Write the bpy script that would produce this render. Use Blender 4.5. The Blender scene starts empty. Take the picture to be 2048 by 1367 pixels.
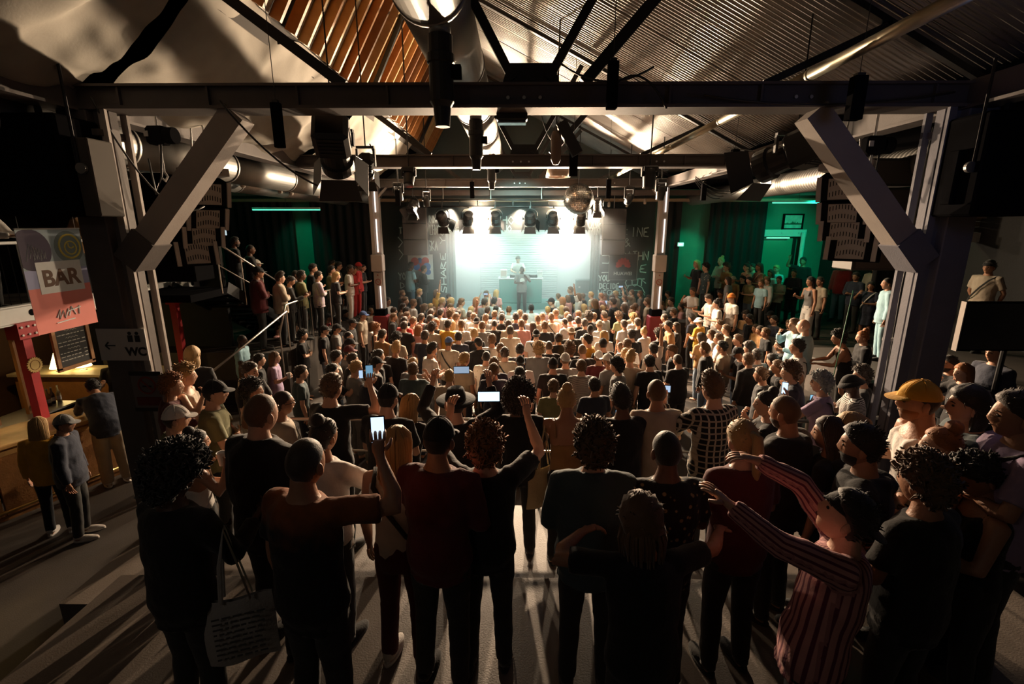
import bpy, bmesh, math, random
from mathutils import Vector, Matrix, Euler, noise as mnoise
import numpy as np
R = math.radians
random.seed(7)
S = bpy.context.scene
COL = S.collection
# ---------------------------------------------------------------- camera, world, exposure
CZ, F, PITCH, YAW = 2.87, 960.0, R(13.6), 0.0115
cam_d = bpy.data.cameras.new('camera'); cam = bpy.data.objects.new('camera', cam_d); COL.objects.link(cam)
cam_d.sensor_width = 36.0; cam_d.lens = 36.0*F/2048.0; cam_d.clip_start = 0.05; cam_d.clip_end = 200
cam.location = (0, 0, CZ); cam.rotation_euler = (R(90)-PITCH, 0, YAW)
S.camera = cam
S.view_settings.view_transform = 'Standard'
try: S.view_settings.look = 'None'
except Exception: pass
S.view_settings.gamma = 1.0; S.view_settings.exposure = 0.0
S.view_settings.use_curve_mapping = False
S.cycles.use_denoising = True
S.cycles.max_bounces = 5; S.cycles.diffuse_bounces = 2; S.cycles.glossy_bounces = 3
S.cycles.transmission_bounces = 4; S.cycles.volume_bounces = 0; S.cycles.transparent_max_bounces = 6
S.cycles.caustics_reflective = False; S.cycles.caustics_refractive = False
S.cycles.sample_clamp_indirect = 4.0
W = bpy.data.worlds.new('night'); S.world = W; W.use_nodes = True
W.node_tree.nodes['Background'].inputs[0].default_value = (0.10, 0.09, 0.10, 1)
W.node_tree.nodes['Background'].inputs[1].default_value = 0.004

def lamp(kind, name, loc, energy, color, aim=None, **kw):
    d = bpy.data.lights.new(name, kind); d.energy = energy; d.color = color
    for k, v in kw.items(): setattr(d, k, v)
    o = bpy.data.objects.new(name, d); COL.objects.link(o); o.location = loc
    if aim is not None:
        o.rotation_euler = (Vector(aim)-Vector(loc)).to_track_quat('-Z', 'Y').to_euler()
    return o
WARM = (1.0, 0.72, 0.47); TEAL = (0.42, 1.0, 0.86); GREEN = (0.0, 1.0, 0.50)
STAGE_Z = -0.32; PIT = -1.2
# the two lit lanterns on the stage bar, pointing at the audience
BEAM = [(-1.28, 16.25, 3.20), (1.52, 16.25, 3.22)]
for b in BEAM:
    lamp('SPOT', 'audience_lantern_light', tuple(Vector(b)+(Vector((b[0]*0.3, 4.0, 2.2))-Vector(b)).normalized()*0.30), 8200, WARM, (b[0]*0.3, 4.0, 2.2), spot_size=R(150), spot_blend=0.35, shadow_soft_size=0.09)
for x in (-2.7, 2.9):  # added warm fill for roof and crowd, not tied to a fixture
    lamp('SPOT', 'hall_front_fill', (x, 15.3, 3.35), 1600, (1.0, 0.76, 0.52), (x*0.5, 9.0, 2.6), spot_size=R(160), spot_blend=0.4, shadow_soft_size=0.08)
for x in (-2.2, 0.1, 2.4):  # extra spots added to brighten the front rows, no lantern hangs here
    lamp('SPOT', 'front_row_fill', (x, 16.55, 3.38), 620, (1.0, 0.80, 0.60), (x*1.35, 13.6, -0.6), spot_size=R(95), spot_blend=0.6, shadow_soft_size=0.08)
# stage wash from above and behind
for x in (-2.0, 2.0):
    lamp('SPOT', 'stage_wash_light', (x, 18.35, 2.62), 620, (0.80, 1.0, 0.96), (x*0.85, 20.7, 1.5), spot_size=R(80), spot_blend=0.8, shadow_soft_size=0.2)
for x in (-1.7, 1.8):
    lamp('SPOT', 'stage_back_light', (x, 19.9, 3.1), 1300, (1.0, 0.95, 0.86), (x*1.3, 14.8, 0.0), spot_size=R(75), spot_blend=0.7, shadow_soft_size=0.12)
lamp('AREA', 'stage_top_light', (0, 19.0, 3.3), 300, (0.62, 1.0, 0.9), (0, 18.4, -0.3), shape='RECTANGLE', size=4.5, size_y=1.0)
lamp('SPOT', 'proscenium_wash_light', (0, 13.5, 3.7), 1100, (0.55, 1.0, 0.9), (0, 17.6, 1.2), spot_size=R(95), spot_blend=0.9, shadow_soft_size=0.3)
# green lamps on the aisle walls
lamp('SPOT', 'aisle_green_light', (9.2, 14.2, 3.6), 260, GREEN, (8.8, 17.6, 1.6), spot_size=R(85), spot_blend=0.7, shadow_soft_size=0.1)
lamp('SPOT', 'aisle_green_light', (6.6, 15.6, 3.6), 130, GREEN, (5.9, 17.6, 1.4), spot_size=R(55), spot_blend=0.6, shadow_soft_size=0.1)
lamp('SPOT', 'aisle_green_light', (-7.6, 15.4, 3.6), 70, GREEN, (-7.7, 17.6, 2.0), spot_size=R(50), spot_blend=0.6, shadow_soft_size=0.1)
lamp('POINT', 'aisle_green_light', (-8.4, 12.5, 3.75), 14, GREEN, shadow_soft_size=0.3)
lamp('POINT', 'aisle_green_light', (8.0, 13.0, 3.85), 20, GREEN, shadow_soft_size=0.3)
# bar lamps under the gallery
lamp('SPOT', 'bar_lamp_light', (-9.0, 8.2, 1.45), 170, (1.0, 0.62, 0.22), (-8.6, 8.0, -1.0), spot_size=R(150), spot_blend=0.6, shadow_soft_size=0.12)
lamp('SPOT', 'bar_lamp_light', (-9.6, 6.2, 1.45), 120, (1.0, 0.60, 0.20), (-8.8, 6.2, -1.0), spot_size=R(150), spot_blend=0.6, shadow_soft_size=0.12)
lamp('SPOT', 'bar_banner_light', (-4.9, 6.4, 3.7), 190, (1.0, 0.85, 0.65), (-6.35, 6.6, 2.1), spot_size=R(60), spot_blend=0.6, shadow_soft_size=0.1)
lamp('POINT', 'rear_hall_fill', (-3.4, -1.8, 4.4), 20, (1.0, 0.86, 0.75), shadow_soft_size=0.4)  # added dim fill from behind the camera, without a fixture
lamp('POINT', 'hall_blue_light', (3.3, 3.2, 3.6), 5, (0.35, 0.45, 1.0), shadow_soft_size=0.3)
lamp('SPOT', 'side_riser_light', (3.2, 13.5, 3.7), 420, (1.0, 0.70, 0.40), (8.2, 11.0, 0.8), spot_size=R(75), spot_blend=0.7, shadow_soft_size=0.1)
lamp('SPOT', 'side_riser_light', (-3.2, 14.0, 3.7), 380, (1.0, 0.74, 0.45), (-6.6, 10.0, 0.6), spot_size=R(70), spot_blend=0.7, shadow_soft_size=0.1)

# ---------------------------------------------------------------- pixel helper (a ray from the camera, met with a plane)
def ray(u, v):
    a = (u-1024.0)/F; b = (683.0-v)/F
    f = math.cos(PITCH)+b*math.sin(PITCH); z = -math.sin(PITCH)+b*math.cos(PITCH)
    c, s = math.cos(YAW), math.sin(YAW)
    return Vector((a*c-f*s, a*s+f*c, z))
def pitz(y): return PIT-0.28*max(0.0, min(1.0, (y-10.0)/6.0))
def atY(u, v, Y):
    r = ray(u, v); return Vector((0, 0, CZ))+r*(Y/r.y)
def atZ(u, v, Z):
    r = ray(u, v); return Vector((0, 0, CZ))+r*((Z-CZ)/r.z)
def atX(u, v, X):
    r = ray(u, v); return Vector((0, 0, CZ))+r*(X/r.x)

def roofz(x):
    if x > 4.6: return 4.12
    if x > -1.75: return CZ+4.75-0.5*(x+1.75)
    if x > -3.05: return CZ+4.75-1.73*(-1.75-x)
    return CZ+2.5-0.78*(-3.05-x) if x > -4.6 else 4.25
# ---------------------------------------------------------------- materials
MATS = {}
def new_mat(name):
    m = bpy.data.materials.new(name); m.use_nodes = True
    nt = m.node_tree; b = nt.nodes['Principled BSDF']
    return m, nt, b
def mat(name, col, rough=0.6, metal=0.0, noise=0.0, nscale=12.0, bump=0.0, bscale=40.0, emit=None, spec=0.5, sheen=0.0):
    if name in MATS: return MATS[name]
    m, nt, b = new_mat(name)
    b.inputs['Base Color'].default_value = (*col, 1); b.inputs['Roughness'].default_value = rough
    b.inputs['Metallic'].default_value = metal; b.inputs['Specular IOR Level'].default_value = spec
    if sheen: b.inputs['Sheen Weight'].default_value = sheen
    tc = nt.nodes.new('ShaderNodeTexCoord')
    if noise:
        n = nt.nodes.new('ShaderNodeTexNoise'); n.inputs['Scale'].default_value = nscale; n.inputs['Detail'].default_value = 5
        nt.links.new(tc.outputs['Object'], n.inputs['Vector'])
        mx = nt.nodes.new('ShaderNodeMix'); mx.data_type = 'RGBA'
        mx.inputs[6].default_value = (*[c*(1-noise) for c in col], 1); mx.inputs[7].default_value = (*[min(1, c*(1+noise)) for c in col], 1)
        nt.links.new(n.outputs['Fac'], mx.inputs[0]); nt.links.new(mx.outputs[2], b.inputs['Base Color'])
    if bump:
        n2 = nt.nodes.new('ShaderNodeTexNoise'); n2.inputs['Scale'].default_value = bscale; n2.inputs['Detail'].default_value = 4
        nt.links.new(tc.outputs['Object'], n2.inputs['Vector'])
        bp = nt.nodes.new('ShaderNodeBump'); bp.inputs['Strength'].default_value = bump; bp.inputs['Distance'].default_value = 0.02
        nt.links.new(n2.outputs['Fac'], bp.inputs['Height']); nt.links.new(bp.outputs[0], b.inputs['Normal'])
    if emit:
        b.inputs['Emission Color'].default_value = (*emit[0], 1); b.inputs['Emission Strength'].default_value = emit[1]
    MATS[name] = m
    return m
def tint_mat(name, rough, kind=None, spec=0.3, sheen=0.0, amp=0.25):
    """colour comes from the object's own colour (obj.color), so copies can share a mesh"""
    m, nt, b = new_mat(name)
    N = nt.nodes.new; L = nt.links.new
    oi = N('ShaderNodeObjectInfo'); tc = N('ShaderNodeTexCoord')
    b.inputs['Roughness'].default_value = rough; b.inputs['Specular IOR Level'].default_value = spec
    if sheen: b.inputs['Sheen Weight'].default_value = sheen
    out = oi.outputs['Color']
    def mixin(fac, c2, c1=None, mode='MIX'):
        mx = N('ShaderNodeMix'); mx.data_type = 'RGBA'; mx.blend_type = mode
        L(fac, mx.inputs[0])
        L(c1 if c1 is not None else out, mx.inputs[6])
        if isinstance(c2, tuple): mx.inputs[7].default_value = (*c2, 1)
        else: L(c2, mx.inputs[7])
        return mx.outputs[2]
    def wave(direction, scale, lo, hi, dist=0.0):
        w = N('ShaderNodeTexWave'); w.wave_type = 'BANDS'; w.bands_direction = direction; w.inputs['Scale'].default_value = scale
        w.inputs['Distortion'].default_value = dist; L(tc.outputs['Object'], w.inputs['Vector'])
        r = N('ShaderNodeMapRange'); r.inputs[1].default_value = lo; r.inputs[2].default_value = hi; L(w.outputs['Fac'], r.inputs[0])
        return r.outputs[0]
    if kind == 'bars':
        at = N('ShaderNodeAttribute'); at.attribute_name = 'around'
        w = N('ShaderNodeMath'); w.operation = 'SINE'; L(at.outputs['Fac'], w.inputs[0])
        r = N('ShaderNodeMapRange'); r.inputs[1].default_value = 0.15; r.inputs[2].default_value = 0.5; L(w.outputs[0], r.inputs[0])
        out = mixin(r.outputs[0], (0.16, 0.03, 0.06))
    elif kind == 'stripes': out = mixin(wave('Z', 18, 0.45, 0.6), (0.03, 0.02, 0.02))
    elif kind == 'plaid':
        out = mixin(wave('X', 6, 0.80, 0.9), (0.55, 0.50, 0.42)); out = mixin(wave('Z', 6, 0.80, 0.9), (0.45, 0.40, 0.33), out)
    elif kind == 'tie':
        sx = N('ShaderNodeSeparateXYZ'); L(tc.outputs['Object'], sx.inputs[0]); nn = N('ShaderNodeTexNoise'); nn.inputs['Scale'].default_value = 11; L(tc.outputs['Object'], nn.inputs['Vector'])
        ad = N('ShaderNodeMath'); ad.operation = 'MULTIPLY_ADD'; L(nn.outputs['Fac'], ad.inputs[0]); ad.inputs[1].default_value = 0.28; L(sx.outputs['Z'], ad.inputs[2])
        r = N('ShaderNodeMapRange'); r.inputs[1].default_value = 1.42; r.inputs[2].default_value = 1.62; L(ad.outputs[0], r.inputs[0]); out = mixin(r.outputs[0], (0.26, 0.08, 0.02))
    elif kind in ('floral', 'camo'):
        v = N('ShaderNodeTexVoronoi'); v.inputs['Scale'].default_value = {'floral': 22, 'camo': 14}[kind]; L(tc.outputs['Object'], v.inputs['Vector'])
        r = N('ShaderNodeMapRange'); r.inputs[1].default_value = 0.28; r.inputs[2].default_value = 0.2; L(v.outputs['Distance'], r.inputs[0])
        out = mixin(r.outputs[0], {'floral': (0.32, 0.24, 0.12), 'camo': (0.5, 0.46, 0.36)}[kind])
    n = N('ShaderNodeTexNoise'); n.inputs['Scale'].default_value = 9 if kind != 'hair' else 30; n.inputs['Detail'].default_value = 5
    L(tc.outputs['Object'], n.inputs['Vector'])
    r = N('ShaderNodeMapRange'); r.inputs[3].default_value = 1-amp; r.inputs[4].default_value = 1+amp*0.6; L(n.outputs['Fac'], r.inputs[0])
    cr = N('ShaderNodeVectorMath'); cr.operation = 'SCALE'; L(out, cr.inputs[0]); L(r.outputs[0], cr.inputs['Scale'])
    L(cr.outputs[0], b.inputs['Base Color'])
    bp = N('ShaderNodeBump'); bp.inputs['Strength'].default_value = 0.25; bp.inputs['Distance'].default_value = 0.01
    n2 = N('ShaderNodeTexNoise'); n2.inputs['Scale'].default_value = 60 if kind != 'hair' else 140; L(tc.outputs['Object'], n2.inputs['Vector'])
    L(n2.outputs['Fac'], bp.inputs['Height']); L(bp.outputs[0], b.inputs['Normal'])
    MATS[name] = m
    return m
FABRIC = tint_mat('fabric', 0.85, sheen=0.15)
for k in ('stripes', 'bars', 'plaid', 'floral', 'camo', 'tie'): tint_mat('fabric_'+k, 0.85, k, sheen=0.1)
SKIN = tint_mat('skin', 0.5, None, 0.4, amp=0.1)
HAIR = tint_mat('hair', 0.6, 'hair', 0.35, sheen=0.25)
EYE = mat('eye', (0.02, 0.015, 0.01), 0.2)
DARKMETAL = mat('black_powder_coat', (0.012, 0.012, 0.013), 0.45, 0.3, bump=0.1, bscale=200)
STEEL = mat('galvanised_steel', (0.55, 0.55, 0.54), 0.33, 0.9, noise=0.15, nscale=6)
PAINT = mat('grey_beam_paint', (0.12, 0.105, 0.10), 0.65, noise=0.2, nscale=5, bump=0.08, bscale=60, spec=0.2)
PALE = mat('pale_pillar_paint', (0.34, 0.30, 0.275), 0.65, noise=0.12, nscale=5, bump=0.06, bscale=50, spec=0.2)
DUCT = mat('duct_sheet', (0.26, 0.255, 0.24), 0.5, 0.8, noise=0.2, nscale=3)
WALLK = mat('dark_wall_plaster', (0.018, 0.019, 0.020), 0.8, noise=0.25, nscale=2, bump=0.3, bscale=30)
FLOOR_SHADE = mat('shaded_hall_floor', (0.06, 0.05, 0.044), 0.6, noise=0.35, nscale=2.5, bump=0.15, bscale=80)  # floor tone darkened to stand in for the shade off the terrace
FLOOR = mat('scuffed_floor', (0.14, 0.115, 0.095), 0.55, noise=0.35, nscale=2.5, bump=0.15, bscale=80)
RED = mat('red_post_paint', (0.45, 0.02, 0.025), 0.5, noise=0.15)
WHITE = mat('white_paint', (0.72, 0.72, 0.70), 0.5, noise=0.08)
BLACK = mat('matt_black', (0.008, 0.008, 0.009), 1.0, spec=0.0)
WOOD = mat('pine_board', (0.36, 0.17, 0.06), 0.5, noise=0.35, nscale=8, bump=0.2)
OAK = mat('oak_counter', (0.55, 0.33, 0.13), 0.4, noise=0.3, nscale=7, bump=0.1)
CLOTHG = mat('grey_drape_cloth', (0.36, 0.335, 0.29), 0.85, noise=0.18, nscale=4, bump=0.05, bscale=40, spec=0.2)
RUBBER = mat('cable_rubber', (0.02, 0.02, 0.02), 0.5)

# ---------------------------------------------------------------- mesh builder
class MB:
    def __init__(s): s.v = []; s.f = []; s.m = []
    def add(s, vs, fs, mi=0):
        o = len(s.v); s.v += [tuple(p) for p in vs]
        s.f += [tuple(i+o for i in f) for f in fs]; s.m += [mi]*len(fs)
        return s
    def box(s, c, d, rot=None, mi=0, bev=0.0):
        x, y, z = d[0]/2, d[1]/2, d[2]/2
        if bev > 0:
            b = min(bev, x*.9, y*.9, z*.9)
            vs = []
            for (zz, k) in ((-z, b), (-z+b, 0), (z-b, 0), (z, b)):
                X, Y = x-k, y-k
                vs += [(-X+ (b if k == 0 else 0), -Y, zz), (X-(b if k == 0 else 0), -Y, zz), (X, -Y+(b if k == 0 else 0), zz), (X, Y-(b if k == 0 else 0), zz),
                       (X-(b if k == 0 else 0), Y, zz), (-X+(b if k == 0 else 0), Y, zz), (-X, Y-(b if k == 0 else 0), zz), (-X, -Y+(b if k == 0 else 0), zz)]
            fs = [tuple(range(7, -1, -1)), tuple(range(24, 32))]
            for r in range(3):
                for i in range(8):
                    j = (i+1) % 8; fs.append((r*8+i, r*8+j, r*8+8+j, r*8+8+i))
        else:
            vs = [(-x, -y, -z), (x, -y, -z), (x, y, -z), (-x, y, -z), (-x, -y, z), (x, -y, z), (x, y, z), (-x, y, z)]
            fs = [(3, 2, 1, 0), (4, 5, 6, 7), (0, 1, 5, 4), (1, 2, 6, 5), (2, 3, 7, 6), (3, 0, 4, 7)]
        M = rot.to_matrix() if isinstance(rot, Euler) else rot
        c = Vector(c)
        vs = [(M @ Vector(p) if M is not None else Vector(p))+c for p in vs]
        return s.add(vs, fs, mi)
    def bar(s, a, b, w, h, up=(0, 0, 1), mi=0):
        """a box from a to b, w across, h along 'up'"""
        a, b = Vector(a), Vector(b); d = b-a; L = d.length; d = d.normalized()
        x = d.cross(Vector(up))
        if x.length < 1e-4: x = d.cross(Vector((0, 1, 0)))
        x.normalize(); z = x.cross(d).normalized()
        M = Matrix((x, d, z)).transposed()
        return s.box((a+b)/2, (w, L, h), M, mi)
    def tube(s, pts, rad, n=8, cap=True, mi=0, up=None, closed=False):
        pts = [Vector(p) for p in pts]
        if not isinstance(rad, (list, tuple)): rad = [rad]*len(pts)
        vs = []; fs = []
        prev = None
        for i, p in enumerate(pts):
            if closed: t = (pts[(i+1) % len(pts)]-pts[i-1])
            else: t = (pts[min(i+1, len(pts)-1)]-pts[max(i-1, 0)])
            t.normalize()
            if prev is None:
                a = Vector(up) if up else (Vector((0, 0, 1)) if abs(t.z) < 0.9 else Vector((0, 1, 0)))
                x = a.cross(t)
                if x.length < 1e-5: x = Vector((1, 0, 0)).cross(t)
            else: x = prev - t*prev.dot(t)
            x.normalize(); y = t.cross(x).normalized(); prev = x
            r = rad[i]; rx, ry = (r if isinstance(r, (list, tuple)) else (r, r))
            for k in range(n):
                a = 2*math.pi*k/n
                vs.append(p+x*(rx*math.cos(a))+y*(ry*math.sin(a)))
        m = len(pts)
        for i in range(m if closed else m-1):
            for k in range(n):
                a = i*n+k; b = i*n+(k+1) % n; c = ((i+1) % m)*n+(k+1) % n; d = ((i+1) % m)*n+k
                fs.append((a, b, c, d))
        if cap and not closed:
            fs.append(tuple(range(n-1, -1, -1))); fs.append(tuple(range((m-1)*n, m*n)))
        return s.add(vs, fs, mi)
    def rings(s, rs, n=20, mi=0, M=None):
        """horizontal elliptical rings (cx, cy, z, rx, ry), capped"""
        vs = []; fs = []
        for (cx, cy, z, rx, ry) in rs:
            for k in range(n):
                a = 2*math.pi*k/n; vs.append(Vector((cx+rx*math.cos(a), cy+ry*math.sin(a), z)))
        for i in range(len(rs)-1):
            for k in range(n): fs.append((i*n+k, i*n+(k+1) % n, (i+1)*n+(k+1) % n, (i+1)*n+k))
        fs.append(tuple(range(n-1, -1, -1))); fs.append(tuple(range((len(rs)-1)*n, len(rs)*n)))
        if M is not None: vs = [M @ p for p in vs]
        return s.add(vs, fs, mi)
    def lathe(s, prof, n=20, M=None, mi=0, cap=True):
        return s.rings([(0, 0, z, r, r) for (r, z) in prof], n, mi, M)
    def sphere(s, c, r, nu=16, nv=10, fn=None, M=None, mi=0):
        vs = []; fs = []
        rx, ry, rz = (r if isinstance(r, (list, tuple)) else (r, r, r))
        for j in range(nv+1):
            th = math.pi*j/nv
            for i in range(nu):
                ph = 2*math.pi*i/nu
                d = Vector((math.sin(th)*math.cos(ph), math.sin(th)*math.sin(ph), math.cos(th)))
                p = fn(d) if fn else Vector((d.x*rx, d.y*ry, d.z*rz))
                if M is not None: p = M @ p
                vs.append(p+Vector(c))
        for j in range(nv):
            for i in range(nu):
                a = j*nu+i; b = j*nu+(i+1) % nu; fs.append((a, a+nu, b+nu, b))
        return s.add(vs, fs, mi)
    def prism(s, poly, h, M=None, mi=0):
        """polygon in XY extruded by h along Z"""
        n = len(poly)
        vs = [Vector((x, y, 0)) for x, y in poly]+[Vector((x, y, h)) for x, y in poly]
        if M is not None: vs = [M @ p for p in vs]
        fs = [tuple(range(n-1, -1, -1)), tuple(range(n, 2*n))]+[(i, (i+1) % n, n+(i+1) % n, n+i) for i in range(n)]
        return s.add(vs, fs, mi)
    def mesh(s, name, mats, smooth=False):
        me = bpy.data.meshes.new(name); me.from_pydata(s.v, [], s.f)
        for m in (mats if isinstance(mats, (list, tuple)) else [mats]): me.materials.append(m)
        me.polygons.foreach_set('material_index', s.m)
        if smooth: me.polygons.foreach_set('use_smooth', [True]*len(me.polygons))
        me.update()
        return me
    def build(s, name, mats, parent=None, smooth=False, loc=None):
        o = bpy.data.objects.new(name, s.mesh(name, mats, smooth)); COL.objects.link(o)
        if parent: o.parent = parent
        if loc is not None: o.location = loc
        return o
def tag(o, label=None, cat=None, group=None, kind=None):
    if label: o['label'] = label
    if cat: o['category'] = cat
    if group: o['group'] = group
    if kind: o['kind'] = kind
    return o
def empty(name, loc=(0, 0, 0), rz=0.0, rot=None):
    o = bpy.data.objects.new(name, None); COL.objects.link(o); o.location = loc
    o.rotation_euler = rot if rot is not None else (0, 0, rz); o.empty_display_size = 0.1
    return o
def struct(o, label=None): return tag(o, label, None, None, 'structure')
def dup(o, parent=None):
    c = o.copy(); COL.objects.link(c)
    if parent: c.parent = parent
    for ch in o.children: dup(ch, c)
    return c
# ================================================================ STRUCTURE
def slab(name, x0, x1, y0, y1, z0, z1, m, label=None, parent=None):
    o = MB().box(((x0+x1)/2, (y0+y1)/2, (z0+z1)/2), (x1-x0, y1-y0, z1-z0)).build(name, m, parent)
    return struct(o, label) if parent is None else o
fl = MB(); fl.add([(-11, -3, PIT), (11, -3, PIT), (11, 10, PIT), (-11, 10, PIT), (11, 16, PIT-0.28), (-11, 16, PIT-0.28), (11, 21, PIT-0.28), (-11, 21, PIT-0.28)],
         [(0, 1, 2, 3), (3, 2, 4, 5), (5, 4, 6, 7)])
struct(fl.build('floor', FLOOR_SHADE), 'scuffed brown concrete floor of the hall, dipping towards the stage')
slab('floor_terrace', -3.35, 3.75, -3, 3.45, PIT, 0, FLOOR, 'raised viewing terrace floor with long shadows across it')
slab('floor_tier', -3.95, 3.75, 3.45, 5.0, PIT, -0.3, FLOOR, 'lower tier of the terrace along the rail')
slab('floor_landing', -4.05, -2.75, 5.0, 6.6, PIT, -0.3, FLOOR_SHADE, 'landing beside the braced pillar on the bar aisle')
slab('floor_landing', 3.3, 5.0, 5.0, 8.2, PIT, -0.58, FLOOR_SHADE, 'landing beside the blue-grey braced pillar')
slab('floor_step', 2.55, 3.75, 1.2, 3.2, 0, 0.2, FLOOR, 'low step on the terrace under the people watching beside the blue-grey pillar')
stair = struct(empty('floor_stair', (3.75, 1.0, 0)), 'concrete stair going down from the terrace side')
for i in range(5):
    h = -PIT-0.2*i-0.01
    MB().box((0.15+0.3*i, 0.5, PIT+h/2-0.2), (0.3, 3.2, h-0.0)).build('step', FLOOR, stair)
slab('floor_platform', -9.6, -5.3, 10.6, 17.6, PIT-0.3, 0.03, FLOOR_SHADE, 'raised side platform behind the handrail by the heart poster')
slab('floor_platform', 6.2, 11, 6.6, 10.6, PIT-0.3, 0.2, FLOOR_SHADE, 'raised side platform under the man in light blue denim')
slab('floor_platform', 6.6, 11, 10.6, 17.6, PIT-0.3, -0.15, FLOOR_SHADE, 'long side platform before the green doorway')
slab('floor_platform', 5.0, 6.6, 15.2, 17.6, PIT-0.3, -0.15, FLOOR_SHADE, 'end of the side platform beside the petal-logo column')
slab('floor_step', 5.5, 6.6, 10.6, 15.2, PIT-0.3, -0.75, FLOOR_SHADE, 'broad step along the long side platform')
slab('floor_step', 5.0, 6.2, 6.6, 10.6, PIT-0.3, -0.55, FLOOR_SHADE, 'broad step in front of the platform with the man in denim')
slab('floor_stage', -4.9, 4.9, 17.05, 21, PIT-0.28, STAGE_Z, mat('stage_board', (0.45, 0.47, 0.46), 0.35, noise=0.15), 'pale stage floor under the performer')
slab('floor_step', -4.9, -0.5, 16.35, 17.05, PIT-0.28, -0.95, BLACK, 'black step along the stage foot below the heart poster')
slab('floor_step', 1.5, 4.9, 16.35, 17.05, PIT-0.28, -0.95, BLACK, 'black step along the stage foot below the petal logo poster')
# outer walls
slab('wall_left', -11.2, -11, -3, 21, PIT, 4.6, WALLK, 'dark outer wall behind the bar')
slab('wall_right', 11, 11.2, -3, 21, PIT, 4.6, WALLK, 'dark outer wall behind the side platform')
slab('wall_rear', -11, 11, -3.2, -3, PIT, 8, WALLK, 'dark wall behind the terrace')
gr = mat('green_wall_paint', (0.06, 0.22, 0.16), 0.7, noise=0.15, nscale=3, bump=0.3, bscale=40)
CURT = mat('black_curtain', (0.010, 0.011, 0.013), 0.9, noise=0.2)
slab('wall_front_left', -11, -4.9, 17.8, 18, PIT, 4.6, gr, 'dark aisle wall behind the heart-poster side platform')
slab('wall_front_right', 4.9, 11, 17.8, 18, PIT, 4.6, gr, 'green aisle wall behind the side platform')
def curtain(x0, x1, y, z0, z1, label):
    m = MB(); n = int((x1-x0)/0.05); vs = []; fs = []
    for j in (0, 1):
        for i in range(n+1):
            x = x0+(x1-x0)*i/n
            vs.append((x, y-0.05*math.sin(i*1.05)-0.02*math.sin(i*0.37), z1 if j else z0))
    for i in range(n): fs.append((i, i+1, n+2+i, n+1+i))
    m.add(vs, fs); vs2 = [(a, b+0.02, c) for a, b, c in vs]
    m.add(vs2, [tuple(reversed(f)) for f in fs])
    return tag(m.build('curtain', CURT, smooth=True), label, 'curtain', 'black curtains along the aisles')
curtain(-7.35, -5.0, 17.5, PIT, 3.75, 'black floor-length curtain beside the stage column, behind the red tracksuit')
curtain(-10.6, -8.0, 17.5, PIT, 3.75, 'black curtain behind the stair, past the narrow green wall strip')
curtain(6.75, 8.75, 17.5, PIT, 3.75, 'black curtain between the green strip and the green doorway')
curtain(5.05, 5.75, 17.5, PIT, 3.75, 'narrow black curtain next to the petal-logo side column')
# proscenium with graffiti
PROS = mat('proscenium_black', (0.040, 0.055, 0.058), 0.7, noise=0.15, nscale=3)
slab('wall_proscenium_left', -4.9, -2.62, 17.75, 17.95, STAGE_Z, 3.9, PROS, 'black graffitied wall with the heart poster')
slab('wall_proscenium_right', 3.0, 4.9, 17.75, 17.95, STAGE_Z, 3.9, PROS, 'black graffitied wall with the petal logo poster')
slab('wall_proscenium_top', -2.62, 3.0, 17.75, 17.95, 2.72, 3.9, PROS, 'black graffitied header above the stage opening')
slab('wall_stage_gable', -4.9, 4.9, 17.76, 17.94, 3.9, 7.7, mat('gable_paint', (0.05, 0.07, 0.07), 0.8), 'dark gable above the stage')
SCR = mat('stage_back_panel', (0.42, 0.47, 0.46), 0.6)
slab('wall_stage_back', -4.9, 4.9, 20.75, 20.9, STAGE_Z, 4.0, SCR, 'pale back wall of the stage')
slab('wall_stage_left', -4.9, -4.75, 17.95, 20.75, STAGE_Z, 4.0, CURT, 'dark stage wing behind the heart poster')
slab('wall_stage_right', 4.75, 4.9, 17.95, 20.75, STAGE_Z, 4.0, CURT, 'dark stage wing behind the petal logo poster')
slab('ceiling_stage', -4.9, 4.9, 17.95, 20.75, 3.9, 4.0, BLACK, 'black ceiling of the stage')
shut = tag(empty('roller_shutter', (0, 20.7, STAGE_Z)), 'pale slatted roller shutter on the stage back wall', 'shutter')
sm = MB().box((0, 0, 0), (3.3, 0.03, 0.085), bev=0.012).mesh('slat', SCR)
for i in range(33):
    o = bpy.data.objects.new('slat', sm); COL.objects.link(o); o.parent = shut; o.location = (-0.15+0.2, 0, 0.05+0.095*i)

# roof -----------------------------------------------------------------
RX, RZ = -1.75, CZ+4.75          # ridge line
BX, BZ = -3.05, CZ+2.5           # foot of the steep raftered slope
EX, EZ = 4.7, CZ+4.75-0.5*(4.7+1.75)
roof = struct(empty('ceiling', (0, 0, 0)), 'metal and timber saw-tooth roof of the hall')
CORR = mat('corrugated_sheet', (0.33, 0.315, 0.295), 0.34, 0.85, noise=0.3, nscale=2.5)
def corr_sheet(y0, y1):
    n = int(round((y1-y0)/0.0142)); vs = []; fs = []
    d = Vector((EX-RX, 0, EZ-RZ)); nrm = Vector((d.z, 0, -d.x)).normalized()
    for j in range(4):
        p = Vector((RX, 0, RZ))+d*(j/3)
        for i in range(n+1):
            y = y0+(y1-y0)*i/n
            vs.append(p+Vector((0, y, 0))+nrm*(0.017*math.sin(2*math.pi*y/0.085)))
    for j in range(3):
        for i in range(n): fs.append((j*(n+1)+i, j*(n+1)+i+1, (j+1)*(n+1)+i+1, (j+1)*(n+1)+i))
    return MB().add(vs, fs)
y = 0.0; i = 0
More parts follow.
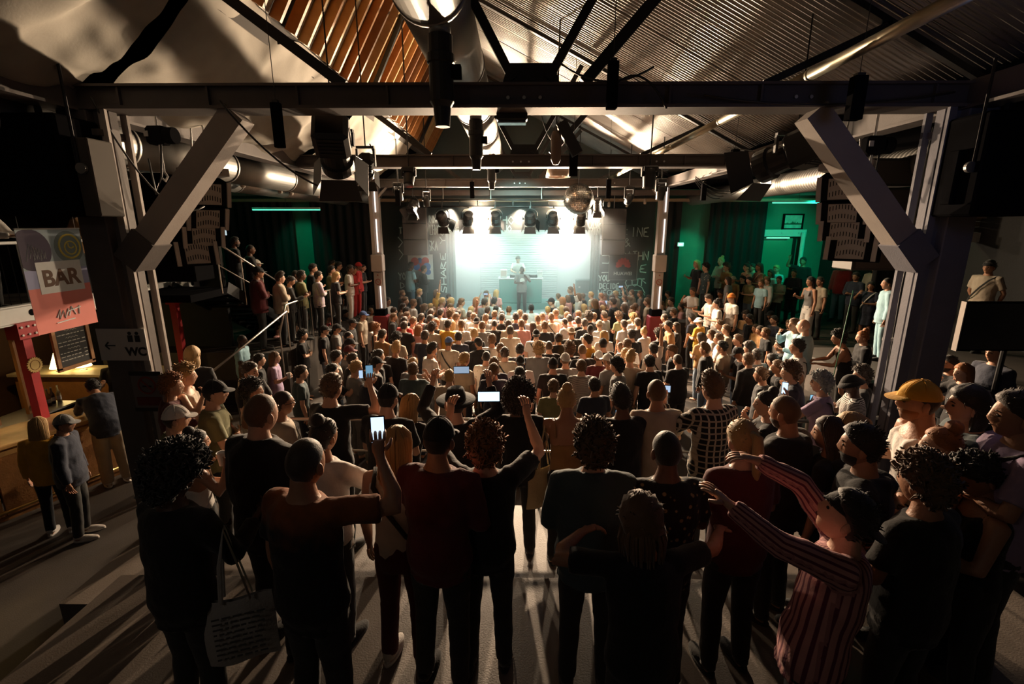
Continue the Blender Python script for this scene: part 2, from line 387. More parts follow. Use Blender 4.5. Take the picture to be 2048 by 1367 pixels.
while y < 17.7:
    y1 = min(y+1.02, 17.75)
    o = corr_sheet(y, y1+0.03).build('roof_sheet', CORR, roof, smooth=True); o.location.z = 0.012*(i % 2)
    y = y1; i += 1
# roof over the sheets keeps the outside out
MB().add([(RX-0.1, -3, RZ+0.12), (RX-0.1, 18, RZ+0.12), (EX+0.1, 18, EZ+0.12), (EX+0.1, -3, EZ+0.12)], [(0, 1, 2, 3)]).build('roof_deck', BLACK, roof)
# steep slope: boards with rafters standing proud
BOARD = mat('whitewashed_board', (0.50, 0.47, 0.40), 0.6, noise=0.3, nscale=6, bump=0.2)
sd = Vector((BX-RX, 0, BZ-RZ)); sn = Vector((-sd.z, 0, sd.x)).normalized()   # normal into the room
if sn.x < 0: sn = -sn
bl = MB(); sL = sd.length; sdn = sd.normalized()
MB().add([Vector((RX, -3, RZ))-sn*0.02, Vector((RX, 18, RZ))-sn*0.02, Vector((BX, 18, BZ))-sn*0.02+sdn*0.3, Vector((BX, -3, BZ))-sn*0.02+sdn*0.3], [(0, 1, 2, 3)]).build('roof_lining', mat('roof_felt', (0.03, 0.025, 0.02), 0.9), roof)
k = 0; y = 0.3
Mslope = Matrix((sn, Vector((0, 1, 0)), -sdn)).transposed()
rng = random.Random(3)
brd = MB().box((0, 0, 0), (0.022, 0.20, sL)).mesh('board', BOARD)
RAFT = [mat('pine_rafter', (0.42, 0.19, 0.06), 0.5, noise=0.3, nscale=7), mat('dark_rafter', (0.20, 0.10, 0.05), 0.5, noise=0.3, nscale=7), mat('pale_rafter', (0.62, 0.42, 0.2), 0.5, noise=0.3, nscale=7)]
rfm = [MB().box((0, 0, 0), (0.15, 0.055, sL)).mesh('rafter', r) for r in RAFT]
mid = Vector((RX, 0, RZ))+sd*0.5
while y < 17.6:
    o = bpy.data.objects.new('rafter', rfm[rng.choice((0, 0, 0, 1, 2))]); COL.objects.link(o); o.parent = roof
    o.matrix_local = Matrix.Translation(mid+Vector((0, y, 0))+sn*0.075) @ Mslope.to_4x4()
    if rng.random() < 0.8:
        b = bpy.data.objects.new('board', brd); COL.objects.link(b); b.parent = roof
        b.matrix_local = Matrix.Translation(mid+Vector((0, y+0.17+rng.random()*0.05, 0))+sn*(0.012+0.03*rng.random())) @ Mslope.to_4x4()
    y += 0.38+0.07*rng.random()
# aisle roofs
slab('ceiling_aisle', -11.1, -4.6, -3, 17.9, 4.25, 4.35, BLACK, 'dark flat roof over the bar aisle')
slab('ceiling_aisle', 4.6, 11.1, -3, 17.9, 4.12, 4.22, BLACK, 'dark flat roof over the side platform aisle')
MB().add([(BX-0.1, -3, BZ+0.25), (BX-0.1, 18, BZ+0.25), (-4.75, 18, 4.4), (-4.75, -3, 4.4)], [(0, 1, 2, 3)]).build('roof_felt', BLACK, roof)

# cross beams with their trusses
BOT = CZ+1.13
NODEX = 0.12
def cross_beam(Y, label, h=0.24):
    o = struct(empty('trim_beam', (0, Y, BOT)), label)
    a = MB().box((0, 0, 0.015), (9.4, 0.34, 0.03)).box((0, 0, h-0.012), (9.4, 0.26, 0.024)).box((0, -0.02, h/2), (9.4, 0.1, h-0.04))
    a.build('i_beam', PAINT, o)
    for s in (-4, -3.1, -2.2, -1.3, 1.5, 2.4, 3.3, 4.1):
        MB().box((s, -0.085, h/2), (0.02, 0.05, h-0.05)).build('stiffener', PAINT, o)
    for s in (-0.1, 0.06, 0.22, 2.75, 2.9):
        MB().tube([(s, -0.06, h/2-0.01), (s, -0.09, h/2-0.01)], 0.018, 8).build('bolt', STEEL, o)
    MB().prism([(-0.16, 0), (0.42, 0), (0.36, 0.2), (-0.1, 0.2)], 0.04, Matrix.Translation((0, 0.02, h)) @ Matrix.Rotation(R(90), 4, 'X')).build('gusset_plate', DARKMETAL, o)
    def strut(a, b, w=0.085):
        MB().bar(a, b, w, 0.07, (0, 1, 0)).build('strut', DARKMETAL, o)
    z0 = h+0.05
    strut((-0.05, 0, z0), (-1.6, 0, RZ-BOT-0.55))
    strut((0.30, 0, z0), (1.22, 0, CZ+2.98-BOT))
    strut((0.66, 0, z0-0.03), (1.85, 0, CZ+2.72-BOT), 0.11)
    strut((-1.75, 0, z0-0.05), (-3.1, 0, 2.35-1.13), 0.10)
    strut((2.45, 0, z0-0.05), (3.62, 0, CZ+1.9-BOT), 0.07)
    strut((RX+0.1, 0, RZ-BOT-0.2), (EX, 0, EZ-BOT-0.16), 0.06)
    MB().bar((RX-0.1, 0, RZ-BOT-0.25), (BX+0.15, 0, BZ-BOT-0.1), 0.08, 0.08, (0, 1, 0)).build('strut', DARKMETAL, o)
    return o
cross_beam(5.3, 'dark grey steel roof beam nearest the terrace, between the two braced pillars')
cross_beam(10.2, 'dark grey steel roof beam halfway to the stage')
cross_beam(15.2, 'grey steel roof beam over the two slim stage columns')
for sx, lab in ((-1, 'bar'), (1, 'side platform')):
    o = struct(empty('trim_beam', (sx*4.5, 7.5, BOT)), 'long steel eaves beam along the %s aisle' % lab)
    MB().box((0, 0, 0.13), (0.12, 20, 0.26)).build('web', PAINT, o)
    MB().box((0, 0, 0.0), (0.26, 20, 0.03)).build('flange', PAINT, o)
o = struct(empty('trim_girder', (0, 17.1, 3.72)), 'long pale girder across the hall just before the stage wall')
MB().box((0, 0, 0), (21.5, 0.1, 0.1)).build('girder', mat('beige_paint', (0.42, 0.33, 0.22), 0.6), o)
MB().box((0, -1.2, 0.16), (21.5, 0.1, 0.16)).build('girder', PAINT, o)

# pillars
def pillar_big(x, label, inward):
    p = struct(empty('pillar', (x, 5.3, PIT)), label)
    H = BOT-PIT
    m = PAINT if inward > 0 else mat('bluelit_pillar_paint', (0.17, 0.17, 0.20), 0.7, noise=0.2, nscale=4, bump=0.1, bscale=50, spec=0.2)  # faint blue light on this pillar is also put into its colour
    MB().box((-0.14*inward, 0, H/2), (0.30, 0.34, H), bev=0.01).build('post', m, p)
    MB().box((0.09*inward, -0.02, H/2), (0.16, 0.10, H)).build('channel_web', m, p)
    for yy in (-0.14, 0.14):
        MB().box((0.16*inward, yy, H/2), (0.07, 0.035, H)).build('channel_lip', PALE if inward > 0 else m, p)
    a = Vector((0.18*inward, -0.02, H-1.45)); b = Vector((1.47*inward, -0.02, H-0.02))
    MB().bar(a, b, 0.24, 0.23, (0, 1, 0)).build('brace', PALE, p)
    MB().bar(a-(b-a)*0.05, a+(b-a)*0.14, 0.27, 0.29, (0, 1, 0)).build('brace_shoe', m, p)
    MB().box((-0.1*inward, 0, H-0.22), (0.5, 0.42, 0.06)).build('head_plate', m, p)
    MB().box((-0.1*inward, 0, 0.012), (0.6, 0.6, 0.024)).build('base_plate', m, p)
    return p
pillar_big(-4.32, 'big grey steel pillar with a diagonal brace, carrying the restroom sign', 1)
pillar_big(4.42, 'big blue-grey steel pillar with a diagonal brace beside the bearded man in white', -1)
TUBEW = mat('lit_batten_tube', (0.9, 0.85, 0.8), 0.3, emit=((1.0, 0.86, 0.78), 1.4))
def pillar_stage(x, label, sgn):
    p = struct(empty('pillar', (x, 15.2, -1.48)), label)
    H = BOT+1.48
    MB().box((0, 0, 0.78), (0.46, 0.42, 1.56), bev=0.03).build('plinth', mat('dark_red_plinth', (0.28, 0.03, 0.04), 0.5, noise=0.15), p)
    MB().box((0, 0, 1.66), (0.34, 0.34, 0.22), bev=0.02).build('plinth_cap', BLACK, p)
    MB().box((-0.08, 0, 1.75+(H-1.75)/2), (0.11, 0.24, H-1.75)).build('post', PALE, p)
    MB().box((0.10, 0.04, 1.75+(H-1.75)/2), (0.09, 0.2, H-1.75)).build('post', PALE, p)
    MB().box((0.01, -0.02, 1.75+(H-1.75)/2), (0.1, 0.12, H-1.75)).build('post', mat('taupe_paint', (0.30, 0.26, 0.24), 0.5), p)
    for z0, z1 in ((1.8, 2.5), (3.55, 4.55), (4.75, 5.5)):
        MB().tube([(0.05, -0.11, z0), (0.05, -0.11, z1)], 0.022, 8).build('batten_tube', TUBEW, p)
    MB().box((0, -0.04, 3.22), (0.36, 0.34, 0.52), bev=0.02).build('junction_box', PALE, p)
    for z in (2.93,):
        MB().box((0.0, -0.13, 2.72), (0.22, 0.02, 0.42)).build('sign_plate', PALE, p)
        MB().tube([(0.0+0.085*math.cos(a*0.5236), -0.145, 2.64+0.085*math.sin(a*0.5236)) for a in range(12)], 0.012, 5, closed=True).build('prohibition_ring', mat('faded_red', (0.25, 0.05, 0.04), 0.6), p)
        MB().bar((-0.06, -0.145, 2.70), (0.06, -0.145, 2.58), 0.012, 0.015, (0, 1, 0)).build('prohibition_bar', MATS['faded_red'], p)
        MB().prism([(-0.03, 0), (0.03, 0), (0, 0.055)], 0.01, Matrix.Translation((0, -0.141, 2.83)) @ Matrix.Rotation(R(90), 4, 'X')).build('warning_triangle', MATS['faded_red'], p)
    a = 0.4*sgn
    MB().bar((0, 0, H-0.4), (a, 0, H), 0.06, 0.06, (0, 1, 0)).build('knee_brace', PALE, p)
pillar_stage(-4.38, 'slim pale twin stage column on a red plinth, nearer the heart poster', 1)
pillar_stage(4.42, 'slim pale twin stage column on a red plinth, nearer the petal logo poster', -1)

# drapes slung under the left slope, one per bay
def drape(y0, y1, label, seed):
    nx, ny = 34, 72; vs = []; fs = []
    A = Vector((BX, 0, BZ)); B = Vector((-4.55, 0, CZ+1.28))
    for j in range(ny+1):
        t = j/ny; y = y0+(y1-y0)*t
        for i in range(nx+1):
            s = i/nx; p = A.lerp(B, s)
            sag = math.sin(math.pi*s)*(0.16+0.14*math.sin(math.pi*t))
            fold = 0.10*math.sin(6.5*t*3.0+seed+3*s)*s*(1-s)*2.2+0.05*math.sin(25*t+9*s+seed)*s
            sc = 0.18*(abs((t*3) % 1-0.5)*2)**3*(1-s)**2      # scalloped upper edge between hooks
            nz = mnoise.noise(Vector((s*3, t*6, seed)))*0.08+mnoise.noise(Vector((s*7+t*9, t*13-s*5, seed)))*0.045+0.05*abs(math.sin(9.42*t+2.2*(s-0.5)))*s*(1-s)*2-0.03
            vs.append((p.x-0.06*fold-sc*0.5, y, p.z-sag+fold+nz-sc*0.8))
    for j in range(ny):
        for i in range(nx):
            a = j*(nx+1)+i; fs.append((a, a+1, a+nx+2, a+nx+1))
    return tag(MB().add(vs, fs).build('drape', CLOTHG, smooth=True), label, 'drape', 'grey cloths slung under the roof')
drape(1.2, 5.2, 'grey cloth slung under the roof on the near side of the nearest beam', 1.0)
drape(5.4, 10.1, 'pale grey cloth slung under the roof between the first two beams', 2.3)
drape(10.3, 15.1, 'bright pale cloth slung under the roof between the last two beams', 4.1)

# ventilation ducts
def duct(x, zrel, r, y0, y1, label, ribs=0.0, seg=2.2, m=DUCT, name='air_duct'):
    o = tag(empty(name, (x, (y0+y1)/2, CZ+zrel)), label, 'duct')
    L = y1-y0; pts = []; rad = []
    if ribs:
        n = int(L/(ribs/4))
        for i in range(n+1):
            pts.append((0, -L/2+L*i/n, 0)); rad.append(r*(1+0.035*math.sin(i*math.pi/2)))
        MB().tube(pts, rad, 24).build('duct_pipe', m, o, smooth=True)
    else:
        y = -L/2
        while y < L/2-0.1:
            y2 = min(y+seg, L/2)
            MB().tube([(0, y, 0), (0, y2-0.02, 0)], r, 32).build('duct_section', m, o, smooth=True)
            MB().tube([(0, y2-0.05, 0), (0, y2, 0)], r*1.035, 32).build('duct_flange', m, o, smooth=True)
            y = y2
    return o
duct(-0.80, 2.10, 0.345, 0.5, 17.4, 'large round silver air duct running under the ridge to the stage')
duct(-5.0, 0.98, 0.26, 2.0, 17.4, 'round silver air duct along the bar aisle, next to the eaves')
duct(-6.1, 0.92, 0.22, 2.0, 17.4, 'thinner round silver air duct above the bar gallery')
duct(6.05, 0.92, 0.23, 2.0, 17.4, 'ribbed spiral air duct above the side platform', ribs=0.09)
duct(2.95, 1.48, 0.055, 1.0, 16.5, 'thin silver conduit pipe under the corrugated slope', m=mat('brass_pipe', (0.5, 0.45, 0.33), 0.35, 0.8), name='conduit_pipe')
for i, (y, lab) in enumerate(((4.95, 'black cylindrical fan housing under the big duct at the nearest beam'), (8.6, 'dark cylindrical fan housing under the big duct at the second beam'), (13.2, 'dark cylindrical fan housing under the big duct over the stage edge'))):
    o = tag(empty('fan_housing', (-0.72+0.02*i, y, CZ+1.34)), lab, 'fan', 'fan housings under the duct')
    MB().lathe([(0.07, -0.42), (0.085, -0.25), (0.115, -0.2), (0.115, 0.12), (0.13, 0.13), (0.13, 0.2), (0.115, 0.21), (0.115, 0.36)], 20).build('housing', DARKMETAL, o, smooth=False)
    MB().tube([(0, 0, 0.36), (0, 0, 0.46)], 0.10, 14).build('spigot', DUCT, o, smooth=True)
    MB().box((0.14, -0.02, 0.05), (0.10, 0.09, 0.11)).build('switch_box', BLACK, o)
# ================================================================ PEOPLE KIT
def remesh(mb, voxel, smooth=4, wrinkle=0.0, wf=7.0, seed=0.0):
    me = bpy.data.meshes.new('t'); me.from_pydata(mb.v, [], mb.f); me.update()
    o = bpy.data.objects.new('t', me); COL.objects.link(o)
    r = o.modifiers.new('r', 'REMESH'); r.mode = 'VOXEL'; r.voxel_size = voxel
    s = o.modifiers.new('s', 'SMOOTH'); s.factor = 0.5; s.iterations = smooth
    dg = bpy.context.evaluated_depsgraph_get(); dg.update()
    ev = o.evaluated_get(dg); em = ev.to_mesh()
    n = len(em.vertices); co = np.empty(n*3, 'f'); em.vertices.foreach_get('co', co); co = co.reshape(-1, 3).copy()
    if wrinkle:
        nr = np.empty(n*3, 'f'); em.vertices.foreach_get('normal', nr); nr = nr.reshape(-1, 3)
        w = np.array([mnoise.noise(Vector((p[0]*wf+seed, p[1]*wf, p[2]*wf*1.3)))+0.6*mnoise.noise(Vector((p[0]*wf*2.6, p[1]*wf*2.6+seed, p[2]*wf*1.8))) for p in co])
        co += nr*(w*wrinkle)[:, None]
    polys = [tuple(p.vertices) for p in em.polygons]
    ev.to_mesh_clear(); bpy.data.objects.remove(o); bpy.data.meshes.remove(me)
    return co.tolist(), polys
def finish(mb, name, mats): return mb.mesh(name, mats, True)

HR = (0.076, 0.097, 0.120)
def g3(d, c, s): return math.exp(-((d.x-c[0])**2+(d.y-c[1])**2+(d.z-c[2])**2)/(2*s*s))
def head_pt(d):
    x, y, z = d.x*HR[0], d.y*HR[1], d.z*HR[2]
    if d.z < 0:
        k = (-d.z)**1.6; x *= 1-0.30*k
        if d.y < 0: y *= 1-0.42*min(1, (-d.z)*1.1)
        else: y *= 1+0.06*k
    else: x *= 1+0.04*d.z; y *= 1.02
    y += 0.026*g3(d, (0, 0.97, -0.16), 0.11)+0.010*g3(d, (0, 0.99, 0.03), 0.09)
    for s in (-1, 1): y -= 0.010*g3(d, (s*0.33, 0.93, 0.07), 0.13)
    y += 0.007*g3(d, (0, 0.88, -0.47), 0.10)-0.004*g3(d, (0, 0.83, -0.60), 0.06)
    y += 0.006*g3(d, (0, 0.90, 0.25), 0.22)
    y += 0.014*g3(d, (0, 0.55, -0.86), 0.18)
    return Vector((x, y, z))
def sstep(a, b, x):
    t = max(0.0, min(1.0, (x-a)/(b-a))); return t*t*(3-2*t)
def scalp(d, off=0.0):
    ear = g3(d, (1 if d.x > 0 else -1, 0.12, -0.25), 0.28)
    return sstep(-0.16, 0.0, d.z-0.9*d.y+0.02+off-0.45*ear)
HAIRM = {}
def hair_mesh(st):
    if st in HAIRM: return HAIRM[st]
    rg = random.Random(hash(st) % 1000 if False else sum(map(ord, st)))
    mb = MB()
    P = {'s': (0.013, 0.014, 0.004, 30), 'z': (0.0045, 0.001, 0.0012, 60), 'c': (0.030, 0.016, 0.011, 26), 'A': (0.062, 0.012, 0.014, 22), 'q': (0.011, 0.016, 0.005, 25),
         'l': (0.016, 0.008, 0.004, 20), 'b': (0.011, 0.004, 0.003, 30), 'k': (0.012, 0.004, 0.003, 30), 'o': (0.022, 0.012, 0.005, 18), 'D': (0.034, 0.022, 0.010, 22),
         'w': (0.032, 0.014, 0.012, 15)}[st]
    def fn(d):
        m = scalp(d, 0.06 if st in 'lobkwA' else 0.0)
        t = P[0]+P[1]*max(0, d.z)
        if st == 'q': t += 0.042*g3(d, (0, 0.45, 0.88), 0.38)
        if st == 's': t += 0.008*g3(d, (0, 0.6, 0.75), 0.3)
        t += P[2]*(mnoise.noise(d*P[3]*0.25)*1.3+mnoise.noise(d*P[3]*0.6))
        b = head_pt(d)
        return b*(1+0) + d*(t*m-0.012*(1-m))
    mb.sphere((0, 0, 0), 1, 36, 26, fn)
    def spike(p, q, r):
        mb.tube([p, p.lerp(q, 0.55)+Vector((rg.uniform(-1, 1), rg.uniform(-1, 1), rg.uniform(-1, 1)))*0.004, q], [r, r*0.7, 0.0006], 3, False)
    ns = {'s': 170, 'c': 420, 'A': 1000, 'q': 190, 'l': 120, 'w': 300, 'o': 120, 'z': 0, 'b': 70, 'k': 60, 'D': 40}[st]
    c = 0
    while c < ns:
        d = Vector((rg.gauss(0, 1), rg.gauss(0, 1), rg.gauss(0, 1))).normalized()
        if scalp(d, 0.0) < 0.9: continue
        c += 1
        p = fn(d)*0.985
        if st in 'cAw':
            mb.tube([p*0.95, p*rg.uniform(1.03, 1.08)+Vector((rg.uniform(-1, 1), rg.uniform(-1, 1), rg.uniform(-1, 1)))*0.014, p*rg.uniform(1.02, 1.09)+Vector((rg.uniform(-1, 1), rg.uniform(-1, 1), rg.uniform(-1, 1)))*0.024, p*0.97+Vector((rg.uniform(-1, 1), rg.uniform(-1, 1), rg.uniform(-1, 1)))*0.02], [0.005, 0.006, 0.006, 0.003], 4, False); continue
        elif st == 'l' or st == 'o':
            q = p*1.04+Vector((0, -0.01, -0.05)); r = 0.004
        else:
            tang = Vector((d.x*0.4, -0.5 if st != 'q' else 0.3, 0.25))
            q = p*(1+rg.uniform(0.03, 0.10))+tang*0.022+Vector((rg.uniform(-1, 1), rg.uniform(-1, 1), rg.uniform(-1, 1)))*0.008; r = 0.005
        spike(p, q, r)
    if st == 'l':
        prof = [(0.09, -0.012, 0.086, 0.100), (0.03, -0.020, 0.096, 0.105), (-0.05, -0.040, 0.100, 0.090), (-0.12, -0.052, 0.104, 0.075), (-0.20, -0.060, 0.112, 0.062), (-0.30, -0.066, 0.108, 0.050), (-0.38, -0.070, 0.090, 0.036), (-0.42, -0.072, 0.050, 0.014)]
        n = 40; vs = []
        for j, (z, cy, rx, ry) in enumerate(prof):
            for i in range(n):
                a = math.pi*(1.0-0.16)+ (math.pi*1.32)*i/(n-1)
                w = 1+0.05*math.sin(i*2.4+j*0.3)+0.03*math.sin(i*5.1)
                vs.append(Vector((rx*math.cos(a)*w, cy+ry*math.sin(a)*w, z)))
        m_ = len(prof); inner = [Vector((p.x*0.80, p.y*0.80+0.0, p.z)) for p in vs]
        fs = []
        for j in range(m_-1):
            for i in range(n-1):
                q = (j*n+i, j*n+i+1, (j+1)*n+i+1, (j+1)*n+i); fs.append(tuple(reversed(q))); fs.append(tuple(k+m_*n for k in q))
        mb.add(vs+inner, fs)
        for k in range(110):
            a = math.pi*(0.86+1.28*rg.random()); pts = [fn(Vector((math.cos(a)*0.35, math.sin(a)*0.35, 0.94)).normalized())*1.01]
            L_ = rg.uniform(0.75, 1.02)
            for j in range(m_):
                z, cy, rx, ry = prof[j]
                if j/(m_-1) > L_: break
                pts.append(Vector((rx*math.cos(a+0.03*math.sin(j+k)), cy+ry*math.sin(a+0.03*math.sin(j+k)), z))*1.015)
            mb.tube(pts, [0.0045]*(len(pts)-1)+[0.001], 4, False)
    if st == 'o':
        mb.sphere((0, -0.02, -0.06), (0.098, 0.082, 0.12), 24, 14, lambda d: Vector((d.x*0.099, -0.0+min(d.y, 0.15)*0.100, d.z*0.13)))
    if st == 'w':
        for i in range(90):
            a = rg.uniform(-2.6, -0.5); x = math.cos(a)*0.10; y = math.sin(a)*0.085
            mb.tube([(x*0.8, y*0.9, 0.05), (x*1.15, y*1.1, -0.08), (x*(1.15+rg.uniform(-.2, .2)), y*1.1-0.01, -0.16-rg.uniform(0, 0.12))], [0.012, 0.012, 0.003], 4, False)
    if st == 'b':
        mb.sphere((0, -0.045, 0.135), 1, 16, 12, lambda d: d*(0.048+0.006*mnoise.noise(d*6)))
    if st == 'k':
        mb.tube([(0, -0.085, 0.07), (0, -0.135, 0.06), (0, -0.145, -0.03), (0.01, -0.125, -0.16), (0.012, -0.115, -0.25)], [0.02, 0.03, 0.032, 0.024, 0.004], 10)
    if st == 'D':
        for i in range(70):
            a = rg.uniform(-math.pi*1.02, 0.02); x = math.cos(a)*0.085; y = math.sin(a)*0.09; z0 = rg.uniform(0.02, 0.10)
            k = rg.uniform(1.1, 1.3)
            mb.tube([(x*0.5, y*0.5, z0+0.03), (x*0.98, y*0.98, z0-0.01), (x*k*1.12, y*k*1.12, -0.06), (x*k*1.05, y*k*1.05, -0.12-rg.uniform(0.0, 0.08))], [0.007, 0.009, 0.008, 0.004], 5)
    HAIRM[st] = finish(mb, 'hair', HAIR)
    return HAIRM[st]
def hat_mesh(st):
    key = 'H'+st
    if key in HAIRM: return HAIRM[key]
    mb = MB()
    def dome(t, zc=0.02, top=1.0):
        def fn(d):
            b = head_pt(Vector((d.x, d.y, max(d.z, -0.05))).normalized())
            return Vector((b.x*(1+t/0.08), b.y*(1+t/0.1), max(b.z*top+t, zc)))
        return fn
    if st in 'CK':
        mb.sphere((0, 0, 0), 1, 26, 16, dome(0.012, 0.03, 1.04))
        s = 1 if st == 'C' else -1
        vs = []; n = 12
        for k in range(n+1):
            a = math.pi*k/n; x = 0.082*math.cos(a)
            vs.append((x, s*(0.070+0.015*math.sin(a)), 0.040)); vs.append((x*1.02, s*(0.078+0.095*math.sin(a)**0.8), 0.036-0.016*math.sin(a)-0.10*x*x/0.08))
        fs = []
        for k in range(n):
            q = (2*k, 2*k+1, 2*k+3, 2*k+2); fs += [q]
        mb.add(vs, fs); mb.add([(x, y, z-0.004) for x, y, z in vs], [tuple(reversed(f)) for f in fs])
        mb.sphere((0, 0, 0.138), 0.008, 8, 5)
        for a in range(3):
            ang = a*math.pi/3
            mb.tube([Vector((math.cos(ang)*0.09*math.cos(t), math.sin(ang)*0.112*math.cos(t), 0.02+0.122*math.sin(t))) for t in [0.35+0.25*i for i in range(10)]], 0.0025, 4)
    elif st == 'B':
        mb.sphere((0, 0, 0), 1, 26, 14, dome(0.015, 0.02, 0.98))
        pr = [(0, 0, 0.055, 0.092, 0.114), (0, 0, 0.005, 0.135, 0.155), (0, 0, 0.0, 0.133, 0.153), (0, 0, 0.05, 0.088, 0.11)]
        mb.rings(pr, 26)
    elif st == 'N':
        mb.sphere((0, 0, 0), 1, 26, 16, dome(0.014, 0.02, 1.10))
        mb.rings([(0, 0, 0.015, 0.092, 0.115), (0, 0, 0.02, 0.097, 0.12), (0, 0, 0.06, 0.095, 0.117), (0, 0, 0.065, 0.085, 0.105)], 26)
    elif st == 'F':
        mb.rings([(0, 0, 0.035, 0.088, 0.11), (0, 0, 0.09, 0.088, 0.108), (0, 0, 0.145, 0.07, 0.088), (0, 0, 0.155, 0.035, 0.05)], 26)
        mb.rings([(0, 0, 0.036, 0.165, 0.185), (0, 0, 0.046, 0.17, 0.19), (0, 0, 0.050, 0.165, 0.185), (0, 0, 0.045, 0.088, 0.11)], 32)
        mb.rings([(0, 0, 0.05, 0.091, 0.113), (0, 0, 0.075, 0.091, 0.112)], 26)
    HAIRM[key] = finish(mb, 'hat', FABRIC)
    return HAIRM[key]

# --- poses: arm = (upper direction, forearm direction, finger direction, palm direction, curl); right arm, the left one mirrored
ARM = {
 'down':  ((.20, -.03, -1), (.05, .18, -1), (0, .15, -1), (-1, .1, 0), .45),
 'front': ((.22, .10, -1), (-.62, .72, .05), (-.8, .5, 0), (0, -.4, .8), .7),
 'cup':   ((.26, .12, -1), (-.25, .92, .42), (-.3, .7, .5), (-1, 0, 0), 1.1),
 'phone': ((.30, .50, -.50), (-.12, .55, .85), (-.1, .2, 1), (-.2, 1, -.1), .5),
 'low':   ((.30, .35, -.9), (-.35, .9, .25), (-.3, .8, .3), (-.6, 0, .6), .6),
 'high':  ((.46, .58, .16), (-.34, .30, .88), (-.1, .3, 1), (-.5, .8, 0), .6),
 'face':  ((.55, .55, -.15), (-.45, .70, .62), (-.2, .3, 1), (-.5, .8, 0), .6),
 'side':  ((.72, .40, .02), (-.60, .30, .78), (-.2, .2, 1), (-.5, .8, 0), .6),
 'up':    ((.30, .20, .90), (.02, .12, 1), (0, .1, 1), (0, 1, 0), .25),
 'cross': ((.25, .30, -1), (-.95, .38, .12), (-1, .2, .1), (0, -1, 0), .5),
 'hip':   ((.62, -.22, -.8), (-.45, .45, -.75), (-.2, .9, -.3), (-1, 0, 0), .5),
 'back':  ((.30, -.30, -1), (-.35, -.30, -.8), (-.8, -.2, -.4), (0, -1, 0), .5),
 'elbow': ((.95, .22, .02), (-.72, .62, .12), (-.9, .3, .1), (0, -.3, -1), .7),
 'wing':  ((.85, .40, -.08), (.55, .80, -.12), (.5, .8, -.3), (0, -.1, -1), .5),
 'mic':   ((.38, .42, -.75), (-.62, .35, .78), (-.5, .2, .6), (-.6, -.2, .2), 1.3),
 'belly': ((.30, .16, -1), (-.80, .62, .12), (-.9, .3, .1), (0, -.8, .2), .7),
 'bar':   ((.15, .70, -.75), (-.1, .95, .05), (-.2, .9, 0), (0, 0, -1), .4),
 'reach': ((.28, .80, .32), (-.02, .88, .50), (-.1, .8, .5), (0, .3, -1), .35),
 'reach2': ((.10, .62, .70), (-.30, .80, .40), (-.4, .8, .2), (0, .2, -1), .5),
 'mouth': ((.50, .45, -.62), (-.62, .30, .80), (-.5, .1, .7), (-.3, -.6, 0), .9),
 'rail':  ((.30, .45, -.85), (-.45, .85, -.08), (-.6, .7, 0), (0, 0, -1), .6),
}
# pose: (right arm, left arm, torso pitch, torso roll, head pitch, head yaw)   pitch > 0 leans forward / looks down
POSE = {
 'stand': ('down', 'down', 2, 0, 0, 0), 'hands': ('front', 'front', 3, 0, 6, 0), 'cup': ('cup', 'down', 2, 0, 0, 0), 'cupl': ('down', 'cup', 2, 0, 0, 0),
 'phone': ('phone', 'front', 2, 0, 0, 0), 'phonel': ('front', 'phone', 2, 0, 0, 0), 'phoneup': ('high', 'high', 0, 0, -4, 0), 'phoneface': ('face', 'face', 2, 0, 2, 0),
 'textr': ('low', 'front', 4, 0, 28, 0), 'armr': ('up', 'down', 0, 0, 0, 0), 'arml': ('down', 'up', 0, 0, 0, 0), 'cross': ('cross', 'cross', 2, 0, 0, 0),
 'hips': ('hip', 'hip', 0, 0, 0, 0), 'back': ('back', 'back', -2, 0, 0, 0), 'dance': ('wing', 'elbow', 10, 0, 12, 0), 'mic': ('belly', 'mic', 3, 0, 10, 8),
 'lean': ('bar', 'bar', 42, 0, -10, 18), 'stretch': ('reach2', 'reach', -6, 6, -32, 0), 'dj': ('rail', 'rail', 12, 0, 20, 0), 'mouth': ('mouth', 'front', 2, 0, 0, 10),
 'phoner1': ('side', 'down', 2, 0, 0, 8), 'rail': ('rail', 'rail', 14, 0, 2, 0), 'turn': ('down', 'cup', 0, 0, 4, 50), 'turnr': ('cup', 'down', 0, 0, 4, -50), 'down': ('low', 'low', 6, 0, 36, 12),
 'photo': ('phone', 'phone', 2, 0, 0, 0), 'highr': ('high', 'down', 0, 0, -6, 0),
}
HIP = Vector((0, 0, 0.95))
def pose_frame(p):
    ra, la, tp, tr, hp, hy = POSE[p]
    T = Matrix.Translation(HIP) @ Matrix.Rotation(-R(tp), 4, 'X') @ Matrix.Rotation(R(tr), 4, 'Y') @ Matrix.Translation(-HIP)
    # spine bends gradually
    def sp(q):
        t = sstep(0.90, 1.20, q.z); M = Matrix.Translation(HIP) @ Matrix.Rotation(-R(tp)*t, 4, 'X') @ Matrix.Rotation(R(tr)*t, 4, 'Y') @ Matrix.Translation(-HIP)
        return M @ q
    Hm = T @ Matrix.Translation((0, 0.022, 1.612)) @ Matrix.Rotation(R(tp)*0.6-R(hp)*0.75, 4, 'X') @ Matrix.Rotation(R(hy), 4, 'Z')
    arms = []
    for sg, an in ((1, ra), (-1, la)):
        u, f, h, pn, cu = ARM[an]
        m = lambda q: Vector((q[0]*sg, q[1], q[2])).normalized()
        raise_ = max(0, u[2]+0.3)*0.05
        s = T @ Vector((sg*(0.182-raise_*0.4), 0, 1.405+raise_)); e = s+m(u)*0.285; w = e+m(f)*0.25
        arms.append((s, e, w, m(h), m(pn), cu, sg))
    return T, sp, Hm, arms
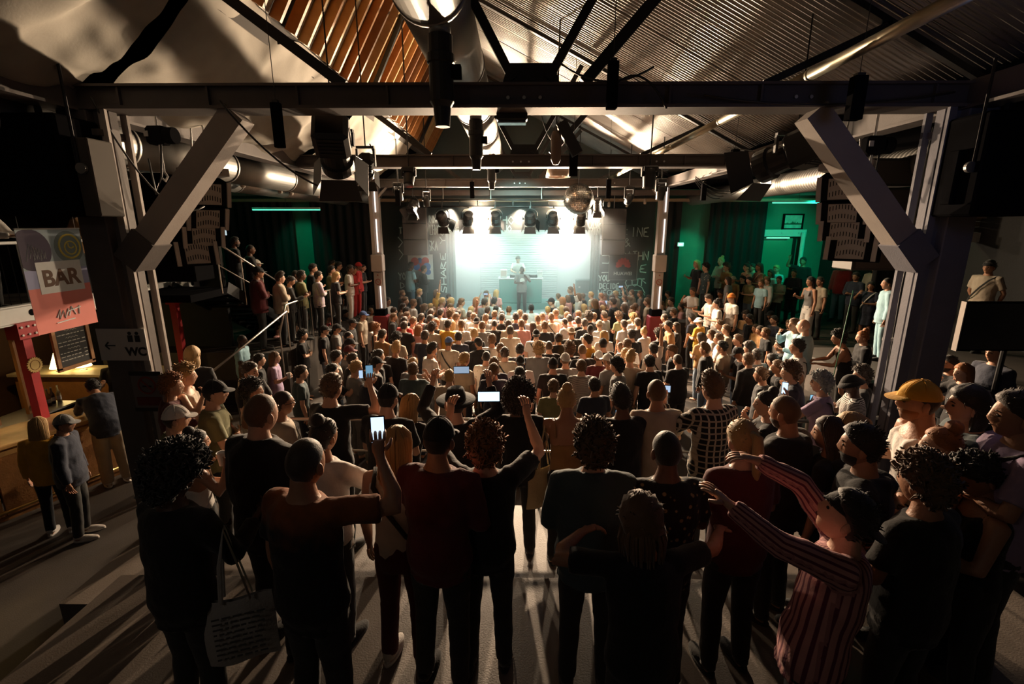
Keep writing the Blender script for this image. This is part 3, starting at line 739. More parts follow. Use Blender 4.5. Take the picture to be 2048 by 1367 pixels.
LEGS = {sg: (Vector((sg*0.09, 0, 0.92)), Vector((sg*0.105, 0.015, 0.49)), Vector((sg*0.118, -0.025, 0.09))) for sg in (1, -1)}
SPINE = [(0.83, 0.135, 0.10), (0.90, 0.165, 0.115), (1.0, 0.158, 0.112), (1.10, 0.142, 0.100), (1.22, 0.158, 0.108), (1.32, 0.176, 0.112), (1.39, 0.172, 0.100), (1.435, 0.125, 0.082), (1.465, 0.075, 0.066), (1.52, 0.055, 0.058), (1.57, 0.053, 0.055)]
BODY = {}
def finger(mb, b, d, pn, L, r, curl):
    pts = [b]; dd = d.copy(); axis = d.cross(pn)
    for k, fr in enumerate((0.42, 0.32, 0.26)):
        dd = Matrix.Rotation(curl*(0.45 if k == 0 else 0.75), 3, axis) @ dd; pts.append(pts[-1]+dd*(L*fr))
    mb.tube(pts, [r, r*0.95, r*0.88, r*0.6], 6)
def body_mesh(p):
    if p in BODY: return BODY[p]
    T, sp, Hm, arms = pose_frame(p)
    mb = MB(); fine = MB()
    mb.tube([sp(Vector((0, -0.012*math.sin((z-0.9)*4), z))) for z, a, b in SPINE], [(a, b) for z, a, b in SPINE], 18, up=(0, 1, 0))
    for sg, (h, k, a) in LEGS.items():
        mb.tube([h, (h+k)/2, k, k.lerp(a, 0.35), a.lerp(k, 0.15), a-Vector((0, 0, 0.05))], [0.085, 0.072, 0.052, 0.054, 0.034, 0.034], 12)
        mb.tube([a+Vector((0, -0.04, -0.05)), a+Vector((0, 0.06, -0.055)), a+Vector((0, 0.16, -0.07))], [(0.034, 0.03), (0.042, 0.028), (0.03, 0.016)], 10)
    for (s, e, w, hd, pn, cu, sg) in arms:
        mb.tube([s+Vector((-sg*0.04, 0, 0.0)), s, s.lerp(e, 0.4), e, e.lerp(w, 0.25), w], [0.05, 0.056, 0.047, 0.039, 0.042, 0.026], 12)
        pm = w+hd*0.085
        lat = hd.cross(pn).normalized()
        mb.tube([w-hd*0.01, w+hd*0.04, pm], [(0.026, 0.020), (0.040, 0.017), (0.038, 0.014)], 10, up=tuple(pn))
        for k in range(4):
            o = (k-1.5)*0.0195
            finger(fine, pm+lat*o-hd*0.012, (hd+lat*o*3).normalized(), pn, (0.072, 0.082, 0.076, 0.060)[k if sg < 0 else 3-k] if True else 0, 0.0088, cu)
        th = lat*(-sg)
        fine_b = w+hd*0.028+th*0.03
        d0 = (hd*0.65+th*0.7+pn*0.25).normalized()
        fine.tube([fine_b, fine_b+d0*0.034, fine_b+d0*0.034+(hd*0.85+th*0.3+pn*0.35).normalized()*0.03], [0.012, 0.010, 0.006], 6)
    co, po = remesh(mb, 0.0145, 3)
    out = MB(); out.add(co, po, 0); out.v += []; out.add(fine.v, fine.f, 0)
    out.sphere((0, 0, 0), 1, 34, 26, lambda d: Hm @ head_pt(d))
    H3 = Hm.to_3x3()
    for sg in (-1, 1):
        out.sphere(Hm @ Vector((sg*0.080, -0.010, -0.012)), 1, 10, 8, lambda d: H3 @ (Matrix.Rotation(sg*R(-18), 3, 'Z') @ Vector((d.x*0.010, d.y*0.021, d.z*0.033-0.004*d.y))))
        out.sphere(Hm @ Vector((sg*0.030, 0.0835, 0.006)), 0.0095, 8, 6, lambda d: H3 @ Vector((d.x*0.014, d.y*0.008, d.z*0.007)), mi=1)
        out.tube([Hm @ Vector((sg*0.014, 0.094, 0.026)), Hm @ Vector((sg*0.032, 0.094, 0.032)), Hm @ Vector((sg*0.050, 0.082, 0.026))], [0.003, 0.004, 0.002], 5, mi=1)
    out.tube([Hm @ Vector((-0.022, 0.0915, -0.056)), Hm @ Vector((0, 0.0985, -0.055)), Hm @ Vector((0.022, 0.0915, -0.056))], [0.001, 0.003, 0.001], 5, mi=1)
    BODY[p] = finish(out, 'person', [SKIN, EYE])
    return BODY[p]
SHIRT = {}
def shirt_mesh(p, ty):
    key = (p, ty)
    if key in SHIRT: return SHIRT[key]
    T, sp, Hm, arms = pose_frame(p)
    off = {'tee': 0.020, 'long': 0.022, 'tank': 0.010, 'hoodie': 0.034, 'crop': 0.008, 'jacket': 0.032, 'strap': 0.008}[ty]
    mb = MB()
    z0 = {'tank': 0.86, 'crop': 1.02, 'strap': 0.92}.get(ty, 0.80)
    zt = {'tank': 1.40, 'crop': 1.33, 'strap': 1.30}.get(ty, 1.462)
    rows = [(z, a, b) for z, a, b in SPINE if z0 < z < zt]
    first = [(z0, 0.158, 0.115)]; last = [] if ty in ('crop', 'strap') else [(zt, 0.085, 0.074)]
    rr = first+rows+last
    loose = {'tee': 0.014, 'long': 0.014, 'hoodie': 0.02, 'jacket': 0.02}.get(ty, 0.0)
    mb.tube([sp(Vector((0, -0.012*math.sin((z-0.9)*4), z))) for z, a, b in rr], [(a+off+loose*(1 if z < 1.25 else 0.2), b+off+loose*(1 if z < 1.25 else 0.2)) if z < 1.44 else (a+0.012, b+0.012) for z, a, b in rr], 20, up=(0, 1, 0))
    if ty in ('tank', 'crop', 'strap'):
        for sg in (-1, 1):
            x = sg*(0.10 if ty == 'tank' else 0.115)
            w = 0.03 if ty == 'tank' else 0.012
            mb.tube([T @ Vector((x, -0.115, 1.27)), T @ Vector((x, -0.095, 1.38)), T @ Vector((x*0.95, -0.02, 1.455)), T @ Vector((x, 0.09, 1.38)), T @ Vector((x, 0.118, 1.27))], [(w, 0.014)]*5, 8)
    else:
        for (s, e, w, hd, pn, cu, sg) in arms:
            inn = s+T.to_3x3() @ Vector((-sg*0.06, 0, 0.0))
            if ty == 'tee': mb.tube([inn, s, s.lerp(e, 0.35), s.lerp(e, 0.72)], [0.065, 0.070, 0.066, 0.068], 12)
            else:
                k = 0.004 if ty == 'long' else 0.012
                mb.tube([inn, s, s.lerp(e, 0.45), e, e.lerp(w, 0.4), e.lerp(w, 0.93)], [0.066+k, 0.070+k, 0.062+k, 0.056+k, 0.052+k, 0.042+k], 12)
    if ty == 'hoodie':
        mb.tube([T @ Vector((-0.10, -0.03, 1.44)), T @ Vector((-0.06, -0.10, 1.43)), T @ Vector((0, -0.13, 1.41)), T @ Vector((0.06, -0.10, 1.43)), T @ Vector((0.10, -0.03, 1.44))], [0.03, 0.045, 0.05, 0.045, 0.03], 10)
    if ty == 'jacket':
        mb.tube([T @ Vector((0.088*math.cos(a), -0.005+0.078*math.sin(a), 1.462+0.012*(-math.sin(a)))) for a in [i*math.pi/8 for i in range(16)]], [(0.014, 0.03)]*16, 8, closed=True)
    co, po = remesh(mb, 0.0165, 3, 0.0075, 8.0, sum(map(ord, p+ty)) % 17)
    SHIRT[key] = finish(MB().add(co, po), 'shirt', FABRIC)
    if p == 'stretch':       # angle round the trunk or the arm, for stripes that run along them
        bones = [(sp(Vector((0, 0, 0.80))), sp(Vector((0, 0, 1.47))), 0.16)]
        for (s, e, w, hd, pn, cu, sg) in arms: bones += [(s, e, 0.07), (e, w, 0.07)]
        at = SHIRT[key].attributes.new('around', 'FLOAT', 'POINT'); vals = []
        for q in co:
            q = Vector(q); best = None
            for a, b_, r in bones:
                d = b_-a; t = max(0, min(1, (q-a).dot(d)/d.dot(d))); dist = (q-(a+d*t)).length/r
                if best is None or dist < best[0]: best = (dist, a+d*t, d.normalized(), r)
            _, c, d, r = best; x = Vector((1, 0, 0)); x = (x-d*x.dot(d)).normalized(); y = d.cross(x); v = q-c
            vals.append(math.atan2(v.dot(y), v.dot(x))*(26 if r > 0.1 else 13))
        at.data.foreach_set('value', vals)
    return SHIRT[key]
def bottom_mesh(ty):
    key = ('b', ty)
    if key in SHIRT: return SHIRT[key]
    mb = MB()
    mb.rings([(0, 0, 0.78, 0.15, 0.115), (0, 0, 0.86, 0.178, 0.130), (0, 0, 0.95, 0.170, 0.124), (0, 0, 1.02, 0.160, 0.116)], 20)
    if ty == 'skirt':
        mb.rings([(0, 0, 0.50, 0.20, 0.16), (0, 0, 0.7, 0.19, 0.15), (0, 0, 0.9, 0.175, 0.13)], 20)
    else:
        for sg, (h, k, a) in LEGS.items():
            if ty == 'shorts': mb.tube([h, (h+k)/2, k+Vector((0, 0, 0.03))], [0.098, 0.094, 0.088], 14)
            else:
                w = 0.014 if ty == 'wide' else 0.0
                mb.tube([h, (h+k)/2, k, k.lerp(a, 0.5), a+Vector((0, 0, -0.015))], [0.096, 0.086+w, 0.068+w*1.5, 0.064+w*1.5, 0.058+w*1.3], 14)
    co, po = remesh(mb, 0.0165, 3, 0.006, 7.0, len(ty))
    SHIRT[key] = finish(MB().add(co, po), 'trousers', FABRIC)
    return SHIRT[key]
def shoe_mesh(sg):
    key = ('s', sg)
    if key in SHIRT: return SHIRT[key]
    a = LEGS[sg][2]; mb = MB()
    def fn(d):
        y = d.y*0.135; w = 0.046+0.008*d.y-0.012*max(0, -d.y)
        return Vector((d.x*w, y, max(d.z, -0.35)*(0.050-0.020*d.y)))
    mb.sphere((a.x, a.y+0.075, 0.030), 1, 18, 12, fn)
    mb.rings([(a.x, a.y+0.072, 0.0, 0.046, 0.136), (a.x, a.y+0.072, 0.004, 0.050, 0.142), (a.x, a.y+0.072, 0.022, 0.050, 0.142), (a.x, a.y+0.072, 0.026, 0.045, 0.134)], 20)
    mb.rings([(a.x, a.y, 0.05, 0.046, 0.06), (a.x, a.y-0.004, 0.10, 0.046, 0.052), (a.x, a.y-0.004, 0.105, 0.036, 0.042)], 14)
    SHIRT[key] = finish(mb, 'shoe', FABRIC)
    return SHIRT[key]
BEARD = {}
def beard_mesh():
    if 'b' not in BEARD:
        def fn(d):
            b = head_pt(d)
            m = sstep(0.10, 0.35, d.y+0.1)*sstep(0.28, 0.42, -d.z)*(1-g3(d, (0, 0.88, -0.47), 0.09))
            return b+d*(0.010*m-0.01*(1-m)+0.003*mnoise.noise(d*14)*m)
        BEARD['b'] = finish(MB().sphere((0, 0, 0), 1, 30, 22, fn), 'beard', HAIR)
    return BEARD['b']
# colours
HC = {'k': (0.018, 0.014, 0.012), 'd': (0.045, 0.028, 0.018), 'm': (0.14, 0.075, 0.035), 'y': (0.48, 0.30, 0.12), 'g': (0.32, 0.12, 0.035), 'w': (0.42, 0.44, 0.44), 'p': (0.55, 0.45, 0.30)}
SK = {'l': (0.62, 0.36, 0.25), 'm': (0.42, 0.21, 0.125), 'b': (0.16, 0.075, 0.045), 'd': (0.075, 0.036, 0.024)}
TC = {'k': (0.012, 0.012, 0.014), 'n': (0.025, 0.03, 0.05), 'w': (0.72, 0.68, 0.64), 'e': (0.46, 0.38, 0.29), 'g': (0.20, 0.20, 0.20), 'y': (0.72, 0.38, 0.04), 'r': (0.48, 0.03, 0.03), 'b': (0.07, 0.12, 0.28), 't': (0.055, 0.085, 0.095),
      'p': (0.62, 0.30, 0.28), 'o': (0.20, 0.19, 0.09), 'm': (0.11, 0.018, 0.022), 'l': (0.32, 0.52, 0.60), 'v': (0.38, 0.28, 0.42), 'a': (0.40, 0.22, 0.09), 'O': (0.75, 0.22, 0.04), 'j': (0.16, 0.22, 0.30), 'x': (0.03, 0.03, 0.03)}
def glasses_mesh():
    if 'g' not in BEARD:
        mb = MB()
        for sg in (-1, 1):
            mb.tube([(sg*0.032+0.024*math.cos(a), 0.103, 0.004+0.020*math.sin(a)) for a in [k*0.571 for k in range(11)]], 0.0028, 5, closed=True)
            mb.tube([(sg*0.056, 0.101, 0.008), (sg*0.078, 0.06, 0.010), (sg*0.085, -0.01, 0.008)], 0.0028, 5)
        mb.tube([(-0.009, 0.104, 0.008), (0.009, 0.104, 0.008)], 0.0028, 5)
        BEARD['g'] = finish(mb, 'glasses', EYE)
    return BEARD['g']
def child(mesh, name, parent, color=None, m=None, loc=None, M=None):
    o = bpy.data.objects.new(name, mesh); COL.objects.link(o); o.parent = parent
    if color is not None: o.color = (*color, 1)
    if m is not None:
        o.material_slots[0].link = 'OBJECT'; o.material_slots[0].material = MATS[m]
    if M is not None: o.matrix_local = M
    return o
PEOPLE = []
def person(loc, rz, H, label, pose='stand', hair='ks', top='tee:k', bottom='trousers:x', skin='l', hat=None, shoe='x', group=None, beard=None, strap=None, wide=1.0, glasses=False):
    b = bpy.data.objects.new('person', body_mesh(pose)); COL.objects.link(b)
    s = H/1.745; b.location = loc; b.rotation_euler = (0, 0, rz); b.scale = (s*wide, s*wide, s)
    b.color = (*SK[skin], 1)
    tag(b, label, 'person', group)
    Hm = pose_frame(pose)[2]
    if len(hair) > 1 and hair[1] != 'n':
        child(hair_mesh(hair[1]), 'hair', b, HC[hair[0]], M=Hm)
    if hat:
        if len(hair) < 2 or hair[1] == 'n': child(hair_mesh('z'), 'hair', b, HC[hair[0]], M=Hm)
        nm = {'C': 'cap', 'K': 'cap', 'B': 'bucket_hat', 'N': 'beanie', 'F': 'brimmed_hat'}[hat[0]]
        child(hat_mesh(hat[0]), nm, b, TC[hat[1]], M=Hm)
    if beard: child(beard_mesh(), 'beard', b, HC[beard], M=Hm)
    if glasses: child(glasses_mesh(), 'glasses', b, M=Hm)
    if top:
        t = top.split(':'); child(shirt_mesh(pose, t[0]), {'tank': 'vest_top', 'crop': 'crop_top', 'strap': 'strap_top', 'hoodie': 'hoodie', 'jacket': 'jacket'}.get(t[0], 'shirt'), b, TC[t[1]], 'fabric_'+t[2] if len(t) > 2 else None)
    if bottom:
        t = bottom.split(':'); child(bottom_mesh(t[0]), {'shorts': 'shorts', 'skirt': 'skirt'}.get(t[0], 'trousers'), b, TC[t[1]], 'fabric_'+t[2] if len(t) > 2 else None)
    if shoe:
        for sg in (-1, 1): child(shoe_mesh(sg), 'shoe', b, TC[shoe])
    if strap:
        key = ('strap', pose)
        if key not in SHIRT:
            T = pose_frame(pose)[0]; sg = -1
            SHIRT[key] = finish(MB().tube([T @ Vector(q) for q in ((-0.155, 0.02, 1.46), (-0.11, -0.125, 1.40), (0, -0.158, 1.24), (0.11, -0.155, 1.10), (0.19, -0.08, 0.99), (0.20, 0.04, 0.96), (0.12, 0.155, 1.05), (0, 0.16, 1.24), (-0.10, 0.13, 1.38))], [(0.016, 0.006)]*9, 6, closed=True), 'bag_strap', FABRIC)
        child(SHIRT[key], 'bag_strap', b, TC[strap])
    PEOPLE.append(b)
    return b
def hand_world(b, pose, sg):
    T, sp, Hm, arms = pose_frame(pose)
    s, e, w, hd, pn, cu, g = arms[0 if sg > 0 else 1]
    M = Matrix.Translation(b.location) @ b.rotation_euler.to_matrix().to_4x4() @ Matrix.Diagonal((*b.scale, 1))
    return M @ (w+hd*0.09+pn*0.028), M.to_3x3().normalized() @ hd, M.to_3x3().normalized() @ pn
# ================================================================ FITTINGS AND FURNITURE
def X3(rx=0, ry=0, rz=0): return Euler((R(rx), R(ry), R(rz)))
def pipe(pts, r, name, m, label, cat, parent=None, n=8, group=None):
    o = MB().tube(pts, r, n).build(name, m, parent, smooth=True)
    return tag(o, label, cat, group) if parent is None else o
# stage lighting bar (ladder truss) ------------------------------------------------
TY = 15.75; za = 3.66; zb = 3.46
o = tag(empty('lighting_bar', (-0.15, TY, za)), 'black ladder-shaped lighting bar carrying the stage lanterns', 'truss')
for z in (0, zb-za): MB().tube([(-2.85, 0, z), (2.85, 0, z)], 0.03, 10).build('chord', DARKMETAL, o, smooth=True)
for i in range(11): MB().tube([(-2.8+0.56*i, 0, 0), (-2.8+0.56*i, 0, zb-za)], 0.015, 6).build('rung', DARKMETAL, o)
for x in (-2.2, -0.7, 0.9, 2.3): MB().tube([(x, 0, 0), (x, 0, 0.42)], 0.02, 6).build('hanger', STEEL, o)
LENS_ON = mat('lit_lens', (1, 0.9, 0.8), 0.2, emit=((1.0, 0.86, 0.68), 60.0))
LENS_OFF = mat('lens_glass', (0.10, 0.10, 0.11), 0.08, 0.0, spec=0.8)
CAN = mat('lantern_black', (0.020, 0.020, 0.021), 0.4, 0.5)
def lantern(p, top, aim, label, lit=False, r=0.185, doors=True, group='lanterns on the stage bar', name='stage_lantern', L=0.40):
    """theatre fresnel: hook clamp, yoke, ribbed can, lens, barn doors"""
    p = Vector(p); o = tag(empty(name, p), label, 'lamp', group)
    d = (Vector(aim)-p).normalized()
    M = d.to_track_quat('Z', 'Y').to_matrix().to_4x4()
    prof = [(r*0.25, -L*0.62), (r*0.75, -L*0.55), (r*0.95, -L*0.35)]
    for i in range(4): prof += [(r*0.95, -L*0.3+0.04*i), (r*0.88, -L*0.3+0.015+0.04*i), (r*0.95, -L*0.3+0.03+0.04*i)]
    prof += [(r*0.98, L*0.36), (r*1.03, L*0.37), (r*1.03, L*0.42)]
    MB().lathe(prof, 20, M).build('can', CAN, o, smooth=False)
    MB().lathe([(0, L*0.40), (r*0.8, L*0.425), (r*0.92, L*0.41), (r*0.9, L*0.38)], 20, M).build('lens', LENS_ON if lit else LENS_OFF, o, smooth=True)
    h = (top-p.z)
    yk = [Vector((-r*1.2, 0, 0)), Vector((-r*1.25, 0, r*1.0)), Vector((-r*0.8, 0, r*1.55)), Vector((0, 0, r*1.7)), Vector((r*0.8, 0, r*1.55)), Vector((r*1.25, 0, r*1.0)), Vector((r*1.2, 0, 0))]
    rz = Matrix.Rotation(math.atan2(-d.x, d.y), 3, 'Z')
    MB().tube([rz @ q for q in yk], 0.014, 6).build('yoke', CAN, o, smooth=True)
    MB().tube([(0, 0, r*1.7), (0, 0, h)], 0.014, 6).box((0, 0, h-0.02), (0.05, 0.08, 0.09)).build('clamp', DARKMETAL, o)
    for s in (-1, 1): MB().tube([rz @ Vector((s*r*1.0, 0, 0)), rz @ Vector((s*r*1.32, 0, 0))], 0.028, 8).build('knob', CAN, o)
    if doors:
        for a in range(4):
            A = Matrix.Rotation(a*math.pi/2, 4, 'Z')
            w = r*(1.0 if a % 2 else 0.85)
            q = [(-w, r*1.0, L*0.42), (w, r*1.0, L*0.42), (w*1.25, r*1.55, L*0.42+r*1.05), (-w*1.25, r*1.55, L*0.42+r*1.05)]
            q = [M @ (A @ Vector(t)) for t in q]; q2 = [t+d*0.008 for t in q]
            MB().add(q+q2, [(0, 1, 2, 3), (7, 6, 5, 4), (0, 4, 5, 1), (1, 5, 6, 2), (2, 6, 7, 3), (3, 7, 4, 0)]).build('barn_door', CAN, o)
    return o
for (u, aimx, lab) in ((885, -1.6, 'black stage lantern first on the bar from the heart-poster end'), (937, -2.2, 'black stage lantern second on the bar, beside the first glare'),
                       (990, -0.8, 'black stage lantern with drooping barn doors between the glares, nearer the heart poster'), (1060, 0.7, 'black stage lantern with drooping barn doors between the glares, nearer the mirror ball'),
                       (1107, 1.6, 'black stage lantern washed out by the glare under the mirror ball'), (1160, 2.0, 'black stage lantern directly below the mirror ball')):
    p = atY(u, 437, TY); lantern(p, zb, (aimx, 18.6, 0.3), lab)
for b, lab in zip(BEAM, ('lit audience lantern glaring beside the second lantern on the bar', 'lit audience lantern glaring below the mirror ball')):
    lantern(b, b[2]+0.45, (b[0]*0.3, 4.0, 2.2), lab, lit=True, doors=False, r=0.13)
lantern(atY(826, 412, 15.2), BOT, (-4.0, 13.0, 1.0), 'black boxy lantern with barn doors beside the heart-poster stage column', r=0.16, group='lanterns over the hall')
lantern(atY(1195, 410, 15.2), BOT, (3.0, 17.4, 1.0), 'black lantern with barn doors just past the mirror ball', r=0.13, group='lanterns over the hall')
# big lanterns near the first beam
def profile_spot(p, aim, L, r, label, top):
    p = Vector(p); o = tag(empty('profile_spot', p), label, 'lamp')
    d = (Vector(aim)-p).normalized(); M = d.to_track_quat('Z', 'Y').to_matrix().to_4x4()
    MB().box((0, 0, -L*0.22), (r*2, r*2.0, L*0.55), bev=0.05).build('housing', CAN, o).matrix_local = M
    MB().lathe([(r*0.75, L*0.05), (r*0.8, L*0.30), (r*0.98, L*0.32), (r*0.98, L*0.5), (r*0.9, L*0.5)], 20).build('barrel', CAN, o, smooth=False).matrix_local = M
    MB().lathe([(0, L*0.47), (r*0.9, L*0.46), (r*0.9, L*0.44)], 20).build('lens', LENS_OFF, o, smooth=True).matrix_local = M
    for k in range(5): MB().box((0, -r*1.01, -L*0.42+k*0.05), (r*1.3, 0.012, 0.02)).build('cooling_fin', DARKMETAL, o).matrix_local = M
    MB().box((-r*1.03, 0, -L*0.2), (0.012, r*0.25, L*0.36)).build('side_rail', STEEL, o).matrix_local = M
    for a in range(4):
        A = Matrix.Rotation(a*math.pi/2, 4, 'Z'); w = r
        q = [A @ Vector(t) for t in ((-w, r, L*0.5), (w, r, L*0.5), (w*1.3, r*1.7, L*0.5+r*1.1), (-w*1.3, r*1.7, L*0.5+r*1.1))]; q2 = [t+Vector((0, 0, 0.008)) for t in q]
        MB().add(q+q2, [(0, 1, 2, 3), (7, 6, 5, 4), (0, 4, 5, 1), (1, 5, 6, 2), (2, 6, 7, 3), (3, 7, 4, 0)]).build('barn_door', CAN, o).matrix_local = M
    h = top-p.z
    for s in (-1, 1): MB().bar((s*r*1.15, 0, 0), (s*r*1.15, 0, h-0.12), 0.03, 0.05).build('yoke_arm', CAN, o)
    MB().box((0, 0, h-0.1), (r*2.4, 0.06, 0.03)).build('yoke_bridge', CAN, o)
    MB().tube([(0, 0, h-0.1), (0, 0, roofz(p.x)-p.z)], 0.009, 6).build('clamp', DARKMETAL, o)
    MB().tube([(r*0.5, 0.05, h-0.05), (r*1.1, 0.0, h*0.5), (r*0.9, 0, 0.1)], 0.009, 6).build('safety_cable', RUBBER, o, smooth=True)
    return o
profile_spot(atY(668, 292, 5.75), atY(740, 620, 9.0), 0.66, 0.19, 'big black profile spot hanging under the nearest beam, towards the bar', BOT)
profile_spot(atY(733, 332, 6.9), atY(745, 560, 10.0), 0.42, 0.10, 'smaller black spot hanging just behind the big profile spot', BOT)
profile_spot(atY(1590, 305, 6.0), atY(1380, 395, 7.2), 0.85, 0.20, 'long black spot with open barn doors hanging by the blue-grey pillar brace', BOT)
def moving_head(p, top, label, s=1.0, pitch=20, m=CAN):
    o = tag(empty('moving_head', p), label, 'lamp', 'moving heads over the crowd'); h = top-p[2]
    MB().box((0, 0, h-0.05), (0.24*s, 0.20*s, 0.1*s), bev=0.02).build('base', CAN, o)
    for k in (-1, 1): MB().box((k*0.125*s, 0, h*0.45), (0.035*s, 0.09*s, h*0.95), bev=0.01).build('arm', m, o)
    MB().tube([(0, 0, h), (0, 0, roofz(p[0])-p[2])], 0.014, 6).build('rod', DARKMETAL, o)
    M = Matrix.Rotation(R(pitch), 4, 'X')
    MB().lathe([(0.03*s, 0.17*s), (0.10*s, 0.13*s), (0.115*s, 0.0), (0.10*s, -0.15*s), (0.10*s, -0.2*s)], 16, M).build('head', CAN, o, smooth=True)
    MB().lathe([(0, -0.205*s), (0.09*s, -0.202*s), (0.09*s, -0.19*s)], 16, M).build('lens', LENS_OFF, o)
for (u, v, Y, lab, s, pt) in ((818, 352, 10.0, 'black moving head under the second beam towards the bar', 1.0, -25), (1299, 352, 10.0, 'black moving head under the second beam towards the platform', 1.15, 10),
                              (1322, 382, 12.5, 'black moving head with a white yoke beside the slim stage column', 1.0, 20), (1258, 396, 14.6, 'small moving head between mirror ball and stage column', 1.0, 60),
                              (853, 400, 14.8, 'small moving head by the heart-side end of the bar', 0.9, 10), (797, 385, 13.5, 'small moving head beside the heart-side stage column', 1.0, 30)):
    p = atY(u, v, Y); moving_head(p, min(BOT, p.z+0.34), lab, s, pt)
# mirror ball
p = atY(1157, 397, 14.7); o = tag(empty('mirror_ball', p), 'big mirror ball hanging over the crowd before the stage', 'mirror ball')
mb = MB(); rb = 0.44; nb = 26
for j in range(nb):
    t0, t1 = math.pi*j/nb, math.pi*(j+1)/nb; k = max(4, int(2*nb*math.sin((t0+t1)/2)))
    for i in range(k):
        a0, a1 = 2*math.pi*(i+0.06)/k, 2*math.pi*(i+0.94)/k; e = 0.06*(t1-t0); q = []
        for (t, a) in ((t0+e, a0), (t1-e, a0), (t1-e, a1), (t0+e, a1)): q.append((rb*math.sin(t)*math.cos(a), rb*math.sin(t)*math.sin(a), rb*math.cos(t)))
        mb.add(q, [(0, 1, 2, 3)])
mb.build('mirror_tiles', mat('mirror', (0.30, 0.29, 0.27), 0.22, 0.9), o)['kind'] = 'stuff'
MB().sphere((0, 0, 0), rb*0.985, 32, 20).build('ball_core', mat('ball_core_grey', (0.08, 0.08, 0.08), 0.5), o, smooth=True)
MB().tube([(0, 0, rb), (0, 0, roofz(p.x)-p.z)], 0.012, 6).box((0, 0, BOT-p.z-0.06), (0.14, 0.14, 0.12)).build('motor_rod', DARKMETAL, o)
# chain-hung pendants, tubes
for (u, v0, v1, w, Y, lab) in ((551, 205, 295, 17, 5.0, 'slim black box pendant on the nearest beam, towards the bar'), (1719, 152, 240, 24, 4.8, 'slim black box pendant on the nearest beam, beside the pillar brace'), (1227, 122, 218, 19, 5.0, 'slim black box pendant standing up at the middle of the nearest beam'),
                               (1148, 288, 352, 15, 9.9, 'slim black box pendant crossing the second beam'), (1471, 298, 352, 13, 9.0, 'slim black box pendant hung before the second beam, near the long black spot'), (1218, 358, 396, 9, 13.0, 'slim black box pendant next to the mirror ball'),
                               (1409, 364, 400, 9, 12.6, 'slim black box pendant over the platform edge'), (944, 363, 396, 8, 13.2, 'slim black box pendant above the first glare'), (795, 380, 410, 9, 12.5, 'slim black box pendant beside the heart-side stage column')):
    a, b = atY(u, v0, Y), atY(u, v1, Y); h = a.z-b.z; ww = w*Y/F
    o = tag(empty('pendant', (a.x, Y, b.z)), lab, 'pendant', 'slim black pendants')
    MB().box((0, 0, h/2), (ww, ww*0.8, h), bev=0.006).build('case', BLACK, o)
    MB().box((0, 0, h+0.01), (ww*0.6, ww*0.5, 0.03)).tube([(0, 0, h), (0, 0, roofz(a.x)-b.z)], 0.004, 4).build('cord', RUBBER, o)
p = atY(1024, 232, 5.42)
o = tag(empty('flood_light', p), 'black flood light under the middle of the nearest beam', 'lamp')
MB().box((0, 0, 0), (0.32, 0.16, 0.11), bev=0.02).build('case', CAN, o); MB().box((0, 0, -0.065), (0.29, 0.14, 0.02)).build('glass', LENS_OFF, o)
for s in (-1, 1): MB().bar((s*0.13, 0, 0.03), (s*0.13, 0, BOT-p.z), 0.03, 0.03).build('bracket', CAN, o)
p = atY(1116, 352, 13.6); o = tag(empty('lamp_shade', p), 'big wooden bell lamp shade beside the mirror ball', 'lamp')
MB().lathe([(0.16, 0.36), (0.24, 0.32), (0.31, 0.12), (0.33, -0.02), (0.32, -0.02), (0.29, 0.1), (0.22, 0.3)], 24).build('shade', mat('brown_shade', (0.25, 0.17, 0.12), 0.6), o, smooth=True)
MB().tube([(0, 0, 0.34), (0, 0, roofz(p.x)-p.z)], 0.01, 6).build('cord', RUBBER, o)
p = atY(1110, 285, 9.5); o = tag(empty('loudspeaker', p), 'small black cylindrical loudspeaker and bracket above the second beam', 'loudspeaker')
MB().lathe([(0.05, -0.38), (0.09, -0.3), (0.1, 0.1), (0.06, 0.2)], 16, Matrix.Translation((0.02, 0, 0))).build('body', mat('brown_case', (0.10, 0.06, 0.04), 0.5), o, smooth=True)
MB().bar((0.1, 0, 0.35), (0.42, 0, -0.2), 0.2, 0.16, (0, 1, 0)).build('horn', CAN, o)
MB().tube([(0.02, 0, 0.2), (0.05, 0, roofz(p.x)-p.z)], 0.015, 6).build('hanger', RUBBER, o)
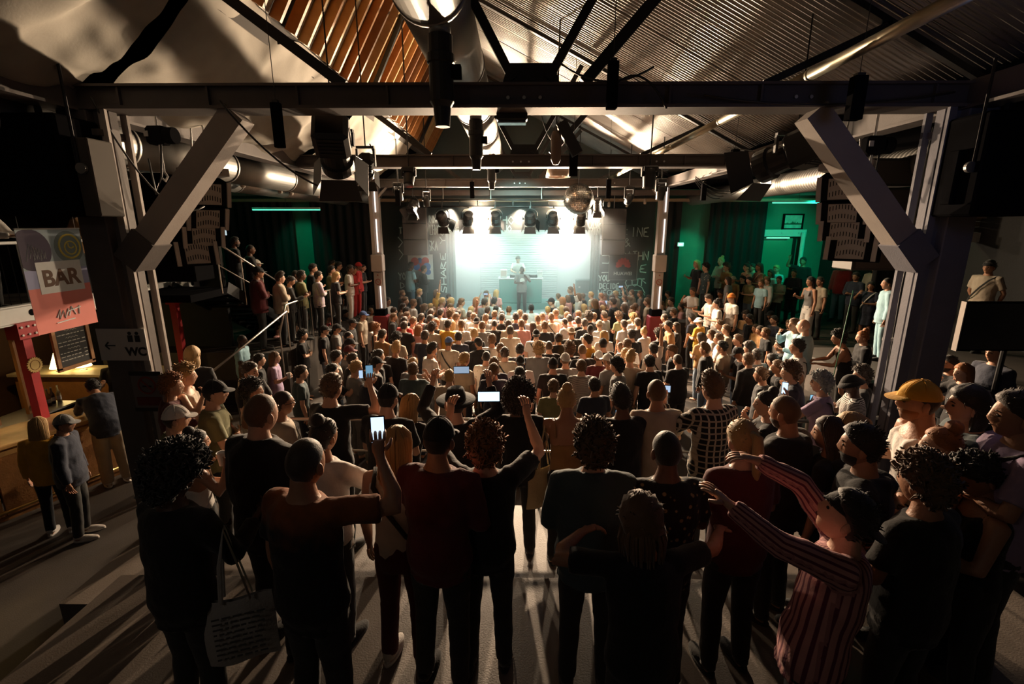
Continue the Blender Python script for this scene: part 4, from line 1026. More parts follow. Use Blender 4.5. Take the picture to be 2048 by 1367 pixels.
# line arrays -----------------------------------------------------------------
GRILL = mat('array_taupe', (0.26, 0.225, 0.20), 0.5, noise=0.1)
def line_array(pts, w, dpt, rz, label):
    """pts: the curved chain of box centres, top to bottom"""
    o = tag(empty('line_array', pts[0], 0), label, 'loudspeaker', None)
    P = [Vector(p)-Vector(pts[0]) for p in pts]
    Rz = Matrix.Rotation(rz, 4, 'Z')
    for i in range(len(P)-1):
        a, b = P[i], P[i+1]; c = (a+b)/2; h = (a-b).length; tilt = math.atan2((Rz.to_3x3().inverted() @ (b-a)).y, -(b-a).z)
        M = Matrix.Translation(c) @ Rz @ Matrix.Rotation(tilt, 4, 'X')
        x = MB().box((0, 0, 0), (w, dpt, h*0.95), bev=0.012).build('cabinet', BLACK, o); x.matrix_local = M
        f = MB().box((0, -dpt/2-0.006, 0), (w*0.56, 0.014, h*0.84), bev=0.004).build('grille', GRILL, x)
        for sx in (-1, 1):
            MB().box((sx*w*0.46, -dpt/2-0.014, 0), (w*0.09, 0.036, h*0.99)).build('side_rail', PALE, x)
        g = MB()
        for r_ in range(2):
            for k in range(9): g.box((-0.24*w+0.06*w*k, -dpt/2-0.0145, (0.2-0.42*r_)*h+0.03*math.sin(k/8*math.pi)), (0.009, 0.004, 0.10*h+0.03))
        g.build('vent_slots', BLACK, x)['kind'] = 'stuff'
    MB().box((0, 0, 0), (w*1.02, dpt*0.9, 0.1)).build('fly_frame', GRILL, o).matrix_local = Matrix.Translation((0, 0, 0.08)) @ Rz
    for k in range(7): MB().tube([(-0.3*w+0.1*w*k, -dpt*0.46, 0.08), (-0.3*w+0.1*w*k, -dpt*0.45-0.012, 0.08)], 0.014, 6).build('frame_hole', BLACK, o).matrix_local = Rz
    for s in (-1, 1): MB().tube([(s*0.12, 0, 0.12), (s*0.03, 0, 1.1)], 0.012, 6).build('chain', STEEL, o).matrix_local = Rz
    return o
la = [atY(408, 356, 6.9), atY(408, 405, 6.95), atY(402, 447, 7.0), atY(393, 487, 6.98), atY(378, 530, 6.85)]
line_array(la, 0.52, 0.40, R(50), 'curved black line array hanging beside the brace of the restroom-sign pillar')
la = [atY(1694, 345, 6.9), atY(1692, 395, 6.95), atY(1692, 438, 7.0), atY(1697, 478, 6.98), atY(1716, 520, 6.85)]
line_array(la, 0.60, 0.40, R(-44), 'curved black line array hanging beside the brace of the blue-grey pillar')
p = atY(1745, 430, 7.9); o = tag(empty('loudspeaker_stack', p), 'dark loudspeaker cabinets hung behind the blue-grey pillar line array', 'loudspeaker')
for i in range(4):
    c = MB().box((0, 0, 0.62-0.42*i), (0.72, 0.5, 0.40), bev=0.015).build('cabinet', mat('sub_black', (0.05, 0.045, 0.04), 0.7), o); MB().box((0, -0.255, 0.62-0.42*i), (0.62, 0.012, 0.33)).build('grille', mat('sub_grille', (0.09, 0.075, 0.065), 0.7, bump=0.2, bscale=150), c)
p = atY(350, 440, 7.9); o = tag(empty('loudspeaker_stack', p), 'black loudspeaker cabinets hung behind the restroom-sign pillar line array', 'loudspeaker')
for i in range(4): MB().box((0, 0, 0.5-0.42*i), (0.72, 0.5, 0.40), bev=0.015).build('cabinet', BLACK, o)
for (p, lab) in ((atY(318, 280, 5.9), 'black chain hoist above the line array by the restroom-sign pillar'), (atY(1745, 300, 5.9), 'black chain hoist above the line array by the blue-grey pillar')):
    o = tag(empty('chain_hoist', p), lab, 'hoist', 'chain hoists')
    MB().box((0, 0, 0.05), (0.22, 0.16, 0.2), bev=0.03).build('motor', BLACK, o); MB().tube([(0.1, 0, 0.05), (0.2, 0, 0.05)], 0.09, 14).build('drum', BLACK, o)
    MB().box((-0.08, -0.085, 0.06), (0.05, 0.004, 0.06)).build('rating_plate', mat('grey_plate', (0.3, 0.3, 0.3), 0.5), o)
    MB().tube([(0, 0, -0.05), (0, 0, -0.34)], 0.014, 6).build('chain', STEEL, o); MB().tube([(0, 0, -0.34), (0.035, 0, -0.40), (0, 0, -0.45), (-0.03, 0, -0.42)], 0.013, 6).build('hook', STEEL, o)
    MB().tube([(0, 0, 0.15), (0, 0, 4.2-p.z)], 0.014, 6).build('hanger', STEEL, o)
    MB().tube([(0.05, -0.05, -0.05), (0.02, -0.08, -0.4), (-0.1, -0.05, -0.6), (-0.16, 0, -0.2)], 0.012, 6).build('power_cable', RUBBER, o, smooth=True)
for (u, v, w, h, Y, lab) in ((832, 462, 48, 95, 17.0, 'tall dark grey loudspeaker hung beside the heart poster'), (1226, 463, 46, 92, 17.0, 'tall dark grey loudspeaker hung above the petal logo poster')):
    p = atY(u, v, Y); o = tag(empty('loudspeaker', p), lab, 'loudspeaker', 'stage side loudspeakers'); W2, H2 = w*16.3/F, h*16.3/F
    for k in range(3):
        c = MB().box((0, 0, H2*(1-k)/3), (W2, 0.5, H2/3-0.015), bev=0.01).build('cabinet', mat('speaker_grey', (0.055, 0.055, 0.058), 0.6), o)
        MB().box((0, -0.255, H2*(1-k)/3), (W2*0.94, 0.012, H2/3-0.06)).build('grille', mat('speaker_grille', (0.075, 0.075, 0.08), 0.5, 0.3, bump=0.2, bscale=160), c)
    MB().box((W2*0.5*(1 if u < 1000 else -1), -0.2, 0), (0.03, 0.06, H2)).build('flying_rail', PALE, o)
    MB().tube([(0, 0, H2/2), (0, 0, BOT-p.z)], 0.02, 6).build('hanger', STEEL, o)
# stage furniture ---------------------------------------------------------------
TEALB = mat('teal_booth', (0.10, 0.34, 0.31), 0.6)
o = tag(empty('dj_booth', (0.12, 18.95, STAGE_Z)), 'teal draped disc jockey booth on a round riser', 'booth')
MB().rings([(0, 0, 0, 1.55, 0.75), (0, 0, 0.24, 1.55, 0.75)], 40, M=Matrix.Translation((0, 0.35, 0))).build('riser', mat('riser_teal', (0.16, 0.38, 0.35), 0.5), o)
MB().box((0, 0, 0.24+0.47), (1.66, 0.6, 0.94), bev=0.03).build('front_drape', TEALB, o)
MB().box((0, 0, 1.20), (1.76, 0.7, 0.05), bev=0.01).build('table_top', WHITE, o)
for k in range(8): MB().box((-0.72+0.205*k, -0.305, 0.66), (0.03, 0.02, 0.84)).build('pleat', TEALB, o)
for (x, w, h, lab, m, nm) in ((-0.66, 0.26, 0.30, 'white angled laptop stand at the heart-side end of the booth', WHITE, 'laptop'), (-0.25, 0.34, 0.09, 'dark record player deck on the booth, heart side', BLACK, 'record_deck'),
                              (0.12, 0.26, 0.10, 'black mixer between the two decks on the booth', BLACK, 'mixer'), (0.48, 0.34, 0.09, 'dark record player deck on the booth, petal-logo side', BLACK, 'record_deck'), (0.75, 0.2, 0.26, 'white bottle cooler at the petal-logo end of the booth', WHITE, 'cooler')):
    q = tag(empty(nm, (0.12+x, 18.9, STAGE_Z+1.226)), lab, nm.replace('_', ' '))
    MB().box((0, 0, h/2), (w, 0.3, h), bev=0.012).build('body', m, q)
    if 'deck' in nm: MB().lathe([(0.12, h), (0.12, h+0.015), (0, h+0.016)], 20).build('platter', STEEL, q)
    elif nm == 'mixer':
        for k in range(8): MB().tube([(-0.09+0.06*(k % 4), -0.05+0.1*(k//4), h), (-0.09+0.06*(k % 4), -0.05+0.1*(k//4), h+0.02)], 0.012, 6).build('knob', STEEL, q)
    elif nm == 'laptop': MB().box((0, -0.152, h*0.55), (w*0.8, 0.004, h*0.7)).build('lid_panel', STEEL, q)
    else: MB().lathe([(0.08, h), (0.09, h+0.03), (0.05, h+0.035)], 16).build('lid', STEEL, q)
for (x, y, w, h, lab) in ((2.7, 19.3, 0.7, 1.1, 'dark flight case at the back of the stage, petal-logo side'), (-3.0, 19.6, 0.6, 0.9, 'dark flight case at the back of the stage, heart side'), (1.55, 17.35, 0.34, 0.26, 'black wedge monitor at the stage front')):
    q = tag(empty('flight_case' if h > 0.5 else 'stage_monitor', (x, y, STAGE_Z)), lab, 'case' if h > 0.5 else 'loudspeaker')
    MB().box((0, 0, h/2), (w, 0.5, h), bev=0.02).build('body', mat('case_teal', (0.10, 0.16, 0.16), 0.5), q); MB().box((0, -0.255, h*0.5), (w*0.9, 0.012, 0.05)).build('edge_strip', STEEL, q)
    for s in (-1, 1): MB().box((s*w*0.35, -0.26, h*0.75), (0.07, 0.02, 0.06)).build('latch', STEEL, q)
curt = mat('stage_curtain_teal', (0.10, 0.17, 0.17), 0.85)
for x0, lab in ((-2.75, 'narrow grey side curtain at the heart-poster edge of the stage opening'), (2.72, 'narrow grey side curtain at the petal-logo edge of the stage opening')):
    mb = MB(); n = 14; vs = []
    for j in (0, 1):
        for i in range(n+1): vs.append((x0+0.42*i/n, 18.15+0.04*math.sin(i*1.5), STAGE_Z+0.02 if j == 0 else 2.9))
    mb.add(vs, [(i, i+1, n+2+i, n+1+i) for i in range(n)]); mb.add([(a, b+0.02, c) for a, b, c in vs], [(i+1, i, n+1+i, n+2+i) for i in range(n)])
    tag(mb.build('curtain', curt, smooth=True), lab, 'curtain')
# posters ------------------------------------------------------------------------
def ring_poly(cx, cy, r, n=20, a0=0, a1=2*math.pi): return [(cx+r*math.cos(a0+(a1-a0)*i/n), cy+r*math.sin(a0+(a1-a0)*i/n)) for i in range(n+(0 if a1-a0 > 6.2 else 1))]
def flat(poly, M, m, name, parent, h=0.004): return MB().prism(poly, h, M).build(name, m, parent)
def text(s, size, m, parent, M, bold=0.0, align='CENTER', name='lettering', ext=0.002):
    c = bpy.data.curves.new(name, 'FONT'); c.body = s; c.size = size; c.align_x = align; c.extrude = ext; c.offset = bold; c.materials.append(m)
    t = bpy.data.objects.new('t', c); COL.objects.link(t)
    me = bpy.data.meshes.new_from_object(t.evaluated_get(bpy.context.evaluated_depsgraph_get())); bpy.data.objects.remove(t)
    me.materials.clear(); me.materials.append(m)
    o = bpy.data.objects.new(name, me); COL.objects.link(o); o.parent = parent; o.matrix_local = M
    return o
FRONT = Matrix.Rotation(R(90), 4, 'X')          # local XY -> world XZ, facing -Y
POST_W = mat('poster_paper', (0.75, 0.76, 0.76), 0.7)
PR = mat('poster_red', (0.62, 0.07, 0.07), 0.6); PB = mat('poster_blue', (0.06, 0.18, 0.5), 0.6)
a, b = atY(815, 508, 17.72), atY(867, 558, 17.72)
w, h = b.x-a.x, a.z-b.z
po = tag(empty('poster', ((a.x+b.x)/2, 17.72, (a.z+b.z)/2)), 'white poster with a red and blue heart of round lobes', 'poster')
MB().box((0, 0.01, 0), (w, 0.02, h)).build('sheet', POST_W, po)
for (cx, cy, r, m) in ((-0.22, 0.22, 0.17, PR), (-0.02, 0.24, 0.13, PB), (0.2, 0.24, 0.16, PR), (-0.16, 0.02, 0.15, PB), (0.26, 0.02, 0.16, PB), (0.02, 0.0, 0.19, PR), (0.14, -0.2, 0.13, PB), (0.3, -0.2, 0.12, PB)):
    flat(ring_poly(cx*w, cy*h, r*h*0.95, 22), Matrix.Translation((0, -0.001-0.0004*abs(cx*10), 0)) @ FRONT, m, 'heart_lobe', po)
a, b = atY(1219, 507, 17.72), atY(1273, 559, 17.72); w, h = b.x-a.x, a.z-b.z
po = tag(empty('poster', ((a.x+b.x)/2, 17.72, (a.z+b.z)/2)), 'black framed poster with a red petal fan logo and white capitals', 'poster')
MB().box((0, 0.01, 0), (w, 0.02, h)).build('sheet', mat('poster_black', (0.05, 0.05, 0.055), 0.6), po)
for q in ((0, h/2, w, 0.015), (0, -h/2, w, 0.015), (-w/2, 0, 0.015, h), (w/2, 0, 0.015, h)): MB().box((q[0], -0.006, q[1]), (q[2], 0.02, q[3])).build('frame_edge', mat('frame_grey', (0.4, 0.4, 0.4), 0.5), po)
for k in range(8):
    an = R(90+(k-3.5)*24.5); L = 0.30*h*(1-0.045*abs(k-3.5)); pts = []
    for (t, ww) in ((0.16, 0.0), (0.4, 0.055), (0.7, 0.098), (0.9, 0.088), (1.0, 0.03), (1.0, -0.03), (0.9, -0.088), (0.7, -0.098), (0.4, -0.055)):
        x, y = t*L*1.15, ww*h*0.62; pts.append((x*math.cos(an)-y*math.sin(an), x*math.sin(an)+y*math.cos(an)+0.02*h))
    flat(pts, Matrix.Translation((0, -0.001, 0)) @ FRONT, PR, 'logo_petal', po)
text('HUAWEI', 0.185*h, WHITE, po, Matrix.Translation((0, -0.004, -0.31*h)) @ FRONT, 0.004)
# graffiti: brush strokes laid on the black walls -----------------------------------
GF = {'A': [[(0, 0), (.5, 1), (1, 0)], [(.2, .4), (.8, .4)]], 'B': [[(0, 0), (0, 1), (.7, .9), (.7, .6), (0, .5), (.8, .4), (.8, .1), (0, 0)]], 'C': [[(1, .9), (.3, 1), (0, .5), (.3, 0), (1, .1)]], 'D': [[(0, 0), (0, 1), (.8, .8), (.9, .3), (0, 0)]],
      'E': [[(1, 1), (.2, .9), (.1, .55), (.7, .5), (.1, .45), (.1, .1), (1, 0)]], 'F': [[(0, 0), (0, 1), (1, 1)], [(0, .5), (.7, .5)]], 'G': [[(1, .9), (.3, 1), (0, .5), (.3, 0), (1, .1), (1, .45), (.6, .45)]], 'H': [[(0, 0), (0, 1)], [(1, 0), (1, 1)], [(0, .5), (1, .5)]], 'I': [[(.5, 0), (.5, 1)]],
      'L': [[(0, 1), (0, 0), (.9, 0)]], 'N': [[(0, 0), (0, 1), (1, 0), (1, 1)]], 'O': [[(.5, 1), (0, .5), (.5, 0), (1, .5), (.5, 1)]], 'P': [[(0, 0), (0, 1), (.9, .85), (.8, .5), (0, .45)]], 'R': [[(0, 0), (0, 1), (.9, .8), (0, .5), (1, 0)]], 'S': [[(1, .9), (.3, 1), (.1, .7), (.9, .35), (.7, 0), (0, .1)]],
      'T': [[(0, 1), (1, 1)], [(.5, 1), (.5, 0)]], 'U': [[(0, 1), (0, .2), (.5, 0), (1, .2), (1, 1)]], 'V': [[(0, 1), (.5, 0), (1, 1)]], 'W': [[(0, 1), (.25, 0), (.5, .7), (.75, 0), (1, 1)]], 'Y': [[(0, 1), (.5, .5), (1, 1)], [(.5, .5), (.5, 0)]], 'M': [[(0, 0), (.1, 1), (.5, .4), (.9, 1), (1, 0)]], 'K': [[(0, 0), (0, 1)], [(1, 1), (0, .5), (1, 0)]],
      '&': [[(1, 0), (.2, .8), (.5, 1), (.7, .8), (.1, .3), (.3, 0), (.9, .4)]], '.': [[(.4, 0), (.5, .06)]], ':': [[(.4, .2), (.45, .26)], [(.4, .75), (.45, .81)]], '-': [[(.2, .5), (.8, .5)]]}
INK = mat('chalk_paint', (0.70, 0.82, 0.80), 0.8)
rgf = random.Random(11)
def graffiti(s, u0, v0, u1, v1, name, vertical=False, Y=17.73, w=0.021, bow=0.0):
    """write s so that it fills the wall rectangle seen between the two pixels"""
    a, b = atY(u0, v0, Y), atY(u1, v1, Y); W_, H_ = b.x-a.x, a.z-b.z; n = len(s)
    o = MB()
    for i, ch in enumerate(s):
        if ch == ' ': continue
        cw = (W_/n) if not vertical else W_; chh = H_ if not vertical else H_/n
        ox = a.x+(i*cw if not vertical else 0); oz = b.z+(0 if not vertical else i*chh)
        for st in GF[ch]:
            pts = []
            for (x, y) in st:
                if vertical: x, y = 1-y, x
                pts.append(Vector((ox+(0.08+0.8*x)*cw+rgf.uniform(-.03, .03)*cw, Y, oz+(0.05+0.85*y)*chh+rgf.uniform(-.03, .03)*chh)))
            q = []
            for k in range(len(pts)-1):
                for t in (0, .5): q.append(pts[k].lerp(pts[k+1], t))
            q.append(pts[-1])
            o.tube(q, [(w*rgf.uniform(.8, 1.2), 0.006)]*len(q), 5, up=(0, 1, 0))
    return tag(o.build(name, INK), None)
gr = tag(empty('graffiti', (0, 0, 0)), 'pale hand-painted words and scribbles all over the black stage walls', 'graffiti')
for (s, r, vert) in ((':INE', (1249, 452, 1298, 474), 0), ('&', (1247, 474, 1262, 493), 0), ('DATHN', (1243, 500, 1297, 520), 0), ('E', (1278, 527, 1294, 545), 0), ('YOU', (1197, 548, 1220, 562), 0), ('DECIDE', (1199, 564, 1238, 578), 0), ('WEGHT', (1196, 578, 1240, 590), 0), ('LU', (1203, 508, 1221, 545), 1),
                      ('SHARE YOUR', (876, 420, 895, 585), 1), ('FEAR', (896, 452, 950, 466), 0), ('HOUN', (1000, 430, 1060, 448), 0), ('UO...', (1005, 448, 1052, 465), 0), ('DE', (800, 563, 820, 577), 0), ('DE', (832, 563, 848, 577), 0), ('YOU', (796, 543, 820, 560), 0), ('UNN', (852, 428, 873, 446), 0), ('ILHN', (854, 446, 875, 470), 0), ('SKA', (856, 478, 876, 502), 0),
                      ('T', (797, 453, 806, 467), 0), ('VV', (795, 470, 808, 520), 1), ('ONE', (1176, 432, 1206, 460), 0), ('PINE', (1180, 452, 1206, 470), 0), ('CUT', (1250, 555, 1290, 572), 0)):
    graffiti(s, *r, 'painted_word', bool(vert)).parent = gr
def scrib(pts, Y=17.73, w=0.018):
    x = MB().tube([atY(u, v, Y) for u, v in pts], [(w, 0.006)]*len(pts), 5, up=(0, 1, 0)).build('painted_line', INK); x.parent = gr
scrib([(1240+8*math.cos(t), 583+11*math.sin(t)) for t in [i*0.42 for i in range(16)]]); scrib([(1236, 583), (1239, 584)]); scrib([(1242, 584), (1246, 583)]); scrib([(1240, 580), (1239, 588), (1242, 588)]); scrib([(1236, 592), (1241, 594), (1245, 591)])
scrib([(1250, 582), (1258, 570), (1272, 568), (1284, 574), (1290, 586)]); scrib([(1256, 590), (1266, 580), (1282, 580), (1290, 590)]); scrib([(1262, 560), (1280, 556), (1292, 566)]); scrib([(1036, 432), (1042, 422), (1050, 430), (1044, 440), (1036, 432)])
# BAR: gallery, banner, counters -------------------------------------------------------
slab('floor_gallery', -11, -7.55, 1.0, 11.2, 1.42, 1.60, mat('gallery_board', (0.07, 0.06, 0.05), 0.7), 'dark gallery floor above the bar')
gl = tag(empty('gallery_beam', (-7.5, 6.1, 1.58)), 'white perforated steel beam along the gallery edge', 'beam')
MB().box((0, 0, 0), (0.06, 10.2, 0.27)).build('web', WHITE, gl)
for z in (-0.13, 0.13): MB().box((0.03, 0, z), (0.12, 10.2, 0.018)).build('flange', WHITE, gl)
for i in range(14): MB().tube([(0.03, -4.9+0.75*i, 0.0), (0.034, -4.9+0.75*i, 0.0)], 0.05, 14).build('hole', BLACK, gl)
for y, lab in ((7.0, 'bright red steel post under the gallery, by the menu board'), (10.3, 'bright red steel post under the gallery, by the line array')):
    q = tag(empty('post', (-7.5, y, PIT)), lab, 'post', 'red posts under the gallery'); H = 1.44-PIT
    MB().box((0, 0, H/2), (0.13, 0.13, H)).build('shaft', RED, q); MB().box((0.02, 0, H-0.1), (0.2, 0.3, 0.24)).build('bracket', RED, q)
    for k in range(6): MB().tube([(0.12, -0.1+0.1*(k % 3), H-0.16+0.12*(k//3)), (0.135, -0.1+0.1*(k % 3), H-0.16+0.12*(k//3))], 0.018, 6).build('bolt', WHITE, q)
    MB().box((0, 0, 0.01), (0.24, 0.24, 0.02)).build('base_plate', RED, q)
rl = tag(empty('railing', (-7.6, 6.1, 1.6)), 'pale tube railing with thin bars along the gallery', 'railing')
MB().tube([(0, -5, 1.02), (0, 5, 1.02)], 0.024, 8).build('handrail', WHITE, rl, smooth=True)
for i in range(9): MB().tube([(0, -5+1.25*i, 0), (0, -5+1.25*i, 1.02)], 0.02, 6).build('rail_post', WHITE if i % 2 else DARKMETAL, rl)
for i in range(66): MB().tube([(0, -4.9+0.15*i, 0.06), (0, -4.9+0.15*i, 1.0)], 0.007, 4).build('baluster', DARKMETAL, rl)
LEAF = mat('leaf_green', (0.07, 0.16, 0.03), 0.5)
q = tag(empty('potted_plant', (-7.95, 6.15, 1.6)), 'green potted plant at the gallery rail', 'plant')
MB().lathe([(0.10, 0), (0.14, 0.3), (0.15, 0.3), (0.12, 0.27)], 14).build('pot', mat('brown_pot', (0.2, 0.12, 0.06), 0.6), q)
rp = random.Random(2)
for k in range(46):
    an = rp.uniform(0, 6.28); L = rp.uniform(0.25, 0.5); dx, dy = math.cos(an), math.sin(an); s = rp.uniform(0.3, 0.8)
    P0 = Vector((0, 0, 0.28)); P1 = Vector((dx*L*0.5*s, dy*L*0.5*s, 0.28+L*0.7)); P2 = Vector((dx*L*s, dy*L*s, 0.28+L*0.85)); sd = Vector((-dy, dx, 0))*0.028
    MB().add([P0-sd*.3, P0+sd*.3, P1+sd, P1-sd, P2], [(0, 1, 2, 3), (3, 2, 4)]).build('leaf', LEAF, q)
# wall beneath the gallery, panelling
slab('wall_bar', -10.9, -10.8, 1, 11, PIT, 1.42, mat('bar_panel_brown', (0.10, 0.05, 0.03), 0.6, noise=0.2), 'brown panelled wall behind the bar')
for y in (8.0, 8.6): struct(MB().box((-8.4, y-0.9, 0.3), (0.06, 0.14, 2.2)).build('trim_panel', WOOD), 'vertical pine plank behind the red post')
slab('wall_gallery_end', -11, -6.9, 11.2, 11.3, PIT, 4.2, WALLK, 'dark brick end wall of the bar')
# banner
BX_ = -6.33
bn = tag(empty('banner', (BX_, 6.58, 2.14)), 'hanging banner with the word BAR on a white box over coral and grey-blue', 'banner')
SIDE = Matrix.Rotation(R(90), 4, 'Z') @ Matrix.Rotation(R(90), 4, 'X')       # local x -> +Y, local y -> +Z, facing +X
CORAL = mat('banner_coral', (0.80, 0.24, 0.20), 0.7, noise=0.12, nscale=3); GBLUE = mat('banner_greyblue', (0.36, 0.44, 0.48), 0.7, noise=0.35, nscale=3); LILAC = mat('banner_lilac', (0.38, 0.40, 0.62), 0.7)
W_, H_ = 0.92, 1.36
def bq(x0, y0, x1, y1, m, name, d): return MB().box(((x0+x1)/2, (y0+y1)/2, d), (x1-x0, y1-y0, 0.004)).build(name, m, bn)
for args in ((-W_/2, -H_/2, W_/2, -0.08, CORAL, 'coral_field', 0), (-W_/2, -0.08, W_/2, 0.16, LILAC, 'lilac_field', 0), (-W_/2, 0.16, W_/2, H_/2, GBLUE, 'greyblue_field', 0), (-0.30, -0.16, 0.36, 0.26, WHITE, 'white_box', 0.004)):
    bq(*args).matrix_local = SIDE
for (cx, cy, r, m, nm) in ((-0.30, 0.42, 0.27, mat('banner_plum', (0.045, 0.03, 0.06), 0.7), 'dark_disc'), (0.24, 0.44, 0.22, mat('banner_slate', (0.17, 0.22, 0.22), 0.7), 'slate_disc')):
    pl = [(max(-W_/2, x), min(H_/2, y)) for x, y in ring_poly(cx, cy, r, 28)]
    MB().prism(pl, 0.002, SIDE @ Matrix.Translation((0, 0, 0.0025))).build(nm, m, bn)
YEL = mat('banner_yellow', (0.62, 0.50, 0.10), 0.7)
def bline(pts, m, w=0.012, closed=False): MB().tube([SIDE @ Vector((x, y, 0.006)) for x, y in pts], w, 5, closed=closed).build('drawn_line', m, bn)
bline(ring_poly(0.25, 0.45, 0.16, 22), YEL, 0.014, True); bline(ring_poly(0.26, 0.43, 0.09, 16), YEL, 0.010, True); bline(ring_poly(0.27, 0.47, 0.045, 10, R(150), R(330)), YEL, 0.009)
for k in range(6): bline([(-0.40+0.05*k, 0.28+0.03*(k % 2)), (-0.33+0.04*k, 0.50-0.02*k), (-0.28+0.03*k, 0.30)], mat('banner_pen', (0.5, 0.5, 0.5), 0.7), 0.005)
text('BAR', 0.30, mat('banner_brown', (0.16, 0.09, 0.06), 0.7), bn, SIDE @ Matrix.Translation((0.03, -0.06, 0.0065)), 0.010)
for pts in ([(-0.16, -0.50), (-0.10, -0.40), (-0.12, -0.52), (-0.05, -0.42), (-0.04, -0.52), (0.03, -0.40)], [(0.02, -0.50), (0.08, -0.38), (0.13, -0.50)], [(0.0, -0.44), (0.22, -0.40)], [(0.18, -0.50), (0.2, -0.38)], [(-0.18, -0.57), (0.1, -0.55)]): bline(pts, POST_W, 0.009)
MB().tube([(0, -0.46, 0.69), (0, 0.46, 0.69)], 0.012, 6).build('top_rod', STEEL, bn)
for y in (-0.4, 0.4): MB().tube([(0, y, 0.69), (0, y, 1.9)], 0.004, 4).build('wire', STEEL, bn)
# chalk menu board
mn = tag(empty('menu_board', (-7.42, 7.68, 1.02)), 'wood-framed chalk menu board hanging below the gallery', 'sign')
MB().box((0, 0, 0), (0.02, 0.62, 0.86)).build('slate', mat('slate_black', (0.02, 0.02, 0.02), 0.7), mn)
for (y, z, sy, sz) in ((0, 0.43, 0.68, 0.06), (0, -0.43, 0.68, 0.06), (-0.31, 0, 0.06, 0.86), (0.31, 0, 0.06, 0.86)): MB().box((0.012, y, z), (0.04, sy, sz)).build('frame_edge', WOOD, mn)
mb = MB(); rgm = random.Random(9)
for r_ in range(11):
    if r_ in (2, 4, 7): 
        mb.tube([(0.012, -0.1+0.02*k, 0.30-0.06*r_+0.012*math.sin(k*2.2)) for k in range(12)], 0.005, 4); continue
    y = -0.24
    while y < 0.14: l = rgm.uniform(0.03, 0.08); mb.box((0.011, y+l/2, 0.30-0.06*r_), (0.003, l, 0.012)); y += l+0.02
    mb.box((0.011, 0.22, 0.30-0.06*r_), (0.003, 0.06, 0.014))
mb.build('chalk_lines', mat('chalk', (0.6, 0.58, 0.52), 0.9), mn)['kind'] = 'stuff'
for y in (-0.25, 0.25): MB().tube([(0, y, 0.45), (0, y, 0.56)], 0.004, 4).build('wire', STEEL, mn)
sb = tag(empty('badge', (-7.40, 6.98, 0.80)), 'round gold sunburst badge on the red post', 'sign')
pl = [(r_*math.cos(a), r_*math.sin(a)) for k in range(40) for a, r_ in ((2*math.pi*k/40, 0.125 if k % 2 else 0.105),)]
MB().prism(pl, 0.015, SIDE).build('disc', mat('badge_gold', (0.55, 0.38, 0.12), 0.5), sb); MB().tube([SIDE @ Vector((0.075*math.cos(a), 0.075*math.sin(a), 0.017)) for a in [k*0.4 for k in range(16)]], 0.004, 4, closed=True).build('ring_line', WOOD, sb)
# counter with a foot rail
c0, c1 = Vector((-7.75, 4.6, PIT)), Vector((-6.45, 7.7, PIT)); dv = (c1-c0).normalized(); nv = Vector((-dv.y, dv.x, 0))
ct = tag(empty('bar_counter', (c0+c1)/2, math.atan2(dv.y, dv.x)), 'honey-brown wooden bar counter with panelled front', 'counter'); L = (c1-c0).length
MB().box((0, 0.36, 1.09), (L+0.1, 0.86, 0.06), bev=0.012).build('worktop', OAK, ct)
for k in range(7): MB().box((-L/2+L*(k+0.5)/7, 0.06, 0.56), (L/7-0.02, 0.05, 0.98), bev=0.008).build('front_panel', WOOD, ct)
MB().box((0, 0.1, 0.06), (L, 0.1, 0.12)).build('plinth', WOOD, ct); MB().box((0, 0.03, 0.98), (L, 0.03, 0.07)).build('rail_strip', OAK, ct)
MB().tube([(-L/2, -0.12, 0.2), (L/2, -0.12, 0.2)], 0.025, 8).build('foot_rail', mat('brass', (0.55, 0.36, 0.12), 0.3, 0.9), ct, smooth=True)
MB().box((0, 0.7, 0.55), (L, 0.04, 1.05)).build('back_panel', BLACK, ct)
bc = tag(empty('back_counter', (-8.75, 9.6, PIT)), 'lit back counter with a pale wooden top behind the bar', 'counter')
MB().box((0, 0, 1.09), (3.4, 0.7, 0.06), bev=0.01).build('worktop', mat('pale_top', (0.66, 0.55, 0.36), 0.4), bc); MB().box((0, 0.05, 0.53), (3.3, 0.6, 1.06)).build('body', WOOD, bc)
bs = tag(empty('bar_sink', (-8.45, 7.0, PIT)), 'dark steel bar sink unit behind the counter', 'sink')
MB().box((0, 0, 0.45), (0.6, 2.6, 0.9), bev=0.01).build('body', BLACK, bs); MB().box((0, 0, 0.91), (0.62, 2.6, 0.03)).build('drainer', STEEL, bs); MB().tube([(-0.2, 0.2, 0.92), (-0.2, 0.2, 1.2), (-0.05, 0.2, 1.28), (0.02, 0.2, 1.2)], 0.015, 6).build('tap', STEEL, bs)
def on_counter(t, off): return (c0+c1)/2+dv*t-nv*0+nv*off+Vector((0, 0, 1.12))
BOTC = ((0.45, 0.30, 0.04), (0.40, 0.05, 0.05), (0.05, 0.22, 0.10), (0.30, 0.16, 0.04), (0.08, 0.05, 0.04), (0.5, 0.45, 0.25))
